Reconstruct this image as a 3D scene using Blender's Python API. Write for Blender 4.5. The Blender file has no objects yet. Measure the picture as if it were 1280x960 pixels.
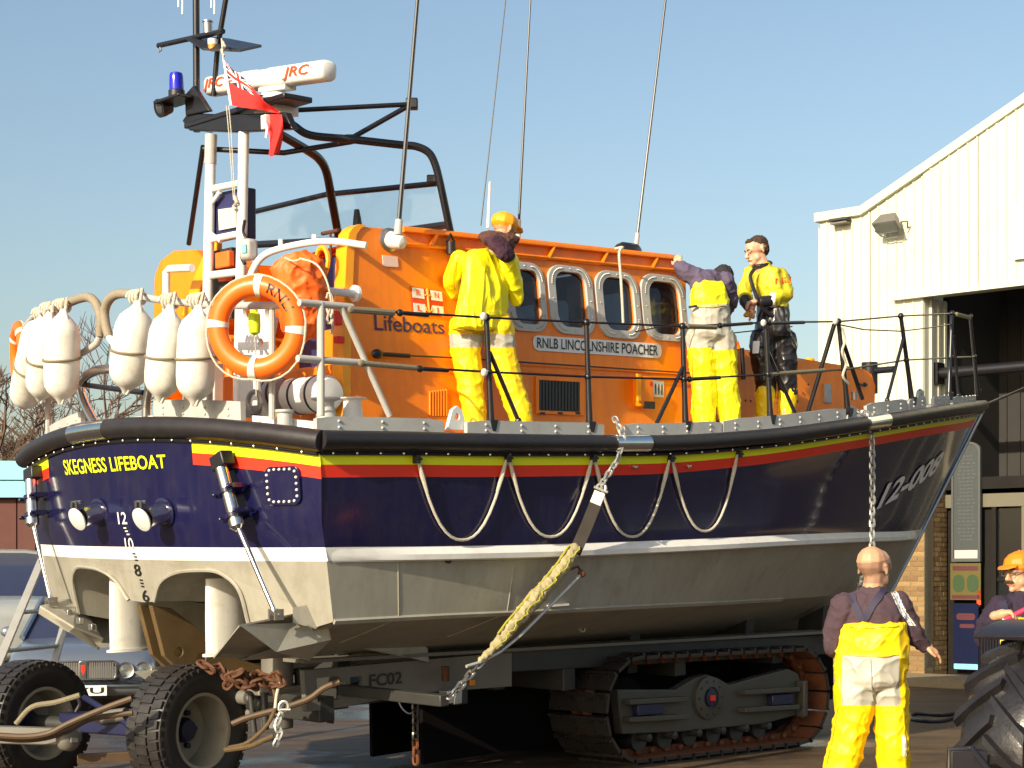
import bpy, bmesh, math, random
from mathutils import Vector as V, Matrix, noise
from mathutils.geometry import tessellate_polygon
R = math.radians
random.seed(7)
scene = bpy.context.scene
COL = scene.collection

# ------------------------------------------------------------------ camera, sky, sun, exposure
FPX, HZ, CZ = 2120.0, 720.0, 1.58          # focal length and horizon in photo pixels, eye height in metres
cam = bpy.data.cameras.new('camera'); camo = bpy.data.objects.new('camera', cam); COL.objects.link(camo)
camo.location = (0, 0, CZ); camo.rotation_euler = (R(90), 0, 0)
cam.sensor_width = 36.0; cam.lens = 36.0 * FPX / 1280.0; cam.shift_y = (HZ - 480.0) / 1280.0
cam.clip_start = 0.1; cam.clip_end = 3000
scene.camera = camo
SUN_EL = R(24); SUN_AZ = math.atan2(-.58, -.815)       # azimuth as atan2(x, y)
w = bpy.data.worlds.new('World'); scene.world = w; w.use_nodes = True
nt = w.node_tree; bg = nt.nodes['Background']
sky = nt.nodes.new('ShaderNodeTexSky'); sky.sky_type = 'NISHITA'; sky.sun_disc = False
sky.sun_elevation = SUN_EL; sky.sun_rotation = SUN_AZ % (2 * math.pi)
sky.air_density = 1.3; sky.dust_density = 2.6; sky.ozone_density = 1.8; sky.altitude = 0
nt.links.new(sky.outputs[0], bg.inputs[0]); bg.inputs[1].default_value = 0.118
sl = bpy.data.lights.new('sun', 'SUN'); so = bpy.data.objects.new('sun', sl); COL.objects.link(so)
sl.energy = 5.0; sl.angle = R(0.53); sl.color = (1.0, 0.88, 0.66)
sd = V((math.sin(SUN_AZ) * math.cos(SUN_EL), math.cos(SUN_AZ) * math.cos(SUN_EL), math.sin(SUN_EL)))
so.location = sd * 60
so.rotation_euler = sd.to_track_quat('Z', 'Y').to_euler()
scene.view_settings.view_transform = 'Standard'; scene.view_settings.look = 'None'
scene.view_settings.exposure = 0.5; scene.view_settings.gamma = 1.0

# ------------------------------------------------------------------ frames of reference
TH = math.atan2(2120, 2200); TAU = R(2.5); ROLL = R(1.1)
_A = V((math.cos(TH) * math.cos(TAU), math.sin(TH) * math.cos(TAU), math.sin(TAU)))   # forward along the boat, bow a little up
_P0 = V((-math.sin(TH), math.cos(TH), 0))
_P = (_P0 * math.cos(ROLL) + _A.cross(_P0) * math.sin(ROLL)).normalized()             # to port
_U = _A.cross(_P)
_O = V((-495 / FPX * 12.06, 12.06, 0))
CAMP = V((0, 0, CZ))
def B(s, t, h): return _O + _A * s + _P * t + _U * h
def Binv(p): d = p - _O; return V((d.dot(_A), d.dot(_P), d.dot(_U)))
def ray(u, v): return V(((u - 640) / FPX, 1, (HZ - v) / FPX))
def at(u, v, d): return CAMP + ray(u, v) * d
def proj(p): return 640 + FPX * p.x / p.y, HZ - FPX * (p.z - CZ) / p.y
def onplane(u, v, ax, val):
    r = ray(u, v); return CAMP + r * ((val + _O.dot(ax) - CAMP.dot(ax)) / r.dot(ax))
def WT(u, v, t): return onplane(u, v, _P, t)          # a point of the boat's lengthwise plane t
def WS(u, v, s): return onplane(u, v, _A, s)          # a point of the boat's cross plane s
def WH(u, v, h): return onplane(u, v, _U, h)
def TT(u, v, t): return Binv(WT(u, v, t))
def GR(u, v): r = ray(u, v); return CAMP + r * (-CZ / r.z)
def solve(fn, u, v, x0):                              # parameters of surface fn(a, b) seen at (u, v)
    a, b = x0
    for _ in range(25):
        p = fn(a, b); e = proj(p); e0 = (e[0] - u, e[1] - v)
        if abs(e0[0]) + abs(e0[1]) < .02: break
        d = 1e-3; pa = proj(fn(a + d, b)); pb = proj(fn(a, b + d))
        j11, j21 = (pa[0] - e[0]) / d, (pa[1] - e[1]) / d; j12, j22 = (pb[0] - e[0]) / d, (pb[1] - e[1]) / d
        det = j11 * j22 - j12 * j21
        if abs(det) < 1e-6: break
        da = (e0[0] * j22 - e0[1] * j12) / det; db = (j11 * e0[1] - j21 * e0[0]) / det
        m = max(1, abs(da) / 1.5, abs(db) / 1.5); a -= da / m; b -= db / m
    return a, b
def ci(x, tab):                                       # smooth interpolation through a table
    xs = [p[0] for p in tab]; ys = [p[1] for p in tab]; n = len(xs)
    if x <= xs[0]: return ys[0]
    if x >= xs[-1]: return ys[-1]
    dl = [(ys[i + 1] - ys[i]) / (xs[i + 1] - xs[i]) for i in range(n - 1)]
    m = [dl[0]] + [0 if dl[i - 1] * dl[i] <= 0 else 2 * dl[i - 1] * dl[i] / (dl[i - 1] + dl[i]) for i in range(1, n - 1)] + [dl[-1]]
    i = max(k for k in range(n - 1) if xs[k] <= x); hh = xs[i + 1] - xs[i]; q = (x - xs[i]) / hh
    return (2*q**3 - 3*q*q + 1) * ys[i] + (q**3 - 2*q*q + q) * hh * m[i] + (3*q*q - 2*q**3) * ys[i+1] + (q**3 - q*q) * hh * m[i+1]
def lerp(a, b, q): return a + (b - a) * q

# ------------------------------------------------------------------ materials
MATS = {}
def lin(c):
    if isinstance(c, str):
        c = [int(c[i:i+2], 16) / 255 for i in (1, 3, 5)]
        c = [x / 12.92 if x < .04045 else ((x + .055) / 1.055) ** 2.4 for x in c]
    return tuple(c)
def mat(name, col, rough=.5, metal=0., var=.12, vs=5., bump=0., bs=60., coat=0., spec=.5, dirt=None, da=.0, ds=3., rv=0., streak=0.):
    m = bpy.data.materials.new(name); m.use_nodes = True; n = m.node_tree.nodes; l = m.node_tree.links
    p = n['Principled BSDF']; c = lin(col)
    tc = n.new('ShaderNodeTexCoord'); nz = n.new('ShaderNodeTexNoise'); nz.inputs['Scale'].default_value = vs; nz.inputs['Detail'].default_value = 6
    l.new(tc.outputs['Object'], nz.inputs['Vector'])
    mx = n.new('ShaderNodeMix'); mx.data_type = 'RGBA'
    mx.inputs[6].default_value = (*[x * (1 - var) for x in c], 1); mx.inputs[7].default_value = (*[min(1, x * (1 + var)) for x in c], 1)
    l.new(nz.outputs['Fac'], mx.inputs[0]); out = mx.outputs[2]
    if dirt is not None:
        n2 = n.new('ShaderNodeTexNoise'); n2.inputs['Scale'].default_value = ds; n2.inputs['Detail'].default_value = 9; n2.inputs['Roughness'].default_value = .65
        l.new(tc.outputs['Object'], n2.inputs['Vector'])
        rp = n.new('ShaderNodeMapRange'); rp.inputs[1].default_value = .5; rp.inputs[2].default_value = .72; rp.inputs[3].default_value = 0; rp.inputs[4].default_value = da
        l.new(n2.outputs['Fac'], rp.inputs[0])
        m2 = n.new('ShaderNodeMix'); m2.data_type = 'RGBA'; m2.inputs[7].default_value = (*lin(dirt), 1)
        l.new(rp.outputs[0], m2.inputs[0]); l.new(out, m2.inputs[6]); out = m2.outputs[2]
    if streak:
        mp = n.new('ShaderNodeMapping'); mp.inputs['Scale'].default_value = (9, 9, .55); l.new(tc.outputs['Object'], mp.inputs['Vector'])
        n4 = n.new('ShaderNodeTexNoise'); n4.inputs['Scale'].default_value = 1.6; n4.inputs['Detail'].default_value = 7; n4.inputs['Roughness'].default_value = .6; l.new(mp.outputs[0], n4.inputs['Vector'])
        r4 = n.new('ShaderNodeMapRange'); r4.inputs[1].default_value = .42; r4.inputs[2].default_value = .78; r4.inputs[3].default_value = 0; r4.inputs[4].default_value = streak; l.new(n4.outputs['Fac'], r4.inputs[0])
        m4 = n.new('ShaderNodeMix'); m4.data_type = 'RGBA'; m4.inputs[7].default_value = (*lin(dirt if dirt is not None else tuple(x*.5 for x in c)), 1)
        l.new(r4.outputs[0], m4.inputs[0]); l.new(out, m4.inputs[6]); out = m4.outputs[2]
    l.new(out, p.inputs['Base Color'])
    p.inputs['Roughness'].default_value = rough; p.inputs['Metallic'].default_value = metal
    p.inputs['Specular IOR Level'].default_value = spec
    if coat: p.inputs['Coat Weight'].default_value = coat; p.inputs['Coat Roughness'].default_value = .06
    if rv:
        r2 = n.new('ShaderNodeMapRange'); r2.inputs[3].default_value = rough - rv; r2.inputs[4].default_value = rough + rv
        l.new(nz.outputs['Fac'], r2.inputs[0]); l.new(r2.outputs[0], p.inputs['Roughness'])
    if bump:
        n3 = n.new('ShaderNodeTexNoise'); n3.inputs['Scale'].default_value = bs; n3.inputs['Detail'].default_value = 5
        l.new(tc.outputs['Object'], n3.inputs['Vector'])
        b = n.new('ShaderNodeBump'); b.inputs['Strength'].default_value = bump; b.inputs['Distance'].default_value = .01
        l.new(n3.outputs['Fac'], b.inputs['Height']); l.new(b.outputs[0], p.inputs['Normal'])
    MATS[name] = m; return m
def glassmat(name, tint, alpha, rough=.02):
    m = bpy.data.materials.new(name); m.use_nodes = True; n = m.node_tree.nodes; l = m.node_tree.links
    for x in list(n): n.remove(x)
    o = n.new('ShaderNodeOutputMaterial'); t = n.new('ShaderNodeBsdfTransparent'); t.inputs[0].default_value = (*tint, 1)
    d = n.new('ShaderNodeBsdfDiffuse'); d.inputs[0].default_value = (.5, .55, .58, 1)
    g = n.new('ShaderNodeBsdfGlossy'); g.inputs['Roughness'].default_value = rough
    fr = n.new('ShaderNodeFresnel'); fr.inputs[0].default_value = 1.5
    m0 = n.new('ShaderNodeMixShader'); m0.inputs[0].default_value = alpha; l.new(t.outputs[0], m0.inputs[1]); l.new(d.outputs[0], m0.inputs[2])
    ge = n.new('ShaderNodeNewGeometry'); mm = n.new('ShaderNodeMath'); mm.operation = 'SUBTRACT'; mm.inputs[0].default_value = 1; l.new(ge.outputs['Backfacing'], mm.inputs[1])
    mu = n.new('ShaderNodeMath'); mu.operation = 'MULTIPLY'; l.new(fr.outputs[0], mu.inputs[0]); l.new(mm.outputs[0], mu.inputs[1])
    m1 = n.new('ShaderNodeMixShader'); l.new(mu.outputs[0], m1.inputs[0]); l.new(m0.outputs[0], m1.inputs[1]); l.new(g.outputs[0], m1.inputs[2])
    l.new(m1.outputs[0], o.inputs[0]); MATS[name] = m; return m

# ------------------------------------------------------------------ mesh builder
class MB:
    def __init__(self): self.v = []; self.f = []; self.m = []; self.cm = 0
    def add(self, vs, fs):
        o = len(self.v); self.v += [V(x) for x in vs]
        for f in fs: self.f.append([o + i for i in f]); self.m.append(self.cm)
        return self
    def box(self, c, x, y, z):                        # centre and three half-axis vectors
        c, x, y, z = V(c), V(x), V(y), V(z)
        vs = [c + x*i + y*j + z*k for i in (-1, 1) for j in (-1, 1) for k in (-1, 1)]
        if x.cross(y).dot(z) > 0: fs = [(0,1,3,2),(4,6,7,5),(0,4,5,1),(2,3,7,6),(0,2,6,4),(1,5,7,3)]
        else: fs = [(2,3,1,0),(5,7,6,4),(1,5,4,0),(6,7,3,2),(4,6,2,0),(3,7,5,1)]
        return self.add(vs, fs)
    def bbox(self, s0, s1, t0, t1, h0, h1):           # box in the boat's frame
        return self.box(B((s0+s1)/2, (t0+t1)/2, (h0+h1)/2), _A*((s1-s0)/2), _P*((t1-t0)/2), _U*((h1-h0)/2))
    def wbox(self, x0, x1, y0, y1, z0, z1):
        return self.box(((x0+x1)/2, (y0+y1)/2, (z0+z1)/2), ((x1-x0)/2,0,0), (0,(y1-y0)/2,0), (0,0,(z1-z0)/2))
    def rings(self, rings, cap=True, close=False):
        n = len(rings[0]); o = len(self.v)
        for r in rings: self.v += [V(x) for x in r]
        k = len(rings)
        for i in range(k if close else k - 1):
            a = o + i * n; b = o + ((i + 1) % k) * n
            for j in range(n):
                self.f.append([a + j, a + (j+1) % n, b + (j+1) % n, b + j]); self.m.append(self.cm)
        if cap and not close:
            self.f.append([o + j for j in range(n)][::-1]); self.m.append(self.cm)
            self.f.append([o + (k-1)*n + j for j in range(n)]); self.m.append(self.cm)
        return self
    def tube(self, pts, r, n=8, close=False, ry=None, up=None):
        pts = [V(p) for p in pts]; k = len(pts); rs = r if isinstance(r, (list, tuple)) else [r] * k
        rings = []; prev = None
        for i, p in enumerate(pts):
            if close: d = pts[(i+1) % k] - pts[i-1]
            else: d = pts[min(i+1, k-1)] - pts[max(i-1, 0)]
            d.normalize()
            if prev is None:
                a = V(up) if up is not None else (V((0,0,1)) if abs(d.z) < .9 else V((1,0,0)))
            else: a = prev
            x = d.cross(a).normalized(); y = x.cross(d).normalized(); prev = y
            q = ry if ry is not None else 1
            rings.append([p + x * (rs[i]*math.cos(2*math.pi*j/n)) + y * (rs[i]*q*math.sin(2*math.pi*j/n)) for j in range(n)])
        return self.rings(rings, True, close)
    def cyl(self, p0, p1, r0, r1=None, n=12):
        return self.tube([p0, p1], [r0, r0 if r1 is None else r1], n)
    def lathe(self, o, d, prof, n=20, cap=True):                # prof: (radius, distance along d)
        o, d = V(o), V(d).normalized(); a = V((0,0,1)) if abs(d.z) < .9 else V((1,0,0))
        x = d.cross(a).normalized(); y = d.cross(x).normalized()
        return self.rings([[o + d*z + x*(max(r,1e-4)*math.cos(2*math.pi*j/n)) + y*(max(r,1e-4)*math.sin(2*math.pi*j/n)) for j in range(n)] for r, z in prof], cap)
    def ell(self, c, x, y, z, nu=12, nv=8):           # ellipsoid with three semi-axis vectors
        c, x, y, z = V(c), V(x), V(y), V(z)
        return self.rings([[c + z*math.cos(math.pi*i/nv)*-1 + (x*math.cos(2*math.pi*j/nu) + y*math.sin(2*math.pi*j/nu))*max(1e-3, math.sin(math.pi*i/nv)) for j in range(nu)] for i in range(nv+1)])
    def plate(self, loops, fn, off):                  # flat outline with holes -> solid plate; fn maps 2D to world, off is the thickness vector
        P2 = [p for lp in loops for p in lp]; n = len(P2)
        tri = tessellate_polygon([[V((p[0], p[1], 0)) for p in lp] for lp in loops])
        W = [fn(*p) for p in P2]; off = V(off); o = len(self.v)
        self.v += W + [x + off for x in W]
        for t in tri:
            a, b, c = t; nr = (W[b]-W[a]).cross(W[c]-W[a])
            if nr.dot(off) > 0: a, c = c, a
            self.f.append([o+a, o+b, o+c]); self.m.append(self.cm)
            self.f.append([o+n+c, o+n+b, o+n+a]); self.m.append(self.cm)
        k = 0
        for lp in loops:
            c = len(lp)
            for i in range(c):
                a, b = o+k+i, o+k+(i+1) % c
                self.f.append([a, b, b+n, a+n]); self.m.append(self.cm)
            k += c
        return self
    def grid(self, fn, nu, nv, flip=False):
        o = len(self.v)
        for i in range(nu+1):
            for j in range(nv+1): self.v.append(V(fn(i/nu, j/nv)))
        for i in range(nu):
            for j in range(nv):
                q = [o+i*(nv+1)+j, o+(i+1)*(nv+1)+j, o+(i+1)*(nv+1)+j+1, o+i*(nv+1)+j+1]
                self.f.append(q[::-1] if flip else q); self.m.append(self.cm)
        return self
def children_origin(parent):
    o = V((0,0,0)); p = parent
    while p is not None: o = o + p.location; p = p.parent
    return o
def build(name, mb, mats, parent=None, smooth=40, bevel=0, fixn=True, mods=None, origin=None):
    me = bpy.data.meshes.new(name); o = bpy.data.objects.new(name, me); COL.objects.link(o)
    base = children_origin(parent)
    if parent is not None: o.parent = parent
    if origin is not None: o.location = V(origin) - base; base = V(origin)
    me.from_pydata([v - base for v in mb.v], [], mb.f)
    ml = mats if isinstance(mats, (list, tuple)) else [mats]
    for m in ml: me.materials.append(MATS[m])
    if len(ml) > 1:
        for p, i in zip(me.polygons, mb.m): p.material_index = i
    if fixn:
        bm = bmesh.new(); bm.from_mesh(me); bmesh.ops.recalc_face_normals(bm, faces=bm.faces); bm.to_mesh(me); bm.free()
    if smooth:
        for p in me.polygons: p.use_smooth = True
        me.set_sharp_from_angle(angle=R(smooth))
    if bevel:
        b = o.modifiers.new('bevel', 'BEVEL'); b.width = bevel; b.segments = 2; b.limit_method = 'ANGLE'; b.angle_limit = R(35)
    return o
def tag(o, label, cat, group=None, kind=None):
    if label: o['label'] = label
    if cat: o['category'] = cat
    if group: o['group'] = group
    if kind: o['kind'] = kind
    return o
def thing(name, loc, label, cat, group=None):
    o = bpy.data.objects.new(name, None); COL.objects.link(o); o.location = loc; o.empty_display_size = .1
    return tag(o, label, cat, group)
def inst(name, me, parent, M):                        # one more object that shares the mesh `me`
    o = bpy.data.objects.new(name, me); COL.objects.link(o)
    if parent is not None:
        o.parent = parent; o.matrix_local = Matrix.Translation(-children_origin(parent)) @ M
    else: o.matrix_local = M
    return o
def frame(o, x, y, z):
    m = Matrix((x, y, z)).transposed().to_4x4(); m.translation = o; return m
def smoothpts(pts, n=6, close=False):
    pts = [V(p) for p in pts]; k = len(pts); out = []
    rng = range(k if close else k - 1)
    for i in rng:
        p0 = pts[i-1] if (close or i > 0) else pts[0]*2 - pts[1]
        p1 = pts[i]; p2 = pts[(i+1) % k]; p3 = pts[(i+2) % k] if (close or i+2 < k) else pts[-1]*2 - pts[-2]
        for j in range(n):
            t = j / n
            out.append(.5*((2*p1) + (p2-p0)*t + (2*p0-5*p1+4*p2-p3)*t*t + (3*p1-p0-3*p2+p3)*t**3))
    if not close: out.append(pts[-1])
    return out
def rrect(cx, cy, hx, hy, r, n=5):                    # rounded rectangle outline in 2D
    o = []
    for qx, qy, a0 in ((1,1,0), (-1,1,90), (-1,-1,180), (1,-1,270)):
        for i in range(n+1):
            a = R(a0 + 90*i/n); o.append((cx + qx*(hx-r) + r*math.cos(a), cy + qy*(hy-r) + r*math.sin(a)))
    return o
def text_on(name, txt, fn, corners, m, parent, off=.004, shear=0, thick=0, squeeze=1, res=3):
    # lettering laid on surface fn(a, b): corners are (a, b) for bottom-left, bottom-right, top-right, top-left
    cu = bpy.data.curves.new('t', 'FONT'); cu.body = txt; cu.resolution_u = res; cu.offset = thick; cu.shear = shear; cu.space_character = squeeze
    to = bpy.data.objects.new('t', cu); COL.objects.link(to)
    bpy.context.view_layer.update()
    me = bpy.data.meshes.new_from_object(to.evaluated_get(bpy.context.evaluated_depsgraph_get()))
    bpy.data.objects.remove(to); bpy.data.curves.remove(cu)
    xs = [v.co.x for v in me.vertices]; ys = [v.co.y for v in me.vertices]
    x0, x1, y0, y1 = min(xs), max(xs), min(ys), max(ys)
    mb = MB(); bl, br, tr, tl = [V((c[0], c[1])) for c in corners]
    for v in me.vertices:
        q, r = (v.co.x-x0)/(x1-x0), (v.co.y-y0)/(y1-y0)
        a, b = lerp(lerp(bl, br, q), lerp(tl, tr, q), r)
        p = fn(a, b); d = 1e-3
        nr = (fn(a+d, b)-p).cross(fn(a, b+d)-p).normalized()
        if nr.dot(CAMP-p) < 0: nr = -nr
        mb.v.append(p + nr*off)
    for p in me.polygons: mb.f.append(list(p.vertices)); mb.m.append(0)
    bpy.data.meshes.remove(me)
    return build(name, mb, m, parent, smooth=0, fixn=False)
def pxc(fn, x0, *px): return [solve(fn, u, v, x0) for u, v in px]

# ---- chain links, bolts
def link_mesh(L, r):
    mb = MB(); pts = []; w_ = L * .30
    for i in range(12):
        a = 2*math.pi*i/12; pts.append(((math.cos(a)*w_ + (L/2-w_)*(1 if math.cos(a) > 0 else -1)), math.sin(a)*w_, 0))
    mb.tube(pts, r, 5, close=True, up=(0,0,1)); return mb
def chain(parent, pts, L, r, m, name='chain_link', sag=0):
    o0 = build(name, link_mesh(L, r), m, None); me = o0.data; bpy.data.objects.remove(o0)
    pts = [V(p) for p in pts]; seg = [(pts[i+1]-pts[i]).length for i in range(len(pts)-1)]; tot = sum(seg)
    n = max(2, int(tot / (L - 2.2*r))); x = 0
    for i in range(n):
        d = tot*(i+.5)/n; k = 0
        while k < len(seg)-1 and d > seg[k]: d -= seg[k]; k += 1
        p = pts[k].lerp(pts[k+1], d/seg[k]); ax = (pts[k+1]-pts[k]).normalized()
        s = ax.cross(V((0,.3,1)) if abs(ax.z) < .9 else V((0,1,.2))).normalized(); u = ax.cross(s)
        a = R(45 + 90*(i % 2) + random.uniform(-14, 14))
        inst(name, me, parent, frame(p, ax, s*math.cos(a)+u*math.sin(a), u*math.cos(a)-s*math.sin(a)))
# ------------------------------------------------------------------ the materials
mat('navy', (.0065, .0065, .043), .16, var=.2, vs=2, coat=.3, dirt=(.055, .048, .05), da=.16, ds=6, streak=.16, bump=.02, bs=3)
mat('white_band', (.78, .76, .72), .35, var=.05, dirt=(.35, .3, .22), da=.3, ds=6)
mat('lime', (.80, .86, .01), .35, var=.04)
mat('red_band', (.78, .035, .012), .35, var=.05)
mat('alu', (.37, .35, .29), .45, metal=.2, var=.16, vs=3, bump=.16, bs=4, dirt=(.22, .185, .13), da=.55, ds=3.5, rv=.1, streak=.35)
mat('rubber', (.018, .015, .017), .45, var=.3, vs=9, bump=.1, bs=30, rv=.12)
mat('chrome', (.72, .70, .66), .16, metal=1, var=.12, vs=20)
mat('steel', (.42, .40, .37), .34, metal=.9, var=.2, vs=12)
mat('deckgrey', (.42, .42, .40), .5, var=.1, vs=8, dirt=(.2, .18, .15), da=.3, ds=9)
mat('deck', (.30, .31, .31), .8, var=.15, vs=20, bump=.2, bs=150)
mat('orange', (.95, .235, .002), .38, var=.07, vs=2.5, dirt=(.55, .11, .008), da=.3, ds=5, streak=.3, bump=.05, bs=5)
mat('orange_lit', (.93, .36, .004), .35, var=.08)  # yellower copy of the cabin orange, sunlight put into the colour
mat('orange_cloth', (.86, .13, .008), .6, var=.15, vs=9, bump=.25, bs=14)
mat('buoy', (.92, .15, .008), .38, var=.07, vs=8)
mat('tape', (.74, .70, .62), .45, var=.08, vs=20)
mat('white', (.74, .73, .70), .38, var=.04, vs=6, dirt=(.5, .45, .36), da=.25, ds=8)
mat('vinyl', (.72, .70, .64), .45, var=.06, vs=8, dirt=(.40, .35, .26), da=.55, ds=7, streak=.3)
mat('pipe', (.45, .43, .40), .4, var=.1, vs=18)
mat('taped_pipe', (.26, .215, .15), .7, var=.2, vs=30, bump=.3, bs=80)
mat('black', (.014, .012, .016), .42, var=.25, vs=12)
mat('black_metal', (.012, .011, .014), .32, var=.3, vs=15)
mat('rope', (.55, .50, .40), .85, var=.2, vs=60, bump=.6, bs=160)
mat('dark_rope', (.20, .17, .11), .9, var=.25, vs=50, bump=.5, bs=120)
mat('brown_rope', (.10, .062, .025), .85, var=.3, vs=40, bump=.5, bs=120)
mat('rust', (.09, .034, .014), .8, var=.5, vs=14, bump=.5, bs=50)
mat('rust_bright', (.125, .038, .011), .75, var=.4, vs=10, bump=.4, bs=40)
mat('galv', (.52, .52, .48), .4, metal=.7, var=.2, vs=25)
mat('track_paint', (.062, .058, .044), .5, var=.2, vs=4, dirt=(.06, .04, .022), da=.5, ds=6)
mat('galv_paint', (.15, .14, .12), .48, var=.18, vs=4, dirt=(.12, .085, .05), da=.5, ds=5)
mat('track_steel', (.055, .052, .05), .3, metal=.55, var=.4, vs=9, bump=.25, bs=25, dirt=(.10, .06, .03), da=.5, ds=6, rv=.12)
mat('dark_chassis', (.03, .03, .028), .5, var=.4, vs=5)
mat('keelway', (.115, .072, .028), .55, var=.35, vs=5, dirt=(.06, .035, .015), da=.6, ds=6)
mat('blue_metal', (.012, .014, .05), .4, var=.25)
mat('navy_vinyl', (.025, .026, .10), .45, var=.1, bump=.1, bs=30)
mat('beacon', (.012, .012, .45), .12, var=.05, coat=.5)
mat('amber', (.80, .26, .02), .25, var=.1)
mat('flag_red', (.80, .025, .02), .7, var=.08, vs=8)
mat('flag_navy', (.018, .02, .075), .7, var=.1)
mat('flag_white', (.80, .78, .76), .7, var=.04)
mat('ink_navy', (.035, .012, .085), .4, var=.05)
mat('ink_black', (.012, .012, .012), .4, var=.05)
mat('ink_red', (.75, .03, .015), .4, var=.05)
mat('ink_orange', (.75, .07, .01), .4, var=.05)
mat('flap', (.62, .62, .60), .35, var=.08)
mat('lip', (.40, .15, .10), .5, var=.05)
mat('ink_silver', (.80, .78, .76), .4, var=.08)
mat('emblem_gold', (.75, .42, .05), .4)
mat('hi_green', (.62, .86, .02), .5)
mat('oilskin', (.95, .62, .003), .48, var=.07, vs=5, bump=.55, bs=7)
mat('oil_lime', (.95, .83, .005), .48, var=.07, vs=5, bump=.55, bs=7)
mat('oil_dull', (.50, .42, .012), .55, var=.1, vs=8, bump=.5, bs=9)
mat('seat_grey', (.42, .395, .33), .6, var=.08, vs=6, bump=.5, bs=7)
mat('jersey', (.060, .033, .045), .85, var=.2, vs=30, bump=.35, bs=220)
mat('jersey_blue', (.10, .075, .13), .85, var=.15, vs=30, bump=.35, bs=220)
mat('sweater', (.022, .012, .030), .9, var=.2, vs=40, bump=.3, bs=200)
mat('braces', (.022, .017, .045), .7, var=.1)
mat('hood', (.085, .030, .022), .85, var=.3, vs=20, bump=.3, bs=50)
mat('hood_in', (.045, .014, .028), .85, var=.3, vs=20, bump=.3, bs=50)
mat('stubble', (.30, .165, .105), .6, var=.25, vs=90, bump=.3, bs=300)
mat('skin', (.50, .27, .155), .5, var=.1, vs=14, bump=.08, bs=60)
mat('skin_fair', (.62, .34, .22), .5, var=.1, vs=12, bump=.08, bs=60)
mat('hair_dark', (.045, .022, .013), .75, var=.4, vs=60, bump=.7, bs=160)
mat('hair_black', (.02, .014, .018), .75, var=.4, vs=60, bump=.7, bs=160)
mat('cap_orange', (.93, .20, .006), .55, var=.06, vs=30, bump=.15, bs=150)
mat('cap_yellow', (.93, .34, .006), .5, var=.06, vs=30, bump=.15, bs=150)
mat('drysuit', (.010, .009, .012), .3, var=.3, vs=8, bump=.25, bs=10, coat=.2)
mat('reflect', (.78, .78, .76), .35, var=.05)
mat('eye_white', (.7, .66, .62), .3)
mat('cladding', (.60, .60, .47), .5, var=.05, vs=2, dirt=(.42, .38, .27), da=.3, ds=1.6, streak=.35)
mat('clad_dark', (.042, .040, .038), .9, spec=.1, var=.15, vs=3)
mat('trim_white', (.55, .545, .43), .5, var=.05, vs=4)
mat('mortar', (.24, .18, .10), .9, var=.2, vs=20, bump=.4, bs=90)
for i, c in enumerate(((.25, .155, .062), (.21, .125, .05), (.29, .18, .075), (.18, .10, .04))):
    mat('brick%d' % i, c, .85, var=.2, vs=14, bump=.4, bs=70)
mat('board_grey', (.06, .068, .068), .8, spec=.15, var=.12, vs=20)
mat('board_text', (.06, .066, .066), .6, var=.2, vs=20)
mat('poster_yellow', (.085, .065, .006), .5, var=.15, vs=9)
mat('poster_green', (.02, .05, .012), .5, var=.3, vs=30)
mat('poster_blue', (.005, .008, .035), .8, spec=.15, var=.3, vs=4)
mat('poster_red', (.07, .008, .014), .5, var=.2)
mat('dark_frame', (.014, .012, .011), .8, spec=.15, var=.2)
mat('door_cream', (.12, .105, .07), .55, var=.1)
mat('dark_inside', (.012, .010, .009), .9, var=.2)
mat('turquoise', (.20, .62, .66), .6, var=.06, vs=1.5)
mat('shed_red', (.085, .024, .016), .75, var=.25, vs=4)
mat('car_silver', (.21, .24, .29), .28, metal=.55, var=.05, coat=.7)
mat('car_white', (.30, .31, .30), .35, var=.04, coat=.5)
mat('car_blue', (.03, .035, .07), .35, var=.1, coat=.4)
mat('bark', (.10, .065, .045), .9, var=.3, vs=10, bump=.5, bs=30)
mat('twig', (.13, .075, .05), .9, var=.3, vs=4)
mat('tyre', (.022, .019, .018), .5, var=.35, vs=14, bump=.15, bs=50, rv=.15)
mat('tyre_wet', (.016, .014, .015), .3, var=.35, vs=12, bump=.2, bs=40, rv=.12)
mat('rim', (.30, .27, .205), .5, var=.15, vs=8, dirt=(.2, .13, .06), da=.5, ds=10)
mat('ladder_alu', (.55, .53, .48), .4, metal=.5, var=.15, vs=9)
mat('bag', (.86, .13, .008), .55, var=.1, vs=6, bump=.35, bs=7)
mat('shade_black', (.006, .0045, .005), .95, spec=.1)  # near-black that paints in the deep shade under the boat
mat('strap_grey', (.05, .043, .038), .9, spec=.1, var=.25, vs=12, bump=.4, bs=90)
mat('sleeve', (.34, .29, .15), .7, var=.3, vs=12, bump=.6, bs=35)
mat('lime_rope', (.36, .32, .03), .7, var=.2, vs=30)
mat('hose', (.075, .042, .018), .6, var=.3, vs=12)
mat('gold_line', (.40, .24, .02), .5)
mat('label_pink', (.78, .55, .48), .5)
mat('phone_red', (.62, .03, .09), .35)
glassmat('screen', (.95, .97, .97), .05)
glassmat('cabin_glass', (.42, .43, .47), .02)
glassmat('lens_clear', (.85, .88, .88), .1)

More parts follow.
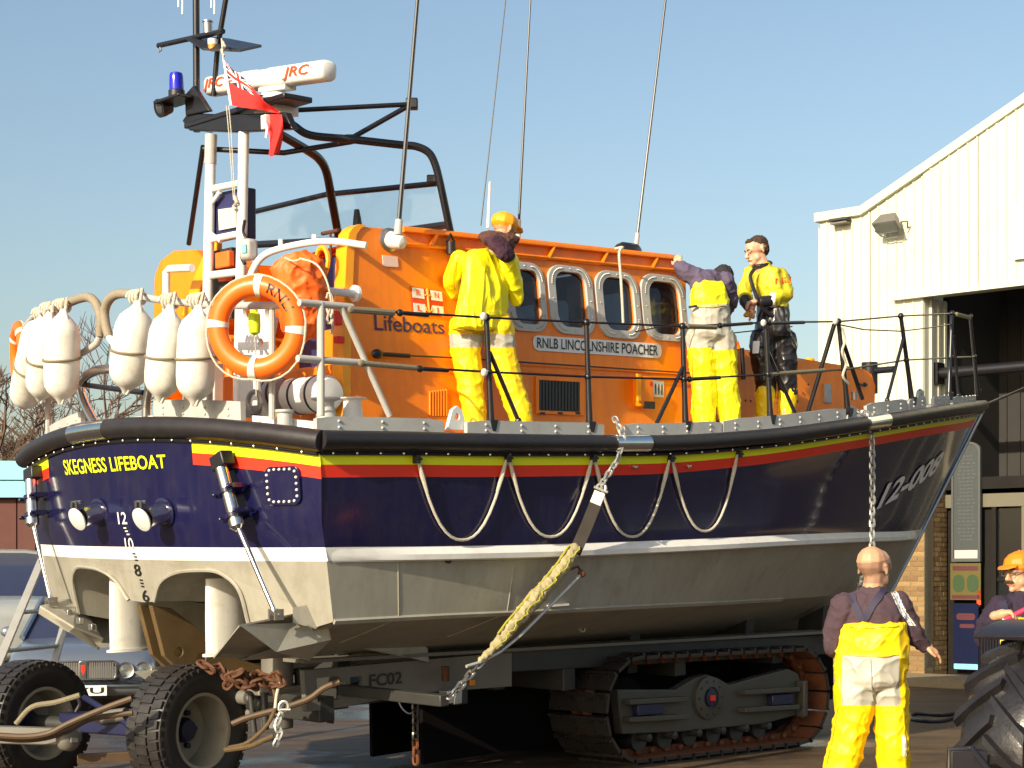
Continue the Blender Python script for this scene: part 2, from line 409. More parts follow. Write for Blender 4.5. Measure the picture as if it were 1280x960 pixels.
def ground_material():
    m = bpy.data.materials.new('ground'); m.use_nodes = True; n = m.node_tree.nodes; l = m.node_tree.links; p = n['Principled BSDF']
    tc = n.new('ShaderNodeTexCoord')
    def nz(sc, det, ro=.55):
        x = n.new('ShaderNodeTexNoise'); x.inputs['Scale'].default_value = sc; x.inputs['Detail'].default_value = det; x.inputs['Roughness'].default_value = ro
        l.new(tc.outputs['Object'], x.inputs['Vector']); return x
    a, b, c = nz(.35, 7, .6), nz(24, 8, .7), nz(1.7, 8, .72)
    mpg = n.new('ShaderNodeMapping'); mpg.inputs['Scale'].default_value = (.45, 1.9, 1); mpg.inputs['Rotation'].default_value = (0, 0, .5); l.new(tc.outputs['Object'], mpg.inputs['Vector']); l.new(mpg.outputs[0], c.inputs['Vector'])
    cr = n.new('ShaderNodeValToRGB'); e = cr.color_ramp.elements
    e[0].position = .36; e[0].color = (.038, .023, .014, 1); e[1].position = .62; e[1].color = (.15, .09, .045, 1)
    l.new(c.outputs['Fac'], cr.inputs[0])
    mx = n.new('ShaderNodeMix'); mx.data_type = 'RGBA'; mx.blend_type = 'MULTIPLY'; mx.inputs[0].default_value = .9
    cr2 = n.new('ShaderNodeValToRGB'); cr2.color_ramp.elements[0].position = .35; cr2.color_ramp.elements[0].color = (.45, .45, .45, 1); cr2.color_ramp.elements[1].position = .65
    l.new(b.outputs['Fac'], cr2.inputs[0]); l.new(cr.outputs[0], mx.inputs[6]); l.new(cr2.outputs[0], mx.inputs[7])
    wet = n.new('ShaderNodeMapRange'); wet.inputs[1].default_value = .50; wet.inputs[2].default_value = .62
    l.new(a.outputs['Fac'], wet.inputs[0])
    m2 = n.new('ShaderNodeMix'); m2.data_type = 'RGBA'; m2.blend_type = 'MULTIPLY'; m2.inputs[7].default_value = (.36, .32, .29, 1)
    l.new(wet.outputs[0], m2.inputs[0]); l.new(mx.outputs[2], m2.inputs[6]); l.new(m2.outputs[2], p.inputs['Base Color'])
    rr = n.new('ShaderNodeMapRange'); rr.inputs[3].default_value = .72; rr.inputs[4].default_value = .22
    l.new(wet.outputs[0], rr.inputs[0]); l.new(rr.outputs[0], p.inputs['Roughness'])
    bp = n.new('ShaderNodeBump'); bp.inputs['Strength'].default_value = .35; bp.inputs['Distance'].default_value = .012
    l.new(b.outputs['Fac'], bp.inputs['Height']); l.new(bp.outputs[0], p.inputs['Normal']); MATS['ground'] = m
ground_material()

# ------------------------------------------------------------------ ground
mb = MB(); mb.add([(-400, -300, 0), (400, -300, 0), (400, 700, 0), (-400, 700, 0)], [(0, 1, 2, 3)])
tag(build('ground', mb, 'ground', smooth=0), 'wet brown tarmac yard around the boat', None, kind='structure')

# ------------------------------------------------------------------ boathouse on the right
FO = V((4.82, 26.57, 0)); FX = V((.76, -.65, 0)).normalized(); FN = V((-FX.y, FX.x, 0)) * 1.0
if FN.y < 0: FN = -FN                                   # FN points into the building
def FC(x, z, d=0.): return FO + FX*x + FN*d + V((0, 0, z))
def froof(x): return 7.26 if x < .75 else 7.26 + (x-.75)*.475
mb = MB(); mb.plate([[(0, -.3), (11.9, -.3), (11.9, .9), (0, .9)]], lambda a, b: FC(a, 0, b - .9) + V((0, 0, .12)), V((0, 0, -.13)))
tag(build('pavement', mb, 'mortar', smooth=0), 'low concrete pavement in front of the boathouse', None, kind='structure')
bh = thing('boathouse', FC(0, 0), 'cream clad boathouse with brick plinth and tall open doorway', 'building')
DX, DZ, BZ, RD = 1.78, 5.77, 3.05, .75
def clad(name, x0, x1, z0fn, z1fn, m, d0=0., pitch=.15, rib=.018):
    mb = MB(); n = max(1, round((x1-x0)/pitch)); pr = []
    for i in range(n):
        a = x0 + (x1-x0)*i/n; w_ = (x1-x0)/n
        pr += [(a, 0), (a+w_*.72, 0), (a+w_*.80, rib), (a+w_*.92, rib)]
    pr.append((x1, 0))
    o = len(mb.v)
    for a, d in pr: mb.v += [FC(a, z0fn(a), d0-d), FC(a, z1fn(a), d0-d)]
    for i in range(len(pr)-1): mb.f.append([2*i, 2*i+2, 2*i+3, 2*i+1]); mb.m.append(0)
    return build(name, mb, m, bh, smooth=0, fixn=False)
x = 0.
while x < 11.8:
    x1 = min(x + (.89 if x > .01 else DX/2), 11.9)
    if x < 1.75: x1 = min(x1, 1.78)
    lo = (lambda a: BZ) if x < 1.75 else (lambda a: DZ + .02)
    clad('cladding_panel', x + .004, x1 - .004, lo, lambda a: froof(a) - .08, 'cladding', d0=0 if x < 1.75 else -.03)
    x = x1
mb = MB(); mb.plate([[(0, .2), (DX, .2), (DX, DZ), (11.9, DZ), (11.9, froof(11.9)-.1), (.75, froof(.75)-.1), (0, 7.1)]], lambda a, b: FC(a, b, .03), FN*.25)
build('wall_core', mb, 'trim_white', bh, smooth=0)
mb = MB()
mb.plate([[(-.06, 7.12), (.75, 7.12), (11.9, froof(11.9)-.16), (11.9, froof(11.9)+.0), (.74, 7.26), (-.06, 7.26)]], lambda a, b: FC(a, b, -.08), FN*.45)
build('verge_trim', mb, 'trim_white', bh, smooth=0, bevel=.01)
mb = MB(); mb.box(FC(6.5, DZ+.01, -.05), FX*5.2, FN*.06, V((0, 0, .035)))
build('lintel_trim', mb, 'trim_white', bh, smooth=0)
mb = MB(); mb.box(FC(.9, DZ-.9, 5), FX*.0001+FX*.85, FN*4.6, V((0,0,.01))); 
mb = MB(); mb.box(FC(-.03, 3.5, 6), FX*.05, FN*5.9, V((0, 0, 3.6))); build('side_wall', mb, 'cladding', bh, smooth=0)
mb = MB(); mb.add([FC(-.04, 7.2, 0), FC(.75, 7.2, 0), FC(11.9, froof(11.9)-.06, 0), FC(11.9, froof(11.9)-.06, 12), FC(.75, 7.2, 12), FC(-.04, 7.2, 12)], [(0,1,4,5), (1,2,3,4)])
build('roof', mb, 'deckgrey', bh, smooth=0)
# brick plinth: every brick its own piece, joints recessed
mb = MB(); mb.box(FC(DX/2+.006, BZ/2, .16), FX*(DX/2-.006), FN*.14, V((0, 0, BZ/2))); mb.box(FC(DX-.12, BZ/2, RD/2+.1), FX*.105, FN*(RD/2-.09), V((0, 0, BZ/2)))
build('mortar_bed', mb, 'mortar', bh, smooth=0)
bmeshes = []
for k in range(4):
    for L in (.2125, .10):
        m_ = MB(); m_.box((0,0,0), (L/2,0,0), (0,.045,0), (0,0,.0315)); o = build('brick', m_, 'brick%d' % k, None, smooth=0, bevel=.004); bmeshes.append((L, o.data)); bpy.data.objects.remove(o)
def lay(x0, x1, fn, ax, ay):
    z = .035; row = 0
    while z < BZ - .03:
        x = x0; first = row % 2
        while x < x1 - .03:
            L = .10 if (first or x1 - x < .2) else .2125; first = 0
            me = random.choice([m for l_, m in bmeshes if l_ == L])
            p = fn(x + L/2, z) + ay*random.uniform(-.003, .003)
            inst('brick', me, bh, frame(p, ax, ay, V((0,0,1)))); x += L + .0115
        z += .075; row += 1
lay(.78, DX, lambda a, z: FC(a, z, .055), FX, FN)
lay(.10, RD+.02, lambda a, z: FC(DX-.05, z, a), FN, -FX)
mb = MB(); mb.box(FC(DX-.06, (DZ+BZ)/2, RD/2+.06), FX*.055, FN*(RD/2-.03), V((0,0,(DZ-BZ)/2)))
build('door_reveal', mb, 'trim_white', bh, smooth=0)
for d in (.2, .42, .63):
    mb = MB(); mb.box(FC(DX+.015, (DZ+BZ)/2, d), FX*.03, FN*.035, V((0,0,(DZ-BZ)/2))); build('door_guide', mb, 'trim_white' if d > .3 else 'pipe', bh, smooth=0, bevel=.005)
# recessed doors
RC = lambda a, b, d=0.: FC(a, b, RD+d)
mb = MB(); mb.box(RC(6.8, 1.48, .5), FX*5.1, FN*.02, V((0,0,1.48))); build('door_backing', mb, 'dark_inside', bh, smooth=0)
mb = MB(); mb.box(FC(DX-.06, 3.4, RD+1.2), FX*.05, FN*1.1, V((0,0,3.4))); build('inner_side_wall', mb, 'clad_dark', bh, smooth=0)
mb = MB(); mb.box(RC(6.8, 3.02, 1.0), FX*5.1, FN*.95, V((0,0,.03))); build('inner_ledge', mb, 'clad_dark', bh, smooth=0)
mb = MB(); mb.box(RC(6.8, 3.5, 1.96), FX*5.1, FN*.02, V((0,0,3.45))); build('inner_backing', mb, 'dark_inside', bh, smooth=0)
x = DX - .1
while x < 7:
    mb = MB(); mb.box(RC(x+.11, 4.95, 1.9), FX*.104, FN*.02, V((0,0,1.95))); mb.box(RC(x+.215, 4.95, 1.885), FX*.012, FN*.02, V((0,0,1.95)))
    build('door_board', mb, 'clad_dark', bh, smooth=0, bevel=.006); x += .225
def rcpx(u, v, d=0.): return solve(lambda a, b: RC(a, b, d), u, v, (2.5, 3))
def rbox(mb, u0, v0, u1, v1, d0, d1):
    a0, z1 = rcpx(u0, v0, d0); a1, z0 = rcpx(u1, v1, d0)
    return mb.box(RC((a0+a1)/2, (z0+z1)/2, (d0+d1)/2), FX*((a1-a0)/2), FN*((d1-d0)/2), V((0,0,(z1-z0)/2)))
mb = MB(); mb.box(RC(6, 2.98, .0), FX*4.4, FN*.08, V((0,0,.09))); build('door_rail', mb, 'dark_frame', bh, smooth=0)
mb = MB(); mb.box(RC(6, 2.72, .02), FX*4.4, FN*.05, V((0,0,.1))); build('transom_bar', mb, 'door_cream', bh, smooth=0)
for a in (2.55, 3.02, 3.5, 4.3, 5.1, 5.9):
    mb = MB(); mb.box(RC(a, 1.36, .03), FX*.035, FN*.05, V((0,0,1.26))); build('door_stile', mb, 'door_cream' if a > 2.6 else 'dark_frame', bh, smooth=0, bevel=.005)
for a0, a1 in ((2.59, 2.98), (3.06, 3.46), (3.54, 4.26), (4.34, 5.06), (5.14, 5.86)):
    for z0, z1 in ((.5, 1.5), (1.56, 2.6)):
        mb = MB(); mb.box(RC((a0+a1)/2, (z0+z1)/2, .05), FX*((a1-a0)/2), FN*.006, V((0,0,(z1-z0)/2))); build('door_pane', mb, 'cabin_glass', bh, smooth=0)
    for z in (.3, 1.53):
        mb = MB(); mb.box(RC((a0+a1)/2, z, .04), FX*((a1-a0)/2), FN*.03, V((0,0,.19 if z < 1 else .028))); build('door_cross_bar', mb, 'dark_frame', bh, smooth=0)
mb = MB(); mb.box(RC(2.15, 1.4, .1), FX*.42, FN*.04, V((0,0,1.4))); build('door_leaf', mb, 'dark_frame', bh, smooth=0)
# black bar across the doorway
mb = MB(); p0 = FC(DX+.02, 1.58+258/FPX*25.2, .4); mb.cyl(p0 - FX*.0, p0 + FX*5, .085, n=14); mb.box(p0 + FX*.03, FX*.03, FN*.12, V((0,0,.16)))
build('door_bar', mb, 'black_metal', bh)

def on_recess(name, px, d, loops_fn, m, label, cat):
    pass
# notice board with rounded top
a0, z1 = rcpx(1190, 553, -.11); a1, z0 = rcpx(1226, 702, -.11)
nb = thing('notice_board', RC((a0+a1)/2, z0, -.08), 'tall grey service board with rounded top beside the boathouse door', 'notice board')
cx, hx = (a0+a1)/2, (a1-a0)/2
pts = [(a0, z0), (a1, z0)] + [(cx + hx*math.cos(R(q)), z1-.13 + .13*math.sin(R(q))) for q in range(0, 181, 15)]
mb = MB(); mb.plate([pts], lambda a, b: RC(a, b, -.12), FN*.05); build('board', mb, 'board_grey', nb, smooth=0, bevel=.006)
mb = MB()
inner = [(cx + (x-cx)*.86, z0+.05 + (z-z0)*.955) for x, z in pts]
mb.plate([pts, inner], lambda a, b: RC(a, b, -.135), FN*.015); build('frame', mb, 'board_text', nb, smooth=0)
rows = MB()
for i in range(24):
    z = z1 - .22 - i*(z1-z0-.5)/24; w_ = hx*random.uniform(.45, .72)
    for k in range(4):
        ww = w_/4*random.uniform(.5, .85); rows.box(RC(cx - w_ + (k+.5)*w_/2, z, -.1215), FX*ww, FN*.001, V((0,0,.011)))
ro = build('lettering', rows, 'board_text', nb, smooth=0); ro['kind'] = 'stuff'
mb = MB(); mb.box(RC(cx, z0+.1, -.1225), FX*hx*.8, FN*.0015, V((0,0,.075))); build('name_plate', mb, 'deckgrey', nb, smooth=0)
# posters
def poster(name, px, label, bits, base):
    a0, z1 = rcpx(px[0], px[1], -.09); a1, z0 = rcpx(px[2], px[3], -.09)
    t = thing(name, RC((a0+a1)/2, z0, -.085), label, 'poster')
    mb = MB(); mb.box(RC((a0+a1)/2, (z0+z1)/2, -.085), FX*((a1-a0)/2), FN*.008, V((0,0,(z1-z0)/2))); build('sheet', mb, base, t, smooth=0)
    for nm, x, y, hx_, hy_, m, rnd in bits:
        mb = MB(); X = lerp(a0, a1, x); Z = lerp(z0, z1, y); hx2 = hx_*(a1-a0); hy2 = hy_*(z1-z0)
        mb.plate([rrect(X, Z, hx2, hy2, min(hx2, hy2)*rnd)], lambda a, b: RC(a, b, -.097), FN*.003); build(nm, mb, m, t, smooth=0)
poster('poster', (1188, 704, 1226, 750), 'yellow poster with two green globes under the grey board',
       [('title', .5, .86, .42, .06, 'poster_red', .3), ('globe', .28, .45, .19, .24, 'poster_green', .98), ('globe', .74, .45, .19, .24, 'poster_green', .98), ('footer', .5, .08, .45, .05, 'poster_red', .3)], 'poster_yellow')
poster('poster', (1192, 754, 1223, 838), 'dark blue poster with a pink streak low beside the door',
       [('streak', .5, .8, .38, .05, 'poster_red', .9), ('streak', .55, .66, .3, .03, 'poster_red', .9), ('foot_band', .5, .05, .48, .04, 'turquoise', .2)], 'poster_blue')
poster('sticker', (1221, 738, 1226, 756), 'small orange sticker at the edge of the yellow poster', [('mark', .5, .5, .2, .2, 'poster_yellow', .5)], 'ink_orange')
# floodlights and the white sign
fl = thing('floodlight', FC(1.06, 6.85, -.05), 'large floodlight with wire bracket on the cream gable', 'floodlight')
c = FC(*solve(lambda a, b: FC(a, b, -.3), 1108, 283, (1, 6.9)), -.3)
def fb(c, hx, hz, dx, tilt=.5):
    mb = MB(); z = (V((0,0,1)) - FN*tilt).normalized(); y = (FN + V((0,0,tilt))).normalized()
    r1 = [c + FX*a*hx + z*b*hz - y*.02 for a, b in ((-1,-1),(1,-1),(1,1),(-1,1))]; r2 = [c + FX*a*hx*.62 + z*b*hz*.6 + y*.2 for a, b in ((-1,-1),(1,-1),(1,1),(-1,1))]
    mb.rings([r1, r2]); return mb, z, y
mb, z, y = fb(c, .2, .12, 0, 1.5); build('housing', mb, 'galv_paint', fl, smooth=0, bevel=.01)
mb = MB(); mb.box(c - y*.03, FX*.175, z*.1, y*.008); build('lens', mb, 'lens_clear', fl, smooth=0)
mb = MB(); mb.tube([c + FX*.22 + y*.05, c + FX*.26 + y*.15 - z*.1, c + FX*.2 + FN*.29 - z*.0], .012, 6); mb.tube([c - FX*.22 + y*.05, c - FX*.26 + y*.1 - z*.12, c - FX*.1 + FN*.29 - z*.1], .012, 6); mb.cyl(c + FX*.05 + y*.1, c + FX*.05 + FN*.34, .03)
mb.tube([c - FX*.2 - z*.03 - y*.03, c - FX*.1 - z*.22 - y*.03, c + FX*.12 - z*.22 - y*.03, c + FX*.22 - z*.03 - y*.03], .01, 6); build('bracket', mb, 'galv_paint', fl)
f2 = thing('wall_light', FC(.35, 6.95, -.05), 'small dark slatted wall light near the left corner of the gable', 'wall light')
c = FC(*solve(lambda a, b: FC(a, b, -.12), 1050, 275, (.4, 7)), -.12)
mb = MB(); mb.box(c, FX*.15, FN*.09, V((0,0,.022))); build('lamp_body', mb, 'dark_chassis', f2, smooth=0, bevel=.01)
mb = MB(); mb.box(c - V((0,0,.05)), FX*.14, FN*.07, V((0,0,.014))); mb.box(c + FN*.11 - V((0,0,.01)), FX*.03, FN*.06, V((0,0,.05))); build('lamp_slat', mb, 'galv_paint', f2, smooth=0, bevel=.005)
a0, z1 = solve(lambda a, b: FC(a, b, -.09), 1267, 257, (3, 6)); _, z0 = solve(lambda a, b: FC(a, b, -.09), 1267, 325, (3, 6))
mb = MB(); mb.box(FC(a0+.6, (z0+z1)/2, -.09), FX*.6, FN*.02, V((0,0,(z1-z0)/2)))
tag(build('sign_board', mb, 'white', smooth=0, bevel=.005), 'white sign board on the cream gable above the doorway', 'sign')
mb = MB(); mb.box(FC(a0+1.8, (z0+z1)/2, -.09), FX*.01, FN*.02, V((0,0,.1)))

# ------------------------------------------------------------------ left background: shed, trees, vehicles
sh = thing('shed', (-9.5, 33, 0), 'long low shed with turquoise fascia and dark red wall behind the stern', 'building')
mb = MB(); mb.wbox(-16, -3.3, 33, 37, 0, 3.1); build('wall', mb, 'shed_red', sh, smooth=0)
mb = MB(); mb.wbox(-16.1, -3.2, 32.75, 37.1, 3.1, 3.42); build('fascia', mb, 'turquoise', sh, smooth=0)
mb = MB(); mb.wbox(-16.1, -3.2, 32.70, 37.1, 3.44, 3.80); build('fascia', mb, 'turquoise', sh, smooth=0)
for i in range(34):
    mb = MB(); x0 = -15.9 + i*.37; mb.wbox(x0, x0+.35, 32.95, 33, .4, 3.08); build('board', mb, 'shed_red', sh, smooth=0, bevel=.01)
mb = MB(); mb.wbox(-16, -3.3, 32.93, 33, 0, .38); build('plinth', mb, 'turquoise', sh, smooth=0)
def bare_tree(u, depth, hgt, seed, label):
    rnd = random.Random(seed); base = at(u, 720, depth); base.z = 0
    t = thing('bare_tree', base, label, 'tree', 'bare trees behind the shed')
    tr, tw = MB(), MB()
    def grow(p, d, L, r, lev):
        q = p + d*L*.5 + V((rnd.uniform(-1,1), rnd.uniform(-1,1), rnd.uniform(-.3,.6)))*L*.07; e = q + (d + V((rnd.uniform(-.25,.25), rnd.uniform(-.25,.25), rnd.uniform(0,.25)))).normalized()*L*.5
        (tr if lev < 3 else tw).tube([p, q, e], [r, r*.8, r*.6], 6 if lev < 2 else 4)
        if lev >= 6: return
        if lev >= 4: r = max(r, .016)
        for _ in range(3 if lev < 5 else 4):
            ax = V((rnd.uniform(-1,1), rnd.uniform(-1,1), rnd.uniform(-.2,.7))).normalized()
            grow(q.lerp(e, rnd.uniform(.2, 1)), (d*rnd.uniform(.5,.9) + ax*.75).normalized(), L*rnd.uniform(.55, .8), r*.62, lev+1)
    grow(base - V((0,0,.1)), V((0,0,1)), hgt*.33, .14, 0)
    build('trunk', tr, 'bark', t); o = build('crown', tw, 'twig', t, smooth=0, fixn=False)
for u, dp, hg_, sd_, lb in ((-4, 42, 9.6, 3, 'bare brown tree behind the leftmost lifebuoy'), (48, 47, 8.9, 5, 'bare brown tree seen behind the port fenders'), (112, 52, 8.6, 8, 'bare tree with its top in the chrome hoop at the stern')):
    bare_tree(u, dp, hg_, sd_, lb)
def car(name, c, fd, wd, zb, zr, paint, label, cat, long=4.3, plate=None, front=True):
    fd = V((*fd, 0)).normalized(); rt = V((fd.y, -fd.x, 0)); c = V(c)
    P_ = lambda x, y, z: c + rt*x - fd*y + V((0,0,z))
    t = thing(name, c, label, cat)
    hw = wd/2
    def ring(y, w_, z0, z1, tuck=.08):
        o = []
        for x, z in ((-w_+tuck, z0), (-w_, z0+.14), (-w_, z1-.22), (-w_+.04, z1-.09), (-w_+.16, z1-.02), (-w_*.45, z1), (w_*.45, z1), (w_-.16, z1-.02), (w_-.04, z1-.09), (w_, z1-.22), (w_, z0+.14), (w_-tuck, z0)): o.append(P_(x, y, z))
        return o
    mb = MB(); mb.rings([ring(.0, hw-.16, .30, zb-.30), ring(.05, hw-.09, .24, zb-.22), ring(.16, hw-.03, .22, zb-.13), ring(.45, hw, .22, zb-.06), ring(1.1, hw, .22, zb), ring(long-.6, hw, .22, zb+.02), ring(long-.1, hw-.06, .25, zb-.03), ring(long, hw-.14, .32, zb-.15)])
    build('body', mb, paint, t, smooth=50)
    def gr(y, w_, z): return [P_(x*w_, y, z - (.03 if abs(x) == 1 else 0)) for x in (-1, -.6, 0, .6, 1)]
    ys = 1.05; yr = ys + (zr-zb)*1.35; zt = zr
    mb = MB(); rows = [gr(yr, hw-.28, zt-.03), gr(yr+.25, hw-.27, zt), gr(long-1.35, hw-.27, zt), gr(long-1.1, hw-.28, zt-.05)]
    low = [[p - V((0,0,.05)) for p in r[::-1]] for r in rows]
    mb.rings([a + b for a, b in zip(rows, low)]); build('roof', mb, paint, t, smooth=50)
    mb = MB(); mb.rings([gr(ys, hw-.10, zb-.01) + gr(ys+.3, hw-.10, zb-.03)[::-1], gr(yr+.04, hw-.29, zt-.04) + gr(yr+.1, hw-.29, zt-.05)[::-1]])
    build('windscreen', mb, 'car_blue', t, smooth=50)
    mb = MB(); mb.rings([[P_(x, y, zb-.02) for x, y in ((-hw+.09, ys+.1), (hw-.09, ys+.1), (hw-.09, long-.6), (-hw+.09, long-.6))], [P_(x, y, zt-.05) for x, y in ((-hw+.28, yr+.12), (hw-.28, yr+.12), (hw-.28, long-1.2), (-hw+.28, long-1.2))]])
    build('side_glass', mb, 'car_blue', t, smooth=30)
    for s in (-1, 1):
        mb = MB(); mb.tube([P_(s*(hw-.1), ys, zb), P_(s*(hw-.28), yr+.05, zt-.03)], .035, 6); build('pillar', mb, paint, t)
        for y in (.85, long-.85):
            mb = MB(); mb.lathe(P_(s*(hw-.2), y, .31), rt*s, [(.2, 0), (.30, .02), (.31, .08), (.30, .17), (.2, .19)], 24); wo = build('wheel', mb, 'tyre', t)
            mb = MB(); mb.lathe(P_(s*(hw-.01), y, .31), rt*s, [(.19, -.02), (.19, .0), (.05, .01), (.02, .02)], 20); build('rim', mb, 'steel', wo)
        mb = MB(); mb.ell(P_(s*(hw+.08), ys+.25, zb+.06), rt*.09, fd*.05, V((0,0,.065)), 10, 6); build('mirror', mb, paint, t)
        for k, xx in enumerate((hw-.19, hw-.385)):
            yy = -.005 if k else .045
            mb = MB(); mb.lathe(P_(s*xx, yy+.03, zb-.34), fd, [(.094, 0), (.097, .035), (.09, .055), (.078, .05)], 24); hl = build('headlight', mb, 'chrome', t)
            mb = MB(); mb.lathe(P_(s*xx, yy-.01, zb-.34), fd, [(.075, 0), (.06, .02), (.03, .032), (.002, .035)], 20); build('lens', mb, 'lens_clear', hl)
    if not front: return t
    gw = hw*.44; gz = zb-.335
    mb = MB(); o_ = rrect(0, gz, gw, .11, .05); i_ = rrect(0, gz, gw-.022, .09, .04); mb.plate([o_, i_], lambda a, b: P_(a, -.035, b), -fd*.08); g = build('grille', mb, 'chrome', t, bevel=.004)
    mb = MB(); mb.box(P_(0, .02, gz), rt*(gw-.02), fd*.015, V((0,0,.09))); build('grille_back', mb, 'ink_black', g, smooth=0)
    for i in range(-13, 14):
        if abs(i) < 1: continue
        mb = MB(); mb.box(P_(i*(gw-.04)/13.5, -.012, gz), rt*.0085, fd*.014, V((0,0,.088))); build('slat', mb, 'steel', g, smooth=0)
    mb = MB(); mb.plate([[(-.03, gz-.1), (.03, gz-.1), (.045, gz+.1), (-.045, gz+.1)]], lambda a, b: P_(a, -.05, b), -fd*.05); build('badge', mb, 'chrome', g, bevel=.004)
    mb = MB(); mb.plate([[(0, gz-.05), (.022, gz), (.022, gz+.06), (-.022, gz+.06), (-.022, gz)]], lambda a, b: P_(a, -.058, b), -fd*.006); build('badge_shield', mb, 'ink_red', g, smooth=0)
    mb = MB(); mb.rings([[P_(x, y, z) for x in (-1,) for y, z in ((.1, .36), (-.06, .36), (-.06, zb-.5), (.1, zb-.47))] and [P_(x*(hw-.06), (.12 if abs(x) == 1 else -.05) + q, z) for q, z in ((.12, .34), (0, .36), (0, zb-.52), (.12, zb-.48))] for x in (-1, -.8, -.3, .3, .8, 1)]); build('bumper', mb, paint, t, smooth=50)
    if plate:
        mb = MB(); mb.box(P_(0, -.075, zb-.56), rt*.26, fd*.008, V((0,0,.057))); pl = build('number_plate', mb, 'white', t, smooth=0)
        text_on('plate_lettering', plate, lambda a, b: P_(-a, -.0855, b), ((-.23, zb-.595), (.23, zb-.595), (.23, zb-.525), (-.23, zb-.525)), 'ink_black', pl, off=.001, thick=.02)
    return t
p = at(104, 720, 19.0); car('saloon_car', (p.x, p.y, 0), (.2, -1), 1.70, .86, 1.34, 'car_silver', 'silver saloon car with chrome grille parked under the stern', 'car', plate='TYU')
p = at(10, 720, 27.5); car('pale_van', (p.x, p.y, 0), (.35, -1), 1.9, 1.25, 2.05, 'car_white', 'pale white vehicle with rounded roof parked behind the silver car', 'van', front=False)
# ladder leaning against the carriage behind the left tyre
la = thing('ladder', at(2, 838, 13.4), 'aluminium ladder leaning behind the left trailer wheel', 'ladder')
p0, p1 = at(-4, 835, 13.3), at(64, 672, 14.6); q0, q1 = at(66, 835, 13.9), at(92, 740, 14.7)
p0 = p0 + (p0-p1)*(p0.z/(p1.z-p0.z)); q0 = q0 + (q0-q1)*(q0.z/(q1.z-q0.z))
for a, b in ((p0, p1), (q0, q1)):
    mb = MB(); d = (b-a).normalized(); x = d.cross(V((0,1,0))).normalized(); mb.box((a+b)/2, d*((b-a).length/2), x*.032, d.cross(x)*.016); build('stile', mb, 'ladder_alu', la, smooth=0, bevel=.004)
for k in (.45, .66, .86): 
    mb = MB(); mb.cyl(p0.lerp(p1, k*.78), q0.lerp(q1, k*1.05), .017); build('rung', mb, 'ladder_alu', la)
# ------------------------------------------------------------------ the lifeboat: hull
boat = thing('lifeboat', B(5.5, 0, .75), 'large orange and navy lifeboat standing on a tracked carriage', 'lifeboat')
SB = TT(1227, 507, 0).x
GB = [(.45,1.9),(2,1.95),(5,1.95),(6,1.9),(7,1.79),(8,1.62),(9,1.33),(9.8,1.0),(10.5,.66),(11.05,.36),(11.4,.17),(SB,0)]
KB = [(.45,1.87),(2,1.9),(4.5,1.86),(6,1.65),(7,1.4),(8,1.08),(9,.7),(10,.24),(10.42,0)]
CB = [(.45,1.82),(2,1.82),(4.5,1.62),(6,1.3),(7,1.02),(8,.7),(9,.34),(9.8,0)]
def fit(px, half):
    out = []
    for u, v in px:
        s = 5.
        for _ in range(50): r_ = TT(u, v, -half(s)); s = .5*s + .5*r_.x
        out.append((s, r_.z))
    return out
gun = lambda s: ci(s, GB); knu = lambda s: ci(s, KB); chi = lambda s: ci(s, CB)
HG = fit(((400,550),(500,551),(600,553),(700,554),(820,554),(950,546),(1080,529),(1180,514),(1220,509)), gun) + [(SB, TT(1227,507,0).z)]
HK = fit(((415,684),(540,683),(700,680),(840,675),(950,670),(1050,666),(1130,664)), knu) + [(10.42, 1.66)]
HC = fit(((420,777),(530,771),(640,766),(740,761),(840,756)), chi) + [(7, 1.10), (9.8, 1.02)]
hg = lambda s: ci(s, HG); hk = lambda s: ci(s, HK); hc = lambda s: ci(s, HC)
def strn(t, h): return .11 + .31*(abs(t)/1.9)**2 + .05*(2.5-h) + .17*max(0, 1.95-h)
def end0(b, h): return strn(b, h)
def Gc(w_): s = lerp(end0(1.9, 2.45), SB, w_); return V((s, gun(s), hg(s)))
def Kc(w_): s = lerp(end0(1.87, 1.75), 10.42, w_); return V((s, knu(s), hk(s)))
def Cc(w_): s = lerp(end0(1.82, 1.27), 9.8, w_); return V((s, chi(s), hc(s)))
def Lc(w_): s = lerp(end0(0, 1.2), 9.35, w_); return V((s, 0, lerp(.80, .66, min(1, w_*1.6))))
def hullpt(w_, q):                                     # q 0..1 topside, 1..2 grey side, 2..3 bottom
    if q <= 1:
        a, b = Gc(w_), Kc(w_); p = lerp(a, b, q); fl = .20*w_*w_*(1-w_)*4*math.sin(math.pi*min(1,max(0,q)))
        p.y = max(0, p.y - fl*.55); return p
    if q <= 2: a, b, k = Kc(w_), Cc(w_), q-1
    else: a, b, k = Cc(w_), Lc(w_), q-2
    p = lerp(a, b, k)
    if q > 2: p.z -= .05*math.sin(math.pi*k)
    return p
_hp0 = hullpt
def hullpt(w_, q):
    p = _hp0(w_, q); k = max(0, 1 - w_*10)
    if k > 0 and q <= 2: p0 = _hp0(0, q); p.x += (strn(p0.y, p0.z) - p0.x)*k
    return p
def side(w_, q): p = hullpt(w_, q); return B(p.x, -p.y, p.z)
NW = 64
ws = [(i/NW) for i in range(NW+1)]
def q_of(off, w_): return off / (Gc(w_).z - Kc(w_).z)
rows = [(lambda w_: 0, 0), (lambda w_: q_of(.078, w_), 1), (lambda w_: q_of(.158, w_), 2), (lambda w_: q_of(.24, w_), 0)]
rows += [(lambda w_, k=k: lerp(q_of(.24, w_), 1, k/6), 0 if k < 6 else 3) for k in range(1, 7)]
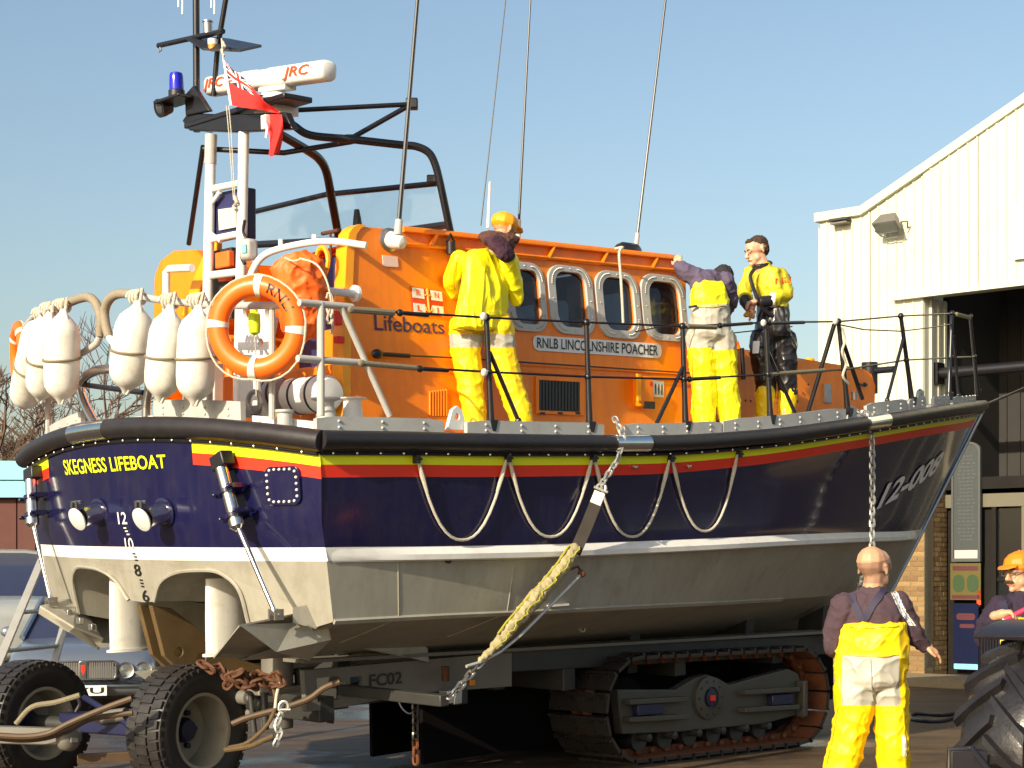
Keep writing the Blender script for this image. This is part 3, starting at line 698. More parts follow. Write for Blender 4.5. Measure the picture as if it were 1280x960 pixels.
rows += [(lambda w_: 1 + .088/(Kc(w_).z - Cc(w_).z), 4)] + [(lambda w_, k=k: lerp(1 + .088/(Kc(w_).z - Cc(w_).z), 2, k/3), 4) for k in (1, 2, 3)]
rows += [(lambda w_, k=k: 2 + k/6, 4) for k in range(1, 7)]
mb = MB()
for sg in (-1, 1):
    o = len(mb.v); nr = len(rows)
    for w_ in ws:
        for fq, _ in rows: p = hullpt(w_, fq(w_)); mb.v.append(B(p.x, sg*p.y, p.z))
    for i in range(NW):
        for j in range(nr-1):
            qm = rows[j+1][0](ws[i]) - 2
            if j >= nr-7 and 0 < qm and ws[i] < .17 and .55 <= qm <= .95: continue      # open above the propeller tunnels
            a = o + i*nr + j; f_ = [a, a+1, a+nr+1, a+nr]
            mb.f.append(f_ if sg < 0 else f_[::-1]); mb.m.append(rows[j][1])
hull = build('hull', mb, ['navy', 'lime', 'red_band', 'white_band', 'alu'], boat, smooth=28, fixn=False)
# stern: curved in plan, two propeller arches cut out below
TRN = lambda t, h: B(strn(t, h), t, h)
def ttop(t): k = abs(t)/1.9; return Gc(0).z + .15*(1-k*k)
tpx = lambda u, v: solve(TRN, u, v, (0, 2))
def arch(px, n=8):
    a = [V((*tpx(u, v), 0)) for u, v in px]; return [(p.x, p.y) for p in smoothpts(a, n)]
archS = arch(((195, 752), (203, 728), (222, 716), (250, 713), (276, 716), (300, 737), (313, 782)))
mir = lambda L: [(-x, y) for x, y in L][::-1]
zc = Cc(0).z; c0 = archS[0]; c1 = archS[-1]
archS = [(min(x, -.03), y) for x, y in archS]
hK = Kc(0).z
def halfT(t): return t
out = []
n = 24
for i in range(n+1): t = lerp(-1.9, 1.9, i/n); out.append((t, ttop(t)))
mb = MB()
def inrow(poly_fn, m):
    pass
def tr_region(loop, m, dens=.12):
    mb.cm = m; bm = bmesh.new()
    tri = tessellate_polygon([[V((x, y, 0)) for x, y in loop]])
    vs = [bm.verts.new((x, y, 0)) for x, y in loop]; bm.verts.ensure_lookup_table()
    for t in tri:
        try: bm.faces.new([vs[i] for i in t])
        except ValueError: pass
    for _ in range(4):
        es = [e for e in bm.edges if e.calc_length() > dens*2]
        if not es: break
        bmesh.ops.subdivide_edges(bm, edges=es, cuts=1); bmesh.ops.triangulate(bm, faces=bm.faces)
    bm.verts.index_update(); o = len(mb.v)
    for v in bm.verts: mb.v.append(TRN(v.co.x, v.co.y))
    for f in bm.faces: mb.f.append([o+v.index for v in f.verts]); mb.m.append(m)
    bm.free()
def strip(fa, fb, t0, t1, m, n=20):
    mb.cm = m; mb.grid(lambda a, b: TRN(lerp(t0, t1, a), lerp(fa(lerp(t0, t1, a)), fb(lerp(t0, t1, a)), b)), n, 3)
edge = lambda h: lerp(1.9, 1.87, (2.45-h)/.75) if h > hK else lerp(1.87, 1.82, (hK-h)/(hK-zc))
ty = lambda d: (lambda t: ttop(t) - d)
te = abs(tpx(240, 560)[0]); tq = tpx(60, 575)[0]
for s0, s1, a, b in ((-1.9, -te, 1, 2), (-te, tq, 0, 0), (tq, 1.9, 1, 2)):
    strip(ty(0), ty(.085), s0, s1, 0); strip(ty(.085), ty(.17), s0, s1, a); strip(ty(.17), ty(.25), s0, s1, b)
nn = 24
mb.cm = 0; mb.grid(lambda a, b: (lambda h0, q: TRN(q*1.0, h0))(lerp(ttop(lerp(-1,1,a)*1.89)-.25, hK, b), lerp(-1, 1, a)*lerp(1.9, 1.87, b)), nn, 6)
mb.cm = 3; mb.grid(lambda a, b: TRN(lerp(-1, 1, a)*1.87, lerp(hK, hK-.09, b)), nn, 1)
hB = hK - .09
eb = edge(hB)
loop = [(-eb, hB)] + [(lerp(-eb, eb, i/20), hB) for i in range(1, 20)] + [(eb, hB), (1.82, zc), (1.6, zc-.06)] + [(x, y) for x, y in mir(archS)] + [(0, archS[0][1]-.01)] + archS + [(-1.6, zc-.06), (-1.82, zc)]
seen = []; 
for p in loop:
    if not seen or (abs(p[0]-seen[-1][0]) + abs(p[1]-seen[-1][1])) > 1e-4: seen.append(p)
tr_region(seen, 4)
build('transom', mb, ['navy', 'lime', 'red_band', 'white_band', 'alu'], boat, smooth=35, fixn=False)
for sg in (1, -1):
    L = archS if sg > 0 else mir(archS)
    mb = MB()
    tcx = sum(x for x, y in L)/len(L)
    def tun(a, b, L=L, tcx=tcx):
        i = a*(len(L)-1); k = min(int(i), len(L)-2); x, y = lerp(V(L[k]), V(L[k+1]), i-k)
        h0 = archS[0][1]
        x2 = tcx + (x-tcx)*(1-.35*b); y2 = lerp(y, lerp(y, .85, .8), b*b) if y > h0-.02 else lerp(y, .85, b)
        return B(strn(x, y) + 1.75*b, x2, y2)
    mb.grid(tun, 40, 8); o = build('propeller_tunnel', mb, 'alu', boat, smooth=40, fixn=False)
    mb = MB(); pts = [TRN(x, y) - _A*.012 for x, y in L]; mb.tube(pts, .014, 6); build('arch_trim', mb, 'alu', boat)
    # rudder hanging in the arch
    u, v0, v1 = ((288, 722, 818) if sg > 0 else (167, 722, 813))
    pc = WS(u, 775, .62); b_ = Binv(pc); zt, zb_ = Binv(WS(u, v0, .62)).z, Binv(WS(u, v1, .62)).z
    mb = MB()
    def foil(h, sc): return [B(.62 + .17*sc*math.cos(a_) - .04, b_.y + .065*sc*math.sin(a_), h) for a_ in [2*math.pi*i/20 for i in range(20)]]
    mb.rings([foil(zt, .92), foil(lerp(zt, zb_, .5), .98), foil(zb_+.02, 1.0)]); ru = build('rudder', mb, 'vinyl', boat)
    mb = MB(); mb.rings([foil(zb_+.018, 1.16), foil(zb_, 1.16)]); build('end_plate', mb, 'vinyl', ru)
    mb = MB(); mb.cyl(B(.6, b_.y, zt-.05), B(.6, b_.y, zt+.15), .03); build('stock', mb, 'steel', ru)
# lettering and marks on the stern
def tr_text(name, txt, px, m, **k): return text_on(name, txt, TRN, pxc(TRN, (0, 2), *px), m, boat, **k)
tr_text('stern_lettering', 'SKEGNESS LIFEBOAT', ((83, 594), (209, 585), (207, 568), (79, 575)), 'lime', off=.006, thick=.012)
for txt, px, m in (('12', ((149, 655), (160, 655), (158, 640), (147, 640)), 'white'), ('10', ((158, 687), (169, 687), (166, 672), (156, 672)), 'white'), ('8', ((170, 720), (178, 720), (175, 705), (167, 705)), 'ink_black'), ('6', ((180, 752), (188, 752), (185, 737), (177, 737)), 'ink_black')):
    tr_text('draught_mark', txt, px, m, off=.006, thick=.01)
for (u, v), m in (((157, 660), 'white'), ((159, 664), 'white'), ((161, 668), 'white'), ((168, 692), 'ink_black'), ((170, 696), 'ink_black'), ((171, 700), 'ink_black'), ((177, 725), 'ink_black'), ((178, 729), 'ink_black'), ((179, 733), 'ink_black')):
    a, b = tpx(u, v); mb = MB(); mb.plate([rrect(a, b, .018, .005, .002, 1)], lambda x, y: TRN(x, y) - _A*.007, _A*.003); build('draught_tick', mb, m, boat, smooth=0)
# exhausts with hinged flaps
for k, (u, v) in enumerate(((126, 640), (207, 640))):
    a, b = tpx(u, v); p = TRN(a, b); nrm = (-_A*.97 + _P*(-.1) - _U*.18).normalized()
    mb = MB(); mb.lathe(p + _A*.03, nrm, [(.072, 0), (.072, .20), (.064, .20), (.064, .03)], 24); ex = build('exhaust_pipe', mb, 'chrome', boat)
    mb = MB(); mb.lathe(p + _A*.01, nrm, [(.105, 0), (.105, .03), (.075, .04)], 24); build('exhaust_flange', mb, 'navy', ex)
    fp = p + nrm*.205 - _U*.01; fd = (nrm + _U*-.25).normalized()
    mb = MB(); mb.lathe(fp, fd, [(.085, 0), (.085, .010), (.055, .02), (.01, .024)], 24); fo = build('exhaust_flap', mb, 'flap', ex)
    mb = MB()
    for d in (-.03, .03): mb.box(fp + _U*.098 + _P*d, _P*.014, _A*.03, _U*.03)
    mb.cyl(fp + _U*.12 - _P*.06, fp + _U*.12 + _P*.06, .012, n=8); build('flap_hinge', mb, 'chrome', ex)
# trim-tab rams
def ram(px0, px1, px2, sg):
    p0 = TRN(*tpx(*px0)) - _A*.09; p1 = TRN(*tpx(*px1)) - _A*.12; e = WS(px2[0], px2[1], .20)
    d = (p1-p0).normalized()
    mb = MB(); mb.cyl(p0 - d*.04, p1, .045, n=16); mb.lathe(p1, d, [(.052, -.02), (.052, .03), (.03, .05), (.02, .06)], 16); ro = build('trim_ram', mb, 'chrome', boat)
    mb = MB(); mb.cyl(p1, e, .018, n=10); build('ram_rod', mb, 'chrome', ro)
    for k in (.35, .85):
        q = p0.lerp(p1, k); x = d.cross(_A).normalized()
        mb = MB(); mb.lathe(q - d*.012, d, [(.062, 0), (.062, .028)], 16)
        for s_ in (-1, 1):
            mb.box(q + x*s_*.075 + _A*.02, x*.03, d*.016, _A*.05); mb.cyl(q + x*s_*.088 - _A*.05, q + x*s_*.088 + _A*.1, .014, n=8); mb.ell(q + x*s_*.088 - _A*.05, x*.018, d*.018, _A*.018, 8, 6)
        build('ram_clamp', mb, 'navy', ro)
    mb = MB(); mb.box(p0 - d*.09 + _A*.02, d.cross(_A)*.075, d*.05, _A*.05); build('ram_cap', mb, 'black', ro, bevel=.01)
    mb = MB()
    for s_ in (-1, 1): mb.box(e + _P*.03*s_, _P*.008, _A*.035, _U*.035)
    mb.cyl(e - _P*.05, e + _P*.05, .012, n=8); build('ram_foot', mb, 'steel', ro)
ram((293, 592), (314, 652), (345, 768), -1); ram((52, 606), (58, 650), (64, 752), 1)
# trim tabs
def tab(loop, drop, m='alu'):
    mb = MB(); n = len(loop); top = [V(p) for p in loop]; bot = [p - _U*drop for p in top]
    mb.rings([top, bot]); return mb
s1 = .42
tp = [WS(299, 781, .02), WS(345, 768, .20), WS(398, 756, .62), WS(412, 781, .66), WS(365, 779, .3)]
mb = MB(); P1 = [WS(299, 781, -.05), WS(382, 764, .5), WS(408, 776, .62), B(.72, -1.05, 1.04), B(.35, -.75, 1.02)]
mb.rings([P1, [p - _U*.012 for p in P1]]); tb = build('trim_tab', mb, 'alu', boat, smooth=0)
mb = MB(); P2 = [WS(299, 781, -.05), WS(345, 815, .25), WS(385, 826, .6), WS(412, 800, .66), WS(408, 776, .62), WS(365, 779, .4)]
mb.rings([P2, [p + _A*.012 for p in P2]]); build('trim_tab_skirt', mb, 'alu', tb, smooth=0)
mb = MB(); P3 = [WS(366, 760, .38), WS(404, 752, .62), WS(404, 781, .60), WS(394, 786, .52), WS(366, 778, .36)]
mb.rings([P3, [p + _A*.01 for p in P3]]); build('trim_tab_fin', mb, 'alu', tb, smooth=0)
mb = MB(); P4 = [WS(50, 757, .1), WS(95, 745, .5), WS(128, 798, .5), WS(92, 783, .25)]
mb.rings([P4, [p - _U*.015 for p in P4]]); tb = build('trim_tab', mb, 'alu', boat, smooth=0)
mb = MB(); P5 = [WS(50, 757, .1), WS(92, 783, .25), WS(128, 798, .5), WS(122, 812, .5), WS(85, 790, .25), WS(48, 767, .1)]
mb.rings([P5, [p + _A*.012 for p in P5]]); build('trim_tab_skirt', mb, 'alu', tb, smooth=0)
for u, v in ((85, 772), (100, 782), (115, 790)):
    p = WS(u, v-6, .3); mb = MB(); mb.box(p, _P*.03, _A*.02, _U*.025); build('tab_hinge', mb, 'steel', tb, bevel=.005)
# bolted hatch on the quarter
a, b = tpx(356, 607); o_ = rrect(a, b, .135, .125, .05, 6)
mb = MB(); mb.plate([o_], lambda x, y: TRN(x, y) - _A*.022, _A*.02); ht = build('quarter_hatch', mb, 'navy', boat, bevel=.006)
bi = rrect(a, b, .115, .105, .035, 2)
mb = MB(); k = 20; per = []
pts = bi + [bi[0]]; Ls = [math.dist(pts[i], pts[i+1]) for i in range(len(pts)-1)]; tot = sum(Ls)
for i in range(k):
    d = tot*i/k; j = 0
    while d > Ls[j]: d -= Ls[j]; j += 1
    x, y = lerp(V(pts[j]), V(pts[j+1]), d/Ls[j]); mb.ell(TRN(x, y) - _A*.025, _P*.0105, _U*.0105, _A*.0105, 8, 6)
build('hatch_bolts', mb, 'white', ht)['kind'] = 'stuff'
# black rubber belting: side, stern, with bright sleeves
def rub(pts, name='rubber_fender', m='rubber', r=.063, n=14): 
    mb = MB(); mb.tube(pts, r, n, ry=1.0); return build(name, mb, m, boat)
sG = lambda w_, dt=0., dh=0.: (lambda p: B(p.x, -(p.y+dt), p.z+dh))(Gc(w_))
pG = lambda w_, dt=0., dh=0.: (lambda p: B(p.x, (p.y+dt), p.z+dh))(Gc(w_))
W50 = [i/60 for i in range(61)]
rub([B(Gc(0).x-.02, -1.94, Gc(0).z)] + [sG(w_, .03) for w_ in W50[1:]] + [B(SB+.04, 0, Gc(1).z)])
rub([B(Gc(0).x-.02, 1.94, Gc(0).z)] + [pG(w_, .03) for w_ in W50[1:]] + [B(SB+.04, 0, Gc(1).z)])
TR2 = lambda t, d=0., dh=0.: B(strn(t, 2.5)-d, t, ttop(t)+dh)
rub([TR2(lerp(-1.95, 1.95, i/30), .03) for i in range(31)], r=.072)
for t0, t1 in ((lambda a: (a-.27, a+.27))(tpx(118, 540)[0]),):
    mb = MB(); mb.tube([TR2(lerp(t0, t1, i/8), .032) for i in range(9)], .077, 16); build('fender_sleeve', mb, 'chrome', boat)
def gpx(u): 
    lo, hi = 0., 1.
    for _ in range(40):
        m_ = (lo+hi)/2
        if proj(sG(m_))[0] < u: lo = m_
        else: hi = m_
    return lo
for u0, u1 in ((762, 805), (1078, 1104)):
    a, b = gpx(u0), gpx(u1); mb = MB(); mb.tube([sG(lerp(a, b, i/4), .03) for i in range(5)], .0685, 16); build('fender_sleeve', mb, 'chrome', boat)
mb = MB(); mb.tube([sG(w_, .012, -.085) for w_ in W50], .014, 6); mb.tube([TR2(lerp(-1.9, 1.9, i/30), .012, -.09) for i in range(31)], .014, 6); build('fender_clamp_strip', mb, 'black', boat)
mb = MB()
for i in range(58): mb.ell(sG(.008+i*.017, .028, -.085), _A*.009, _P*.009, _U*.009, 6, 4)
for i in range(20): mb.ell(TR2(lerp(-1.8, 1.8, i/19), .03, -.09), _A*.009, _P*.009, _U*.009, 6, 4)
build('fender_bolts', mb, 'steel', boat)['kind'] = 'stuff'
mb = MB(); mb.tube([TR2(lerp(-1.9, -te+.02, i/12), .022, -.073) for i in range(13)], .005, 4); build('gold_line', mb, 'gold_line', boat)
# deck
DK = .055
mb = MB()
mb.grid(lambda a, b: (lambda p: B(max(p.x, 0), lerp(-1, 1, b)*max(p.y-.01, 0), p.z+DK))(Gc(a)), 50, 6)
mb.grid(lambda a, b: (lambda t: lerp(B(strn(t, 2.5)+.0, t, ttop(t)+DK-.01), B(.52, t, Gc(0).z+DK-.002), a))(lerp(-1.9, 1.9, b)), 3, 12)
build('deck', mb, 'deck', boat, smooth=30)
# toe boards along the deck edge
RAIL = lambda s, h: B(s, -(gun(s)-.05), h)
rpx = lambda u, v: solve(RAIL, u, v, (4, 2.7))
def toe(u0, u1, hh, name='toe_board', m='deckgrey', n=8, yo=0.):
    a, b = gpx(u0), gpx(u1); mb = MB(); rings = []
    for i in range(n+1):
        w_ = lerp(a, b, i/n); p = Gc(w_); hh_ = hh*(1 if 0 < i < n else .9)
        rings.append([B(p.x, -(p.y-d), p.z+z) for d, z in ((.02-yo, .045), (.02-yo, hh_), (.055-yo, hh_), (.055-yo, .045))])
    mb.rings(rings)
    L = (Gc(b)-Gc(a)).length; k = max(2, int(L/.28))
    for i in range(k):
        p = Gc(lerp(a, b, (i+.5)/k))
        for z in (.085, .125): mb.ell(B(p.x, -(p.y-.02), p.z+z), _A*.011, _P*.013, _U*.011, 6, 4)
    return build(name, mb, m, boat, smooth=30)
for u0, u1, h_ in ((386, 558, .155), (587, 758, .155), (784, 905, .155), (907, 1060, .165), (1086, 1136, .17), (1139, 1160, .16), (1170, 1190, .15), (1194, 1222, .13)): toe(u0, u1, h_)
# lugs, rings and bollards at the deck edge
def lug(u, v, sz=.07, m='deckgrey', yo=.06):
    a, b = rpx(u, v); p = B(a, -(gun(a)-yo), b); mb = MB()
    mb.plate([[(-sz*1.3, -sz), (sz*1.3, -sz), (sz*.6, sz*.9), (0, sz*1.25), (-sz*.6, sz*.9)], [(sz*.3*math.cos(q*.785), sz*.25 + sz*.3*math.sin(q*.785)) for q in range(8)]], lambda x, y: p + _A*x + _U*y, _P*.03)
    build('deck_lug', mb, m, boat, bevel=.004)
lug(573, 524, .075, 'white'); lug(1068, 517, .06); lug(1153, 497, .07, 'steel')
def lathe_px(name, u, v0, v1, r, t, m, prof=None, parent=None):
    p0, p1 = WT(u, v1, t), WT(u, v0, t); L = (p1-p0).length; mb = MB()
    mb.lathe(p0, _U, [(a*r, b*L) for a, b in (prof or ((1, 0), (1, .75), (1.25, .85), (1.25, 1), (.9, 1)))], 20); return build(name, mb, m, parent or boat)
lathe_px('bollard', 408, 497, 524, .07, -1.5, 'deckgrey', ((1.1, 0), (.8, .5), (.8, .8), (1.45, .92), (1.4, 1)))
lathe_px('bollard', 441, 497, 524, .075, -1.45, 'white', ((1, 0), (.85, .6), (.85, .85), (1.3, .95), (1.25, 1)))
lathe_px('bollard', 356, 512, 532, .05, -1.55, 'deckgrey'); 
p = WS(318, 503, .62); mb = MB(); mb.tube([p + _P*.075*math.cos(a*.3927) + _U*.075*math.sin(a*.3927) for a in range(16)], .018, 8, close=True); mb.plate([[(-.2, -.1), (.2, -.1), (.08, -.02), (-.08, -.02)]], lambda x, y: p + _P*x + _U*y, _A*.03); build('fairlead_ring', mb, 'steel', boat)
# stern toe boards
def stoe(u0, u1, hh, name='stern_board', m='deckgrey', d=-.10):
    a, b = tpx(u0, 535)[0], tpx(u1, 535)[0]; mb = MB(); rings = []
    for i in range(7):
        t = lerp(a, b, i/6); rings.append([B(strn(t, 2.5)-d+q, t, ttop(t)+z) for q, z in ((0, .05), (0, hh), (.04, hh), (.04, .05))])
    mb.rings(rings)
    for i in range(4):
        t = lerp(a, b, (i+.5)/4)
        for z in ((.095, .14) if hh > .15 else (.07,)): mb.ell(B(strn(t, 2.5)-d, t, ttop(t)+z), _A*.012, _P*.012, _U*.012, 6, 4)
    return build(name, mb, m, boat, smooth=30)
stoe(176, 285, .19); stoe(46, 85, .19); stoe(290, 372, .10, m='white', d=-.16); stoe(90, 172, .085, m='white', d=-.12)
for u in (30, 36): 
    t = tpx(u, 560)[0]; mb = MB(); mb.cyl(B(.62, min(t, 1.75), ttop(1.7)+.04), B(.62, min(t, 1.75), ttop(1.7)+.16), .03); build('deck_pin', mb, 'deckgrey', boat)
# spray rail below the white band
mb = MB(); rings = []
for i in range(41):
    w_ = lerp(.005, .93, i/40); sc = min(1, i/5, (40-i)/5)
    p = Kc(w_); dz = .088*0 + .05
    rings.append([B(p.x, -(p.y + d*sc - .004), p.z - z) for d, z in ((0, .0), (.055, .052), (.05, .088), (0, .10))])
mb.rings(rings); build('spray_rail', mb, ['white_band'], boat, smooth=30)
mb = MB(); rings = []
for i in range(41):
    w_ = lerp(0, .6, i/40); p = Cc(w_); rings.append([B(p.x, -(p.y + d), p.z + z) for d, z in ((0, .02), (.018, .004), (0, -.02), (-.02, 0))])
mb.rings(rings); build('chine_bar', mb, 'alu', boat)
mb = MB(); a = Cc(.215); mb.bbox(a.x, a.x+.22, -a.y-.02, -a.y, a.z+.03, a.z+.045); build('chine_step', mb, 'white_band', boat, smooth=0)
for w_ in (.06, .17):
    mb = MB(); mb.tube([side(w_, 1 + q) - _P*.001 for q in (.22, .4, .6, .8, 1.0, 1.15, 1.3)], .0045, 5); build('weld_seam', mb, 'alu', boat)
for u, v in ((560, 699), (728, 786), (648, 0)):
    if not v: continue
    a, b = solve(side, u, v, (.2, 1.6)); p = side(a, b); mb = MB(); mb.lathe(p + _P*.02, -_P, [(.03, 0), (.03, .03), (.018, .03), (.018, 0)], 14); build('drain', mb, 'black' if u == 560 else 'alu', boat)
for u, v in ((790, 584), (857, 583)):
    a, b = solve(side, u, v, (.3, .2)); p = side(a, b); mb = MB(); mb.ell(p - _P*.02, _A*.016, _P*.03, _U*.016, 10, 8); mb.ell(p - _P*.045 - _A*.005, _A*.022, _P*.012, _U*.012, 10, 6); build('side_stud', mb, 'chrome', boat)
# stem bar and bow number
mb = MB(); mb.tube([B(SB+.03, 0, Gc(1).z-.05), B(Kc(1).x+.01, 0, Kc(1).z), B(Cc(1).x+.01, 0, Cc(1).z), B(9.37, 0, .66)], .028, 8); build('stem_bar', mb, 'steel', boat)
text_on('bow_number', '12-008', side, pxc(side, (.8, .6), (1094, 637), (1168, 590), (1182, 561), (1109, 604)), 'ink_silver', boat, off=.012, thick=.03)
# grab lines looped along the side
gl = ((518, 632, 675), (632, 739, 671), (739, 836, 671), (836, 921, 664))
def sp(u, v): return side(*solve(side, u, v, (.3, .5)))
for u0, u1, vb in gl:
    v0 = 577 if u0 < 900 else 572; vt1 = 577 if u1 < 900 else 570; pts = []
    for i in range(17):
        q = i/16; u = lerp(u0+2, u1-2, q); v = lerp(v0, vt1, q) + (vb - lerp(v0, vt1, q))*(1-abs(2*q-1)**2.3); pts.append(sp(u, v) - _P*.022)
    mb = MB(); mb.tube(pts, .0105, 8); g = build('grab_line', mb, 'rope', boat)
    for e, d in ((pts[0], pts[2]), (pts[-1], pts[-3])):
        mb = MB(); mb.tube([e + _U*.01, e.lerp(d, .35), e.lerp(d, .8)], [.011, .017, .012], 8); build('splice', mb, 'rope', g)
for u, v in ((518, 574), (632, 573), (739, 573), (836, 573), (921, 568)):
    p = sp(u, v); mb = MB(); mb.box(p - _P*.02, _A*.016, _P*.03, _U*.028); mb.cyl(p - _P*.045 - _A*.03, p - _P*.045 + _A*.03, .01, n=8); build('line_eye', mb, 'black', boat, bevel=.004)
# ------------------------------------------------------------------ cabin
CAB = lambda s, h: B(s, -(1.24 - .10*(h-2.5)), h)
cpx = lambda u, v: solve(CAB, u, v, (3, 3.3))
cl = lambda *px: [cpx(u, v) for u, v in px]
wins = (((629,328,680,414), (641,338,674,405)), ((685,333,740,418), (694,341,732,409)), ((744,340,798,423), (753,348,791,413)), ((801,344,856,426), (811,353,849,418)))
def wr(px, n=6, k=.29):
    u0, v0, u1, v1 = px; a0, _ = cpx(u0, (v0+v1)/2); a1, _ = cpx(u1, (v0+v1)/2); _, b1 = cpx((u0+u1)/2, v0); _, b0 = cpx((u0+u1)/2, v1)
    return rrect((a0+a1)/2, (b0+b1)/2, (a1-a0)/2, (b1-b0)/2, (a1-a0)*k, n)
hd = 2.50
out = [(cpx(427, 526)[0], hd), (cpx(866, 526)[0], hd)] + cl((858, 400), (857, 338), (852, 326), (846, 324), (452, 283), (443, 285), (438, 292), (435, 310))
zmin, amx, smx, roofA, roofF = hd, out[0][0], out[1][0], cpx(452, 283), cpx(846, 324)
cab = []
mb = MB(); mb.plate([out] + [wr(i) for o, i in wins], CAB, _P*.07); cw = build('cabin_side', mb, 'orange', boat, smooth=20)
mb = MB(); Q = lambda s, h: B(s, (1.24 - .10*(h-2.5)), h); mb.plate([out] + [wr(i) for o, i in wins], Q, -_P*.07); cw2 = build('cabin_side', mb, 'orange', boat, smooth=20)
for o_, i_ in wins:
    O_, I_ = wr(o_), wr(i_, k=.29)
    mb = MB(); mb.plate([O_, I_], lambda s, h: CAB(s, h) - _P*.022, _P*.03); fr = build('window', mb, 'pipe', boat, bevel=.008)
    mid = [((a[0]+b[0])/2, (a[1]+b[1])/2) for a, b in zip(O_, I_)]
    mb = MB()
    for i in range(0, len(mid)): 
        for k in (0, .5):
            a = V(mid[i]).lerp(V(mid[(i+1) % len(mid)]), k); mb.ell(CAB(*a) - _P*.024, _A*.007, _P*.006, _U*.007, 6, 4)
    build('frame_bolts', mb, 'steel', fr)['kind'] = 'stuff'
    mb = MB(); mb.plate([I_], lambda s, h: CAB(s, h) + _P*.015, _P*.008); build('pane', mb, 'cabin_glass', fr, smooth=0)
    mb = MB(); mb.plate([O_, I_], lambda s, h: Q(s, h) + _P*.02, -_P*.03); build('window', mb, 'pipe', boat)
rf = lambda s: lerp(roofA[1], roofF[1], (s-roofA[0])/(roofF[0]-roofA[0]))
RS = 2.28
mb = MB()
def roofp(a, b, dz=0.):
    s = lerp(RS-.05, smx-.02, a); t = lerp(-1, 1, b); h = rf(s) - .0
    return B(s, t*(1.24-.10*(h-2.5)-.005), h - .005 + .07*(1-t*t) + dz)
mb.grid(lambda a, b: roofp(a, b), 10, 10); mb.grid(lambda a, b: roofp(a, b, -.05), 10, 10); build('cabin_roof', mb, 'orange', boat, smooth=30)
# roof-edge grab rail
a, b = cpx(503, 291), cpx(848, 326)
mb = MB(); rings = []
for i in range(21):
    q = i/20; s = lerp(a[0], b[0], q); h = rf(s); k = 1 if 0 < i < 20 else .6
    rings.append([B(s, -(1.24-.10*(h-2.5)) + t, h + z) for t, z in ((.10, .035), (-.03*k, .03), (-.045*k, .012), (-.045*k, -.008), (-.03*k, -.012), (.06, -.01))])
mb.rings(rings); build('roof_grab_rail', mb, 'orange', boat, smooth=40)
mb = MB(); mb.tube([B(lerp(a[0], b[0], q), -(1.24-.10*(rf(lerp(a[0], b[0], q))-2.5)) - .03, rf(lerp(a[0], b[0], q)) - .10) for q in (0, .25, .5, .75, 1)], .014, 6)
for i in range(5):
    s = lerp(a[0], b[0], (i+.5)/5); h = rf(s); t = -(1.24-.10*(h-2.5)); mb.tube([B(s, t-.03, h-.01), B(s-.06, t-.03, h-.1), B(s-.07, t+.02, h-.11)], .016, 6)
build('grab_bar', mb, 'orange', boat)
# front, bulkhead, floor, inner fittings
mb = MB()
fw = [(-1.16, 2.5), (1.16, 2.5), (1.06, rf(smx)-.02), (-1.06, rf(smx)-.02)]
mb.plate([fw, rrect(-.55, 3.62, .40, .26, .08), rrect(.55, 3.62, .40, .26, .08)], lambda t, h: B(smx - .09 - .25*max(0, h-3.2)*0, t, h), _A*.06); build('cabin_front', mb, 'orange', boat, smooth=20)
for t in (-.55, .55):
    mb = MB(); mb.plate([rrect(t, 3.62, .41, .27, .08)], lambda x, h: B(smx - .05, x, h), _A*.008); build('front_pane', mb, 'cabin_glass', boat, smooth=0)
mb = MB(); mb.plate([[(-1.1, 2.3), (1.1, 2.3), (1.05, rf(RS)-.03), (-1.05, rf(RS)-.03)]], lambda t, h: B(RS, t, h), _A*.05); build('bulkhead', mb, 'orange', boat, smooth=0)
mb = MB(); mb.bbox(.9, 4.9, -1.12, 1.12, 2.40, 2.46); build('cabin_floor', mb, 'deck', boat, smooth=0)
mb = MB(); mb.bbox(4.0, 4.7, -.95, .95, 2.46, 3.28); mb.bbox(2.5, 3.3, .2, .9, 2.46, 3.4); mb.bbox(2.9, 3.2, -.7, -.25, 2.46, 3.5); build('cabin_console', mb, 'dark_chassis', boat, bevel=.03)
mb = MB(); mb.box(B(2.95, -.95, 3.47), _A*.07, _P*.05, _U*.06); mb.box(B(3.7, -.9, 3.36), _A*.05, _P*.04, _U*.06); build('instrument', mb, 'white', boat, bevel=.01)
# cockpit: console with navy cover, inner walls, port flank box
mb = MB(); mb.plate([[(-.95, 3.0), (.3, 3.0), (.32, 3.92), (.2, 3.97), (-.9, 3.97)]], lambda t, h: B(1.92, t, h), _A*.14); build('seat_back', mb, 'navy_vinyl', boat, bevel=.03)
mb = MB(); mb.bbox(1.5, 2.25, -1.0, -.55, 2.5, 3.35); mb.bbox(1.4, 2.25, .5, 1.05, 2.5, 3.4); build('cockpit_locker', mb, 'orange', boat, bevel=.03)
mb = MB(); mb.plate([rrect(0, 0, .10, .14, .03)], lambda x, y: B(1.28+x*.1, -1.12-.02*0, 2.95) + _P*(.25+x) + _U*y, _A*.05); build('locker_door', mb, 'orange_lit', boat, bevel=.01)
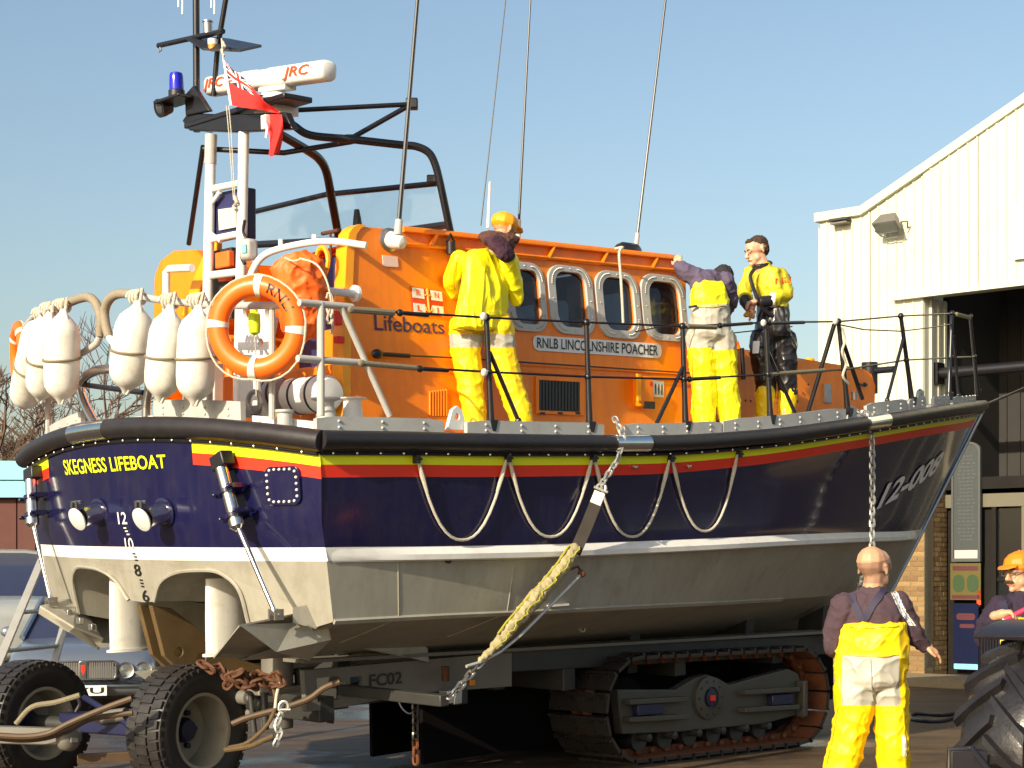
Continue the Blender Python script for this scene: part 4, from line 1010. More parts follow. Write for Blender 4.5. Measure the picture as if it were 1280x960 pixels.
# aft end of the cabin side: thick edge with cut-outs, its sunlit tone painted in
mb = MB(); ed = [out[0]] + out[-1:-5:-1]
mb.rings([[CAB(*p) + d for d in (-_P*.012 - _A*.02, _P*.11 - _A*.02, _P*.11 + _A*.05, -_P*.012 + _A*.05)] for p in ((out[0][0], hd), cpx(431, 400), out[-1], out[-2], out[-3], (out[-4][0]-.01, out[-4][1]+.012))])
build('cabin_aft_edge', mb, 'orange_lit', boat, smooth=30)
mb = MB()
for h, r_ in ((3.78, .07), (3.5, .06)): mb.tube([CAB(amx+.05, h) + _P*.13 + _P*r_*math.cos(q*.5236) + _U*r_*1.4*math.sin(q*.5236) for q in range(12)], .018, 6, close=True)
build('cabin_hand_hold', mb, 'orange_lit', boat)
# port flank box of the cockpit, seen past the mast
pf = [(191, 400), (192, 345), (200, 325), (216, 313), (243, 312), (260, 330), (262, 405)]
L = [Binv(WS(u, v, 1.3)) for u, v in pf]
mb = MB(); mb.plate([[(p.y, p.z) for p in L]], lambda t, h: B(1.3, t, h), _A*.5); build('port_flank', mb, 'orange', boat, smooth=20, bevel=.02)
mb = MB(); mb.plate([[(p.y, p.z) for p in (Binv(WS(u, v, 1.1)) for u, v in ((226, 395), (240, 350), (262, 300), (270, 290), (270, 320), (250, 360), (238, 400)))]], lambda t, h: B(1.1, t, h), _A*.06); build('port_wing', mb, 'orange_lit', boat, smooth=20, bevel=.01)
mb = MB(); q_ = [WS(208, 470, .9), WS(208, 340, .9), WS(212, 336, .9), WS(240, 335, .9)]; mb.tube(q_, .03, 10); build('port_hand_rail', mb, 'white', boat)
# white hand rails on the starboard wing
mb = MB(); d0, d1 = WS(316, 345, .95).y, WT(456, 306, -1.22).y
mb.tube(smoothpts([at(u, v, lerp(d0, d1, (u-310)/146)) for u, v in ((312, 352), (316, 338), (328, 321), (350, 311), (390, 303), (420, 302), (458, 307))], 5), .026, 10)
hr = build('wing_hand_rail', mb, 'white', boat)
for u, v in ((351, 304), (393, 298)):
    p = at(u, v+4, lerp(d0, d1, (u-310)/146)); mb = MB(); mb.cyl(p, p + _U*.05, .018, n=8); build('rail_stud', mb, 'white', hr)
mb = MB(); p = WT(443, 367, -1.20); mb.lathe(p + _A*.02, -_A, [(.06, 0), (.06, .025), (.028, .03), (.028, .9)], 16); build('wing_low_rail', mb, 'white', boat)
# fittings on the cabin side
def cab_plate(name, px, m, off=.004, th=.006, r_=.01, parent=None, bev=0):
    c = [cpx(u, v) for u, v in px]; mb = MB(); loop = []
    if r_ > 0:
        for k in range(4):
            p0, p, p1 = V(c[k-1]), V(c[k]), V(c[(k+1) % 4]); a = p + (p0-p).normalized()*r_; b = p + (p1-p).normalized()*r_
            loop += [a, a.lerp(b, .5).lerp(p, .45), b]
    else: loop = [V(p) for p in c]
    mb.plate([[(p[0], p[1]) for p in loop]], lambda s, h: CAB(s, h) - _P*(off+th), _P*th); return build(name, mb, m, parent or boat, smooth=0, bevel=bev)
nbp = cab_plate('name_board', ((666, 438), (826, 448), (826, 430), (665, 419)), 'white', r_=.05)
text_on('name_lettering', 'RNLB LINCOLNSHIRE POACHER', CAB, pxc(CAB, (3, 3), (670, 435), (821, 445), (821, 432), (670, 422)), 'ink_black', nbp, off=.013, thick=.012)
em = cab_plate('emblem_flag', ((516, 392), (554, 396), (551, 364), (513, 358)), 'ink_red', r_=0)
for ch, x, y in (('R', .2, .78), ('N', .8, .78), ('L', .2, .2), ('I', .8, .2)):
    c = [V(cpx(*p)) for p in ((516, 392), (554, 396), (551, 364), (513, 358))]
    E_ = lambda x, y, c=c: CAB(*lerp(lerp(c[0], c[1], x), lerp(c[3], c[2], x), y))
    mb = MB(); mb.plate([[(x-.19, y-.19), (x+.19, y-.19), (x+.19, y+.19), (x-.19, y+.19)]], lambda a, b: E_(a, b) - _P*.014, _P*.003); sq = build('emblem_field', mb, 'white', em, smooth=0)
    text_on('emblem_letter', ch, E_, ((x-.07 if ch != 'I' else x-.02, y-.1), (x+.07 if ch != 'I' else x+.02, y-.1), (x+.07 if ch != 'I' else x+.02, y+.12), (x-.07 if ch != 'I' else x-.02, y+.12)), 'ink_red', em, off=.017, thick=.01)
mb = MB(); mb.tube([E_(.5, y) - _P*.014 for y in (.1, .9)], .008, 6); mb.tube([E_(x, y) - _P*.014 for x, y in ((.4, .3), (.43, .18), (.5, .12), (.57, .18), (.6, .3))], .007, 6); mb.tube([E_(.42, .75) - _P*.014, E_(.58, .75) - _P*.014], .007, 6); mb.ell(E_(.5, .92) - _P*.014, _A*.016, _P*.006, _U*.018, 8, 6); build('emblem_anchor', mb, 'emblem_gold', em)
text_on('side_lettering', 'Lifeboats', CAB, pxc(CAB, (2, 3), (468, 413), (556, 418), (554, 400), (467, 392)), 'ink_navy', boat, off=.005, thick=.008)
cab_plate('warning_label', ((478, 333), (497, 334), (496, 321), (477, 319)), 'label_pink', r_=0)
gp = cab_plate('vent_grille', ((672, 513), (723, 515), (723, 478), (672, 475)), 'ink_black', off=.0, th=.012, r_=0)
for i in range(13):
    u = 673.5 + i*4; mb = MB(); p0, p1 = CAB(*cpx(u, 512.5)) - _P*.014, CAB(*cpx(u, 477)) - _P*.014; mb.box((p0+p1)/2, _A*.009, _P*.004, (p1-p0)/2); build('grille_slat', mb, 'dark_chassis', gp, smooth=0)
mb = MB(); c = [V(cpx(*p)) for p in ((668, 517), (728, 520), (728, 473), (668, 470))]; i_ = [V(cpx(*p)) for p in ((672, 513), (723, 515), (723, 478), (672, 475))]
mb.plate([[tuple(p) for p in c], [tuple(p) for p in i_]], lambda s, h: CAB(s, h) - _P*.02, _P*.02); build('grille_frame', mb, 'orange', gp, smooth=0, bevel=.005)
for u in (676, 698, 720): cab_plate('vent_slot', ((u-3, 518), (u+3, 518.5), (u+3, 515.5), (u-3, 515)), 'ink_black', r_=0, off=.015)
mb = MB(); p = CAB(*cpx(799, 490)); mb.box(p - _P*.04, _A*.085, _P*.045, _U*.125); bx = build('side_box', mb, 'orange', boat, bevel=.012)
mb = MB(); q = CAB(*cpx(803, 507)); mb.box(q - _P*.075, _A*.06, _P*.012, _U*.03); build('box_slot', mb, 'ink_black', bx, smooth=0)
mb = MB(); q = CAB(*cpx(788, 485)); mb.box(q - _P*.09, _A*.02, _P*.01, _U*.11); build('box_strip', mb, 'orange_lit', bx, smooth=0)
mb = MB(); q = CAB(*cpx(804, 481)); mb.lathe(q - _P*.08, -_P, [(.022, 0), (.022, .012)], 14); build('box_button', mb, 'ink_red', bx)
lb = cab_plate('notice_label', ((816, 496), (829, 497), (829, 477), (815, 475)), 'white', r_=0, off=.002)
text_on('notice_bars', 'III', CAB, pxc(CAB, (4, 3), (818, 493), (827, 494), (827, 481), (817.5, 480)), 'ink_black', lb, off=.011)
for k in range(7):
    u = 537 + k*3.4; mb = MB(); p0, p1 = CAB(*cpx(u, 520)), CAB(*cpx(u, 489 - .4*k)); mb.tube([p0 - _P*.004, p1 - _P*.004], .009, 6); build('side_rib', mb, 'orange', boat)
for v0, v1 in ((455, 468), (463, 476)):
    p = [CAB(*cpx(u, lerp(v0, v1, (u-630)/225))) - _P*.006 for u in (630, 740, 850)]; mb = MB(); mb.tube(p, .006, 6); build('side_seam', mb, 'orange', boat)
# round deck light and aerial base at the aft top corner
p = CAB(*cpx(485, 300)); mb = MB(); mb.lathe(p, -_P, [(.085, 0), (.085, .02), (.065, .03)], 24); li = build('round_light', mb, 'steel', boat)
mb = MB(); mb.lathe(p - _P*.02, (-_P - _U*.3 + _A*.25).normalized(), [(.062, 0), (.06, .06), (.045, .12), (.01, .14)], 20); build('light_body', mb, 'white', li)
mb = MB(); p = CAB(*cpx(558, 312)) - _P*.05; mb.cyl(p - _U*.04, p + _U*.05, .035); mb.tube([p + _U*.05 - _A*.04, p + _U*.11, p + _U*.05 + _A*.04], .01, 6); build('side_lamp', mb, 'black', boat)
mb = MB(); p = WT(783, 312, -1.0); mb.lathe(p - _A*.1 - _U*.01, _A, [(.05, 0), (.07, .05), (.07, .2), (.05, .24)], 16); build('roof_lamp', mb, 'black', boat)
# aerials
def whip(name, px, t, r0, r1, m, base=None):
    p0 = WT(px[0], px[1], t); k = WT(px[2], px[3], t); mb = MB(); L = k-p0
    mb.tube([p0, p0 + L*.25, p0 + L*1.15], [r0, lerp(r0, r1, .3), r1], 8); o = build(name, mb, m, boat)
    if base:
        mb = MB(); mb.tube([p0 - L.normalized()*.05, p0 + L.normalized()*base], [r0*1.8, r0*1.5], 10); build('aerial_base', mb, 'pipe', o)
whip('whip_aerial', (498, 285, 522, 0), -1.2, .018, .013, 'black_metal', .06); whip('whip_aerial', (648, 290, 663, 0), -.6, .012, .007, 'black_metal', .1)
whip('whip_aerial', (795, 309, 832, 0), -1.0, .013, .009, 'black_metal', .12); whip('wire_aerial', (601, 282, 632, 0), .3, .006, .005, 'black_metal')
whip('stub_aerial', (610, 285, 612, 235), -.4, .016, .008, 'white')
mb = MB(); p = WT(775, 310, -1.22); pts = [p + _P*.05, p - _P*.03] + [WT(u, v, -1.27) for u, v in ((774, 316), (776, 345), (778, 380), (779, 404))]; mb.tube(smoothpts(pts, 4), .012, 8); build('hanging_line', mb, 'rope', boat)
# foredeck trunk
TRK = lambda s, h: B(s, -(.95 - .05*(h-2.6)), h)
kpx = lambda u, v: solve(TRK, u, v, (6.5, 3))
o_ = [kpx(u, v) for u, v in ((850, 528), (850, 440), (925, 436), (1080, 461), (1089, 467), (1094, 482), (1093, 520))]
zt = [(a, b) for a, b in o_]
mb = MB(); n = len(o_); st_ = [TRK(a, b) for a, b in o_]; pt_ = [B(a, .95 - .05*(b-2.6), b) for a, b in o_]
mb.plate([o_], TRK, _P*.03); mb.plate([o_], lambda a, b: B(a, .95-.05*(b-2.6), b), -_P*.03)
for i in range(1, n-1): mb.add([st_[i], st_[i+1], pt_[i+1], pt_[i]], [(0, 1, 2, 3)])
build('fore_trunk', mb, 'orange', boat, smooth=25, bevel=.012)
def fpx(u, v, m, nm, sz): p = TRK(*kpx(u, v)); mb = MB(); mb.box(p - _P*.012, _A*sz[0], _P*.015, _U*sz[1]); return build(nm, mb, m, boat, bevel=.006)
fpx(1033, 492, 'deckgrey', 'trunk_plate', (.05, .09))
mb = MB()
for i in range(14):
    a = i/13; u = 925 + 85*a; v = 500 + 3*math.sin(a*3) - 22*max(0, a-.85)*6; p = TRK(*kpx(u, v)); mb.ell(p - _P*.004, _A*.011, _P*.008, _U*.011, 6, 4)
build('trunk_bolts', mb, 'rust_bright', boat)['kind'] = 'stuff'
mb = MB(); p = TRK(*kpx(1078, 481)); mb.cyl(p - _A*.1 - _P*.03, p + _A*.02 - _P*.03, .012, n=8); mb.ell(p - _P*.03, _A*.04, _P*.02, _U*.022, 8, 6); build('trunk_latch', mb, 'black', boat)
p = WT(1012, 455, -.3); mb = MB(); mb.box(p - _U*.03, _A*.11, _P*.1, _U*.035); mb.cyl(p, p + _U*.06, .05, n=12); build('fore_vent', mb, 'orange_lit', boat, bevel=.012)
p0, p1 = WT(1087, 492, -.35), WT(1087, 453, -.35); mb = MB(); mb.cyl(p0, p1, .085, n=16); mb.cyl(p0.lerp(p1, .72) - _P*.3, p0.lerp(p1, .72) + _P*.25, .035); build('bow_bitts', mb, 'black_metal', boat)
mb = MB(); mb.tube([WT(925, 440, -.5), WT(921, 428, -.5), WT(910, 424, -.5), WT(900, 428, -.5)], .02, 8); build('trunk_handle', mb, 'orange', boat)
mb = MB(); p = WT(1068, 500, -1.2); mb.cyl(p, p + _U*.08, .03); build('cleat', mb, 'steel', boat)

# ------------------------------------------------------------------ guard rails
def stanchion(b, t, brace=None, r_=.019, node=None):
    p0, p1 = RAIL(*rpx(*b)), RAIL(*rpx(*t)); mb = MB(); mb.tube([p0 - _U*.03, p0.lerp(p1, .25), p1], [r_*1.5, r_*1.15, r_], 10); mb.ell(p1, _A*.03, _P*.03, _U*.03, 10, 8)
    if node: mb.ell(RAIL(*rpx(*node)), _A*.028, _P*.028, _U*.03, 10, 8)
    o = build('stanchion', mb, 'black_metal', boat)
    mb = MB(); mb.plate([[(-.04, .03), (.04, .03), (.015, -.05), (-.015, -.05)]], lambda x, y: p0 - _P*.035 + _A*x + _U*y, _P*.02); build('foot_plate', mb, 'black_metal', o, bevel=.004)
    if brace:
        q0, q1 = RAIL(*rpx(*brace[0])), RAIL(*rpx(*brace[1])); 
        if len(brace) > 2: q0 = q0 + _P*brace[2]
        mb = MB(); mb.tube([q0, q1], r_*.85, 8); mb.ell(q0, _A*.025, _P*.025, _U*.025, 8, 6); build('brace', mb, 'black_metal', o)
stanchion((614, 530), (608, 397), ((648, 526), (612, 440)), node=(611, 465)); stanchion((737, 532), (733, 403), node=(735, 471))
stanchion((857, 531), (853, 408), ((818, 535), (855, 456)), node=(855, 474)); stanchion((963, 523), (957, 403), ((997, 524), (960, 440)), node=(960, 468))
stanchion((1060, 514), (1048, 402), node=(1055, 462)); stanchion((1140, 500), (1126, 395), ((1109, 500), (1129, 424)), node=(1133, 450))
stanchion((1186, 494), (1190, 392), ((1198, 494), (1192, 420)), node=(1189, 447)); stanchion((1222, 490), (1213, 396), node=(1218, 446))
for pts in (((1043, 520), (1043, 405), .3), ((1095, 497), (1055, 430), .15), ((1032, 466), (1030, 425), .9)):
    p0 = RAIL(*rpx(*pts[0])) + _P*pts[2]; p1 = RAIL(*rpx(*pts[1])) + _P*(pts[2] if pts[2] > .5 else .0); mb = MB(); mb.cyl(p0, p1, .02, n=8); build('brace_post', mb, 'black_metal', boat)
def wire(px, r_=.009, m='black_metal', name='guard_wire', off=0.):
    mb = MB(); mb.tube([RAIL(*rpx(*p)) + _P*off for p in px], r_, 6); return build(name, mb, m, boat)
wire(((439, 387), (530, 392), (608, 397), (733, 403), (853, 408), (957, 403), (1048, 402), (1126, 395), (1190, 392), (1213, 397)))
wire(((452, 454), (530, 460), (611, 465), (735, 471), (855, 474), (960, 468), (1055, 462), (1133, 450), (1189, 447), (1218, 446)))
wire(((1050, 406), (1080, 412), (1126, 414), (1160, 410), (1190, 405)), .007); wire(((853, 408), (905, 398), (957, 412), (1048, 402)), .006, off=.5)
for (u0, v0), (u1, v1), r_ in (((439, 387), (492, 391), .022), ((500, 391), (535, 394), .015), ((452, 454), (520, 460), .018), ((525, 461), (560, 463), .015), ((860, 408), (895, 409), .02), ((900, 407), (940, 404), .014), ((962, 404), (1005, 403), .015), ((862, 474), (900, 472), .016), ((962, 468), (1030, 463), .018), ((1196, 393), (1212, 397), .022)):
    mb = MB(); mb.tube([RAIL(*rpx(u0, v0)), RAIL(*rpx(u1, v1))], r_, 8); mb.ell(RAIL(*rpx(u0, v0)), _A*.03, _P*.02, _U*.025, 8, 6); build('rigging_screw', mb, 'dark_rope' if r_ > .017 else 'black_metal', boat)
for u, v in ((602, 396), (603, 466), (952, 404), (1042, 402)):
    mb = MB(); mb.ell(RAIL(*rpx(u, v)) - _P*.02, _A*.03, _P*.02, _U*.03, 8, 6); build('wire_clamp', mb, 'tape', boat)
mb = MB(); p = CAB(*cpx(466, 443)) - _P*.05; mb.tube([p, CAB(*cpx(564, 448)) - _P*.05, CAB(*cpx(861, 467)) - _P*.05], .007, 6); mb.ell(p, _A*.05, _P*.03, _U*.035, 10, 8); mb.cyl(p, p + _A*.3, .016, n=8); build('jackstay', mb, 'black_metal', boat)
mb = MB(); p = [RAIL(*rpx(u, v)) - _P*.03 for u, v in ((1049, 410), (1053, 425), (1049, 440), (1054, 455), (1050, 470), (1057, 480))]; mb.tube(smoothpts(p, 4), .012, 6); build('lashing', mb, 'rope', boat)
# starboard quarter rail, grey pipe
QR = lambda s, h: B(s, -1.78, h)
qp = lambda u, v: QR(*solve(QR, u, v, (.8, 3)))
mb = MB(); mb.tube([qp(374, 378), qp(440, 384)], .024, 10); mb.tube([qp(372, 448), qp(456, 454)], .024, 10); mb.tube([qp(401, 378), qp(401, 520)], .026, 10); mb.tube([qp(426, 383), qp(487, 520)], .022, 10)
build('quarter_rail', mb, 'pipe', boat)
# stern hoops
SR = lambda t, h: B(strn(t, 2.5)+.12, t, h)
sx = lambda u, v: SR(*solve(SR, u, v, (0, 3)))
def hoop(name, px, r_, m, cl_=False, n=6):
    mb = MB(); mb.tube(smoothpts([sx(u, v) for u, v in px], n), r_, 10); return build(name, mb, m, boat)
hoop('stern_rail', ((172, 369), (200, 375), (260, 381), (330, 382), (372, 379)), .026, 'pipe')
h1 = hoop('stern_hoop', ((172, 369), (150, 367), (137, 374), (131, 388), (132, 405), (136, 421)), .034, 'taped_pipe'); hoop('stern_hoop', ((136, 421), (143, 430), (158, 438), (176, 441), (262, 446), (340, 449)), .026, 'white')
hoop('stern_rail', ((30, 410), (45, 394), (62, 386), (82, 380)), .026, 'pipe'); hoop('stern_hoop', ((82, 380), (100, 373), (112, 372), (121, 381), (126, 398), (125, 420)), .034, 'taped_pipe'); hoop('stern_hoop', ((125, 420), (120, 430), (108, 438), (95, 443), (40, 452)), .026, 'pipe')
hoop('chrome_hoop', ((120, 532), (106, 505), (101, 484), (108, 470), (122, 463), (142, 461)), .036, 'chrome'); hoop('chrome_hoop', ((178, 466), (186, 480), (183, 505), (182, 535)), .03, 'steel')
mb = MB(); mb.cyl(sx(98, 480), sx(180, 491), .02, n=8); build('hoop_strut', mb, 'black_metal', boat)
for u, v0, v1 in ((262, 381, 520), (340, 382, 525), (60, 388, 548)): mb = MB(); mb.cyl(sx(u, v0), sx(u, v1), .022, n=8); build('rail_post', mb, 'pipe', boat)
# lifebuoy bracket with holes, canisters
BR = lambda t, h: B(.78, t, h)
bx_ = lambda u, v: solve(BR, u, v, (-.8, 3))
def circ(u, v, r_): a, b = bx_(u, v); return [(a + r_*math.cos(q*.524), b + r_*math.sin(q*.524)) for q in range(12)]
mb = MB(); mb.plate([[bx_(u, v) for u, v in ((298, 382), (347, 382), (336, 440), (322, 470), (322, 520), (300, 520), (300, 470), (297, 440))], circ(336, 390, .05), circ(308, 390, .045), circ(326, 428, .03)], BR, _A*.03); build('buoy_bracket', mb, 'white', boat, bevel=.006)
def canister(u, v, L, r_, s, m, name='canister'):
    c = WS(u, v, s); mb = MB(); mb.lathe(c - _P*L/2, _P, [(.02, 0), (r_*.8, .01), (r_, .05), (r_, L-.05), (r_*.8, L-.01), (.02, L)], 24); o = build(name, mb, m, boat)
    for k in (.3, .7): mb = MB(); mb.lathe(c - _P*L/2 + _P*L*k, _P, [(r_*1.01, -.012), (r_*1.03, -.008), (r_*1.03, .008), (r_*1.01, .012)], 24); build('strap', mb, 'black', o)
canister(388, 494, .5, .13, 1.05, 'white'); canister(345, 493, .2, .12, 1.1, 'deckgrey')
mb = MB(); mb.bbox(1.2, 1.5, -1.1, .6, 2.5, 3.05); build('aft_locker', mb, 'orange', boat, bevel=.02)
for u, v in ((421, 398), (424, 425)):
    p = WS(u, v, 1.16); mb = MB(); mb.box(p, _P*.03, _A*.03, _U*(.05 if v < 400 else .025)); build('flare_clip', mb, 'ink_red', boat, bevel=.008)
mb = MB(); p0, p1 = WS(240, 440, .85), WS(272, 440, .85)
for u in (232, 246, 254): mb = MB(); mb.cyl(WS(u, 400, 1.0), WS(u-2, 500, 1.0), .014, n=8); build('stowed_pole', mb, 'steel', boat)
mb = MB(); a, b = WS(268, 455, 1.06), WS(268, 520, 1.06); mb.box((a+b)/2, _P*.06, _A*.04, (b-a)/2); build('aft_plate', mb, 'pipe', boat, bevel=.006)

# ------------------------------------------------------------------ mast, gantry, radar
MS = 1.0
m_ = lambda u, v, ds=0.: WS(u, v, MS+ds)
def mast_tube(name, px, r_, m, ds=0., sm=0, n=10, parent=None):
    pts = [m_(u, v, ds) for u, v in px]; pts = smoothpts(pts, sm) if sm else pts; mb = MB(); mb.tube(pts, r_, n); return build(name, mb, m, parent or boat)
ma = mast_tube('mast_post', ((264, 168), (257, 505)), .04, 'white'); mast_tube('mast_post', ((305, 160), (298, 505)), .04, 'white')
mast_tube('mast_collar', ((264, 168), (263, 205)), .046, 'pipe')
for v in (237, 300): mast_tube('mast_rung', ((261, v), (301, v-8)), .026, 'white')
mast_tube('mast_gusset', ((262, 258), (275, 240)), .016, 'white'); mast_tube('mast_gusset', ((262, 290), (276, 302)), .016, 'white'); mast_tube('mast_rung', ((258, 345), (299, 340)), .03, 'white')
mb = MB(); mb.plate([[(p.y, p.z) for p in (Binv(m_(u, v, .04)) for u, v in ((267, 242), (300, 235), (300, 296), (267, 303)))]], lambda t, h: B(MS+.04, t, h), _A*.05); mp = build('mast_panel', mb, 'navy_vinyl', boat, bevel=.01)
mb = MB(); mb.plate([[(p.y, p.z) for p in (Binv(m_(u, v, .03)) for u, v in ((274, 262), (296, 259), (296, 284), (275, 288)))]], lambda t, h: B(MS+.02, t, h), _A*.02); build('panel_label', mb, 'cladding', mp, smooth=0)
mb = MB(); a, b = m_(310, 236, .1), m_(310, 300, .1); mb.box((a+b)/2, _P*.05, _A*.04, (b-a)/2); build('mast_box', mb, 'blue_metal', boat, bevel=.012)
mb = MB(); a = m_(311, 312, -.05); mb.box(a, _P*.055, _A*.05, _U*.075); sp_ = build('loud_hailer', mb, 'pipe', boat, bevel=.025)
mb = MB(); mb.box(a - _A*.055 - _P*.02, _P*.025, _A*.004, _U*.03); build('hailer_badge', mb, 'turquoise', sp_, smooth=0)
mast_tube('cable', ((306, 275), (304, 290), (309, 300), (303, 310), (302, 322), (306, 330)), .012, 'black', -.05, 4, 6)
mb = MB(); a, b = m_(279, 312, .1), m_(279, 400, .1); mb.box((a+b)/2, _P*.14, _A*.02, (b-a)/2); build('mast_dark_plate', mb, 'dark_chassis', boat, smooth=0)  # flat plate, the darkness of an opening put into its colour
mb = MB(); a = m_(281, 325, .05); mb.box(a, _P*.09, _A*.03, _U*.06); mb.box(a - _U*.14, _P*.06, _A*.03, _U*.018); build('recess_gear', mb, 'orange_cloth', boat, bevel=.012)
# gantry platform
mb = MB(); q = [Binv(m_(u, v)) for u, v in ((240, 142), (296, 144), (362, 141), (371, 162), (300, 166), (242, 164), (233, 152))]
mb.plate([[(p.y, p.z) for p in q]], lambda t, h: B(MS-.04, t, h), _A*.06)
q2 = [Binv(m_(u, v)) for u, v in ((239, 120), (250, 108), (270, 140), (240, 146))]
mb.plate([[(p.y, p.z) for p in q2]], lambda t, h: B(MS-.06, t, h), _A*.04)
a, b = Binv(m_(232, 160)), Binv(m_(372, 160)); mb.bbox(MS-.05, MS+.2, b.y+.08, a.y-.05, a.z-.02, a.z+.02)
gn = build('gantry_platform', mb, 'black_metal', boat, bevel=.008)
mast_tube('mast_pole', ((246, 165), (245, -30)), .026, 'black_metal'); mast_tube('mast_pole', ((267, 120), (272, 60), (289, -40)), .02, 'black_metal', .05)
mast_tube('yard', ((198, 57), (279, 39)), .02, 'black_metal', -.03); mast_tube('yard_eye', ((200, 59), (202, 63), (199, 65), (197, 61)), .006, 'steel', -.05)
mb = MB(); q = [m_(u, v) for u, v in ((232, 45), (262, 60), (300, 63), (327, 56), (285, 45))]; q = [WS(232, 46, MS-.1), WS(254, 60, MS-.1), WS(300, 62, MS+.0), WS(327, 56, MS+.25), WS(286, 48, MS+.3), WS(250, 44, MS+.1)]; mb.rings([q, [p - _U*.018 for p in q]]); build('light_shelf', mb, 'black_metal', boat, smooth=0)
p = m_(260, 44); mb = MB(); mb.lathe(p, _U, [(.035, 0), (.035, .09), (.04, .095), (.04, .105)], 16); build('masthead_light', mb, 'steel', boat)
p = m_(266, 62, -.05); mb = MB(); mb.lathe(p, _U, [(.02, -.01), (.034, 0), (.034, .035)], 16); al = build('amber_light', mb, 'amber', boat); mb = MB(); mb.lathe(p, _U, [(.036, .035), (.036, .075), (.02, .08)], 16); build('light_cap', mb, 'white', al)
for u, v in ((223, 9), (228, 18), (264, 10), (268, 18)): mast_tube('aerial_rod', ((u, v), (u+1, -45)), .007, 'white', .1, n=6)
mast_tube('aerial_arm', ((218, -44), (275, -46)), .016, 'black_metal', .1)
# beacon, searchlight
p = m_(221, 122, -.1); mb = MB(); mb.box(p - _U*.02, _P*.17, _A*.1, _U*.012); build('beacon_shelf', mb, 'black_metal', boat, bevel=.006)
mb = MB(); mb.lathe(p, _U, [(.062, 0), (.062, .05), (.056, .055)], 20); bc = build('beacon_base', mb, 'black', boat); mb = MB(); mb.lathe(p + _U*.055, _U, [(.055, 0), (.052, .10), (.046, .125), (.02, .135)], 20); build('beacon_lens', mb, 'beacon', bc)
p = m_(207, 134, -.1); d = V((-.72, -.62, -.32)).normalized(); mb = MB(); mb.lathe(p - d*.06, d, [(.02, 0), (.05, .02), (.066, .08), (.07, .12), (.062, .12)], 20); se = build('searchlight', mb, 'black', boat); mb = MB(); mb.lathe(p + d*.05, d, [(.06, 0), (.04, .01), (.01, .014)], 16); build('search_lens', mb, 'lens_clear', se)
mb = MB(); mb.tube([p - d*.05, p - d*.1 + _U*.05, m_(221, 122, -.1)], .012, 6); build('search_bracket', mb, 'black', se)
# radar scanner
c0, c1 = WS(262, 109, MS+.12), WS(412, 88, MS+.12); ax = (c1-c0).normalized(); L = (c1-c0).length
mb = MB(); rings = []; yv = ax.cross(_U).normalized(); zv = yv.cross(ax).normalized()
for x, k in ((0, .55), (.015, .85), (.04, 1), (L*.44, 1), (L*.46, .93), (L*.54, .93), (L*.56, 1), (L-.03, 1), (L-.01, .9), (L, .7)):
    rings.append([c0 + ax*x + yv*(.075*k*(abs(math.cos(a))**.7)*math.copysign(1, math.cos(a))) + zv*(.072*k*(abs(math.sin(a))**.6)*math.copysign(1, math.sin(a))) for a in [2*math.pi*(i+.5)/16 for i in range(16)]])
mb.rings(rings); ra = build('radar_scanner', mb, 'white', boat, smooth=50)
sgn = -1 if (c0 + yv - CAMP).length > (c0 - yv - CAMP).length else 1
RF = lambda a, b: c0 + ax*a + yv*sgn*.0765 + zv*b
for a0, a1 in ((.03, .30), (L-.44, L-.13)): text_on('radar_lettering', 'JRC', RF, ((a0, -.045), (a1, -.045), (a1, .045), (a0, .045)), 'ink_orange', ra, off=.004, thick=.02, shear=.2)
p = c0 + ax*L*.52 - zv*.07; mb = MB(); mb.lathe(p, -zv, [(.06, 0), (.05, .04), (.11, .06)], 20); mb.box(p + ax*.1 - zv*.01, ax*.16, yv*.05, zv*.014); build('radar_neck', mb, 'white', ra)
pd = WS(345, 122, MS+.12); mb = MB(); mb.rings([[pd + (ax*x + yv*y)*k - _U*z for x, y in ((-.13, -.1), (.13, -.1), (.15, 0), (.13, .1), (-.13, .1), (-.15, 0))] for k, z in ((.6, -.03), (.9, 0), (1, .06), (1, .13))]); build('radar_gearbox', mb, 'white', ra, smooth=50)
mb = MB(); mb.box(pd - yv*(-sgn)*0 + yv*sgn*.095 - _U*.03 + ax*.04, ax*.06, yv*.004, zv*.018); build('gearbox_label', mb, 'blue_metal', ra, smooth=0)
p = m_(333, 153, -.08); mb = MB(); mb.box(p, _P*.03, _A*.03, _U*.05); build('junction_box', mb, 'white', boat, bevel=.008)
# roll bars and windscreen
def bar(name, px, d0, d1, r_, m='black_metal', sm=5, n=10):
    u0, u1 = px[0][0], px[-1][0]; k = len(px); L = [0]
    for i in range(1, k): L.append(L[-1] + math.dist(px[i-1], px[i]))
    pts = [at(u, v, lerp(d0, d1, l/L[-1])) for (u, v), l in zip(px, L)]; pts = smoothpts(pts, sm) if sm else pts
    mb = MB(); mb.tube(pts, r_, n); return build(name, mb, m, boat)
dS, dC, dPt, dG = WT(562, 287, -1.08).y, WS(420, 290, RS).y, WS(318, 290, RS).y, WS(365, 163, MS+.3).y
bar('roll_bar', ((563, 290), (550, 228), (543, 203), (535, 190), (520, 183), (500, 181), (437, 174), (388, 169), (366, 156)), dS, dG, .03)
bar('roll_bar', ((424, 300), (414, 245), (408, 215), (400, 200), (386, 189), (350, 168)), dC, dG, .034)
bar('gantry_strut', ((520, 130), (345, 139)), dS, dG, .018, sm=0); bar('gantry_strut', ((437, 174), (513, 131)), lerp(dS, dG, .55), dS, .02, sm=0)
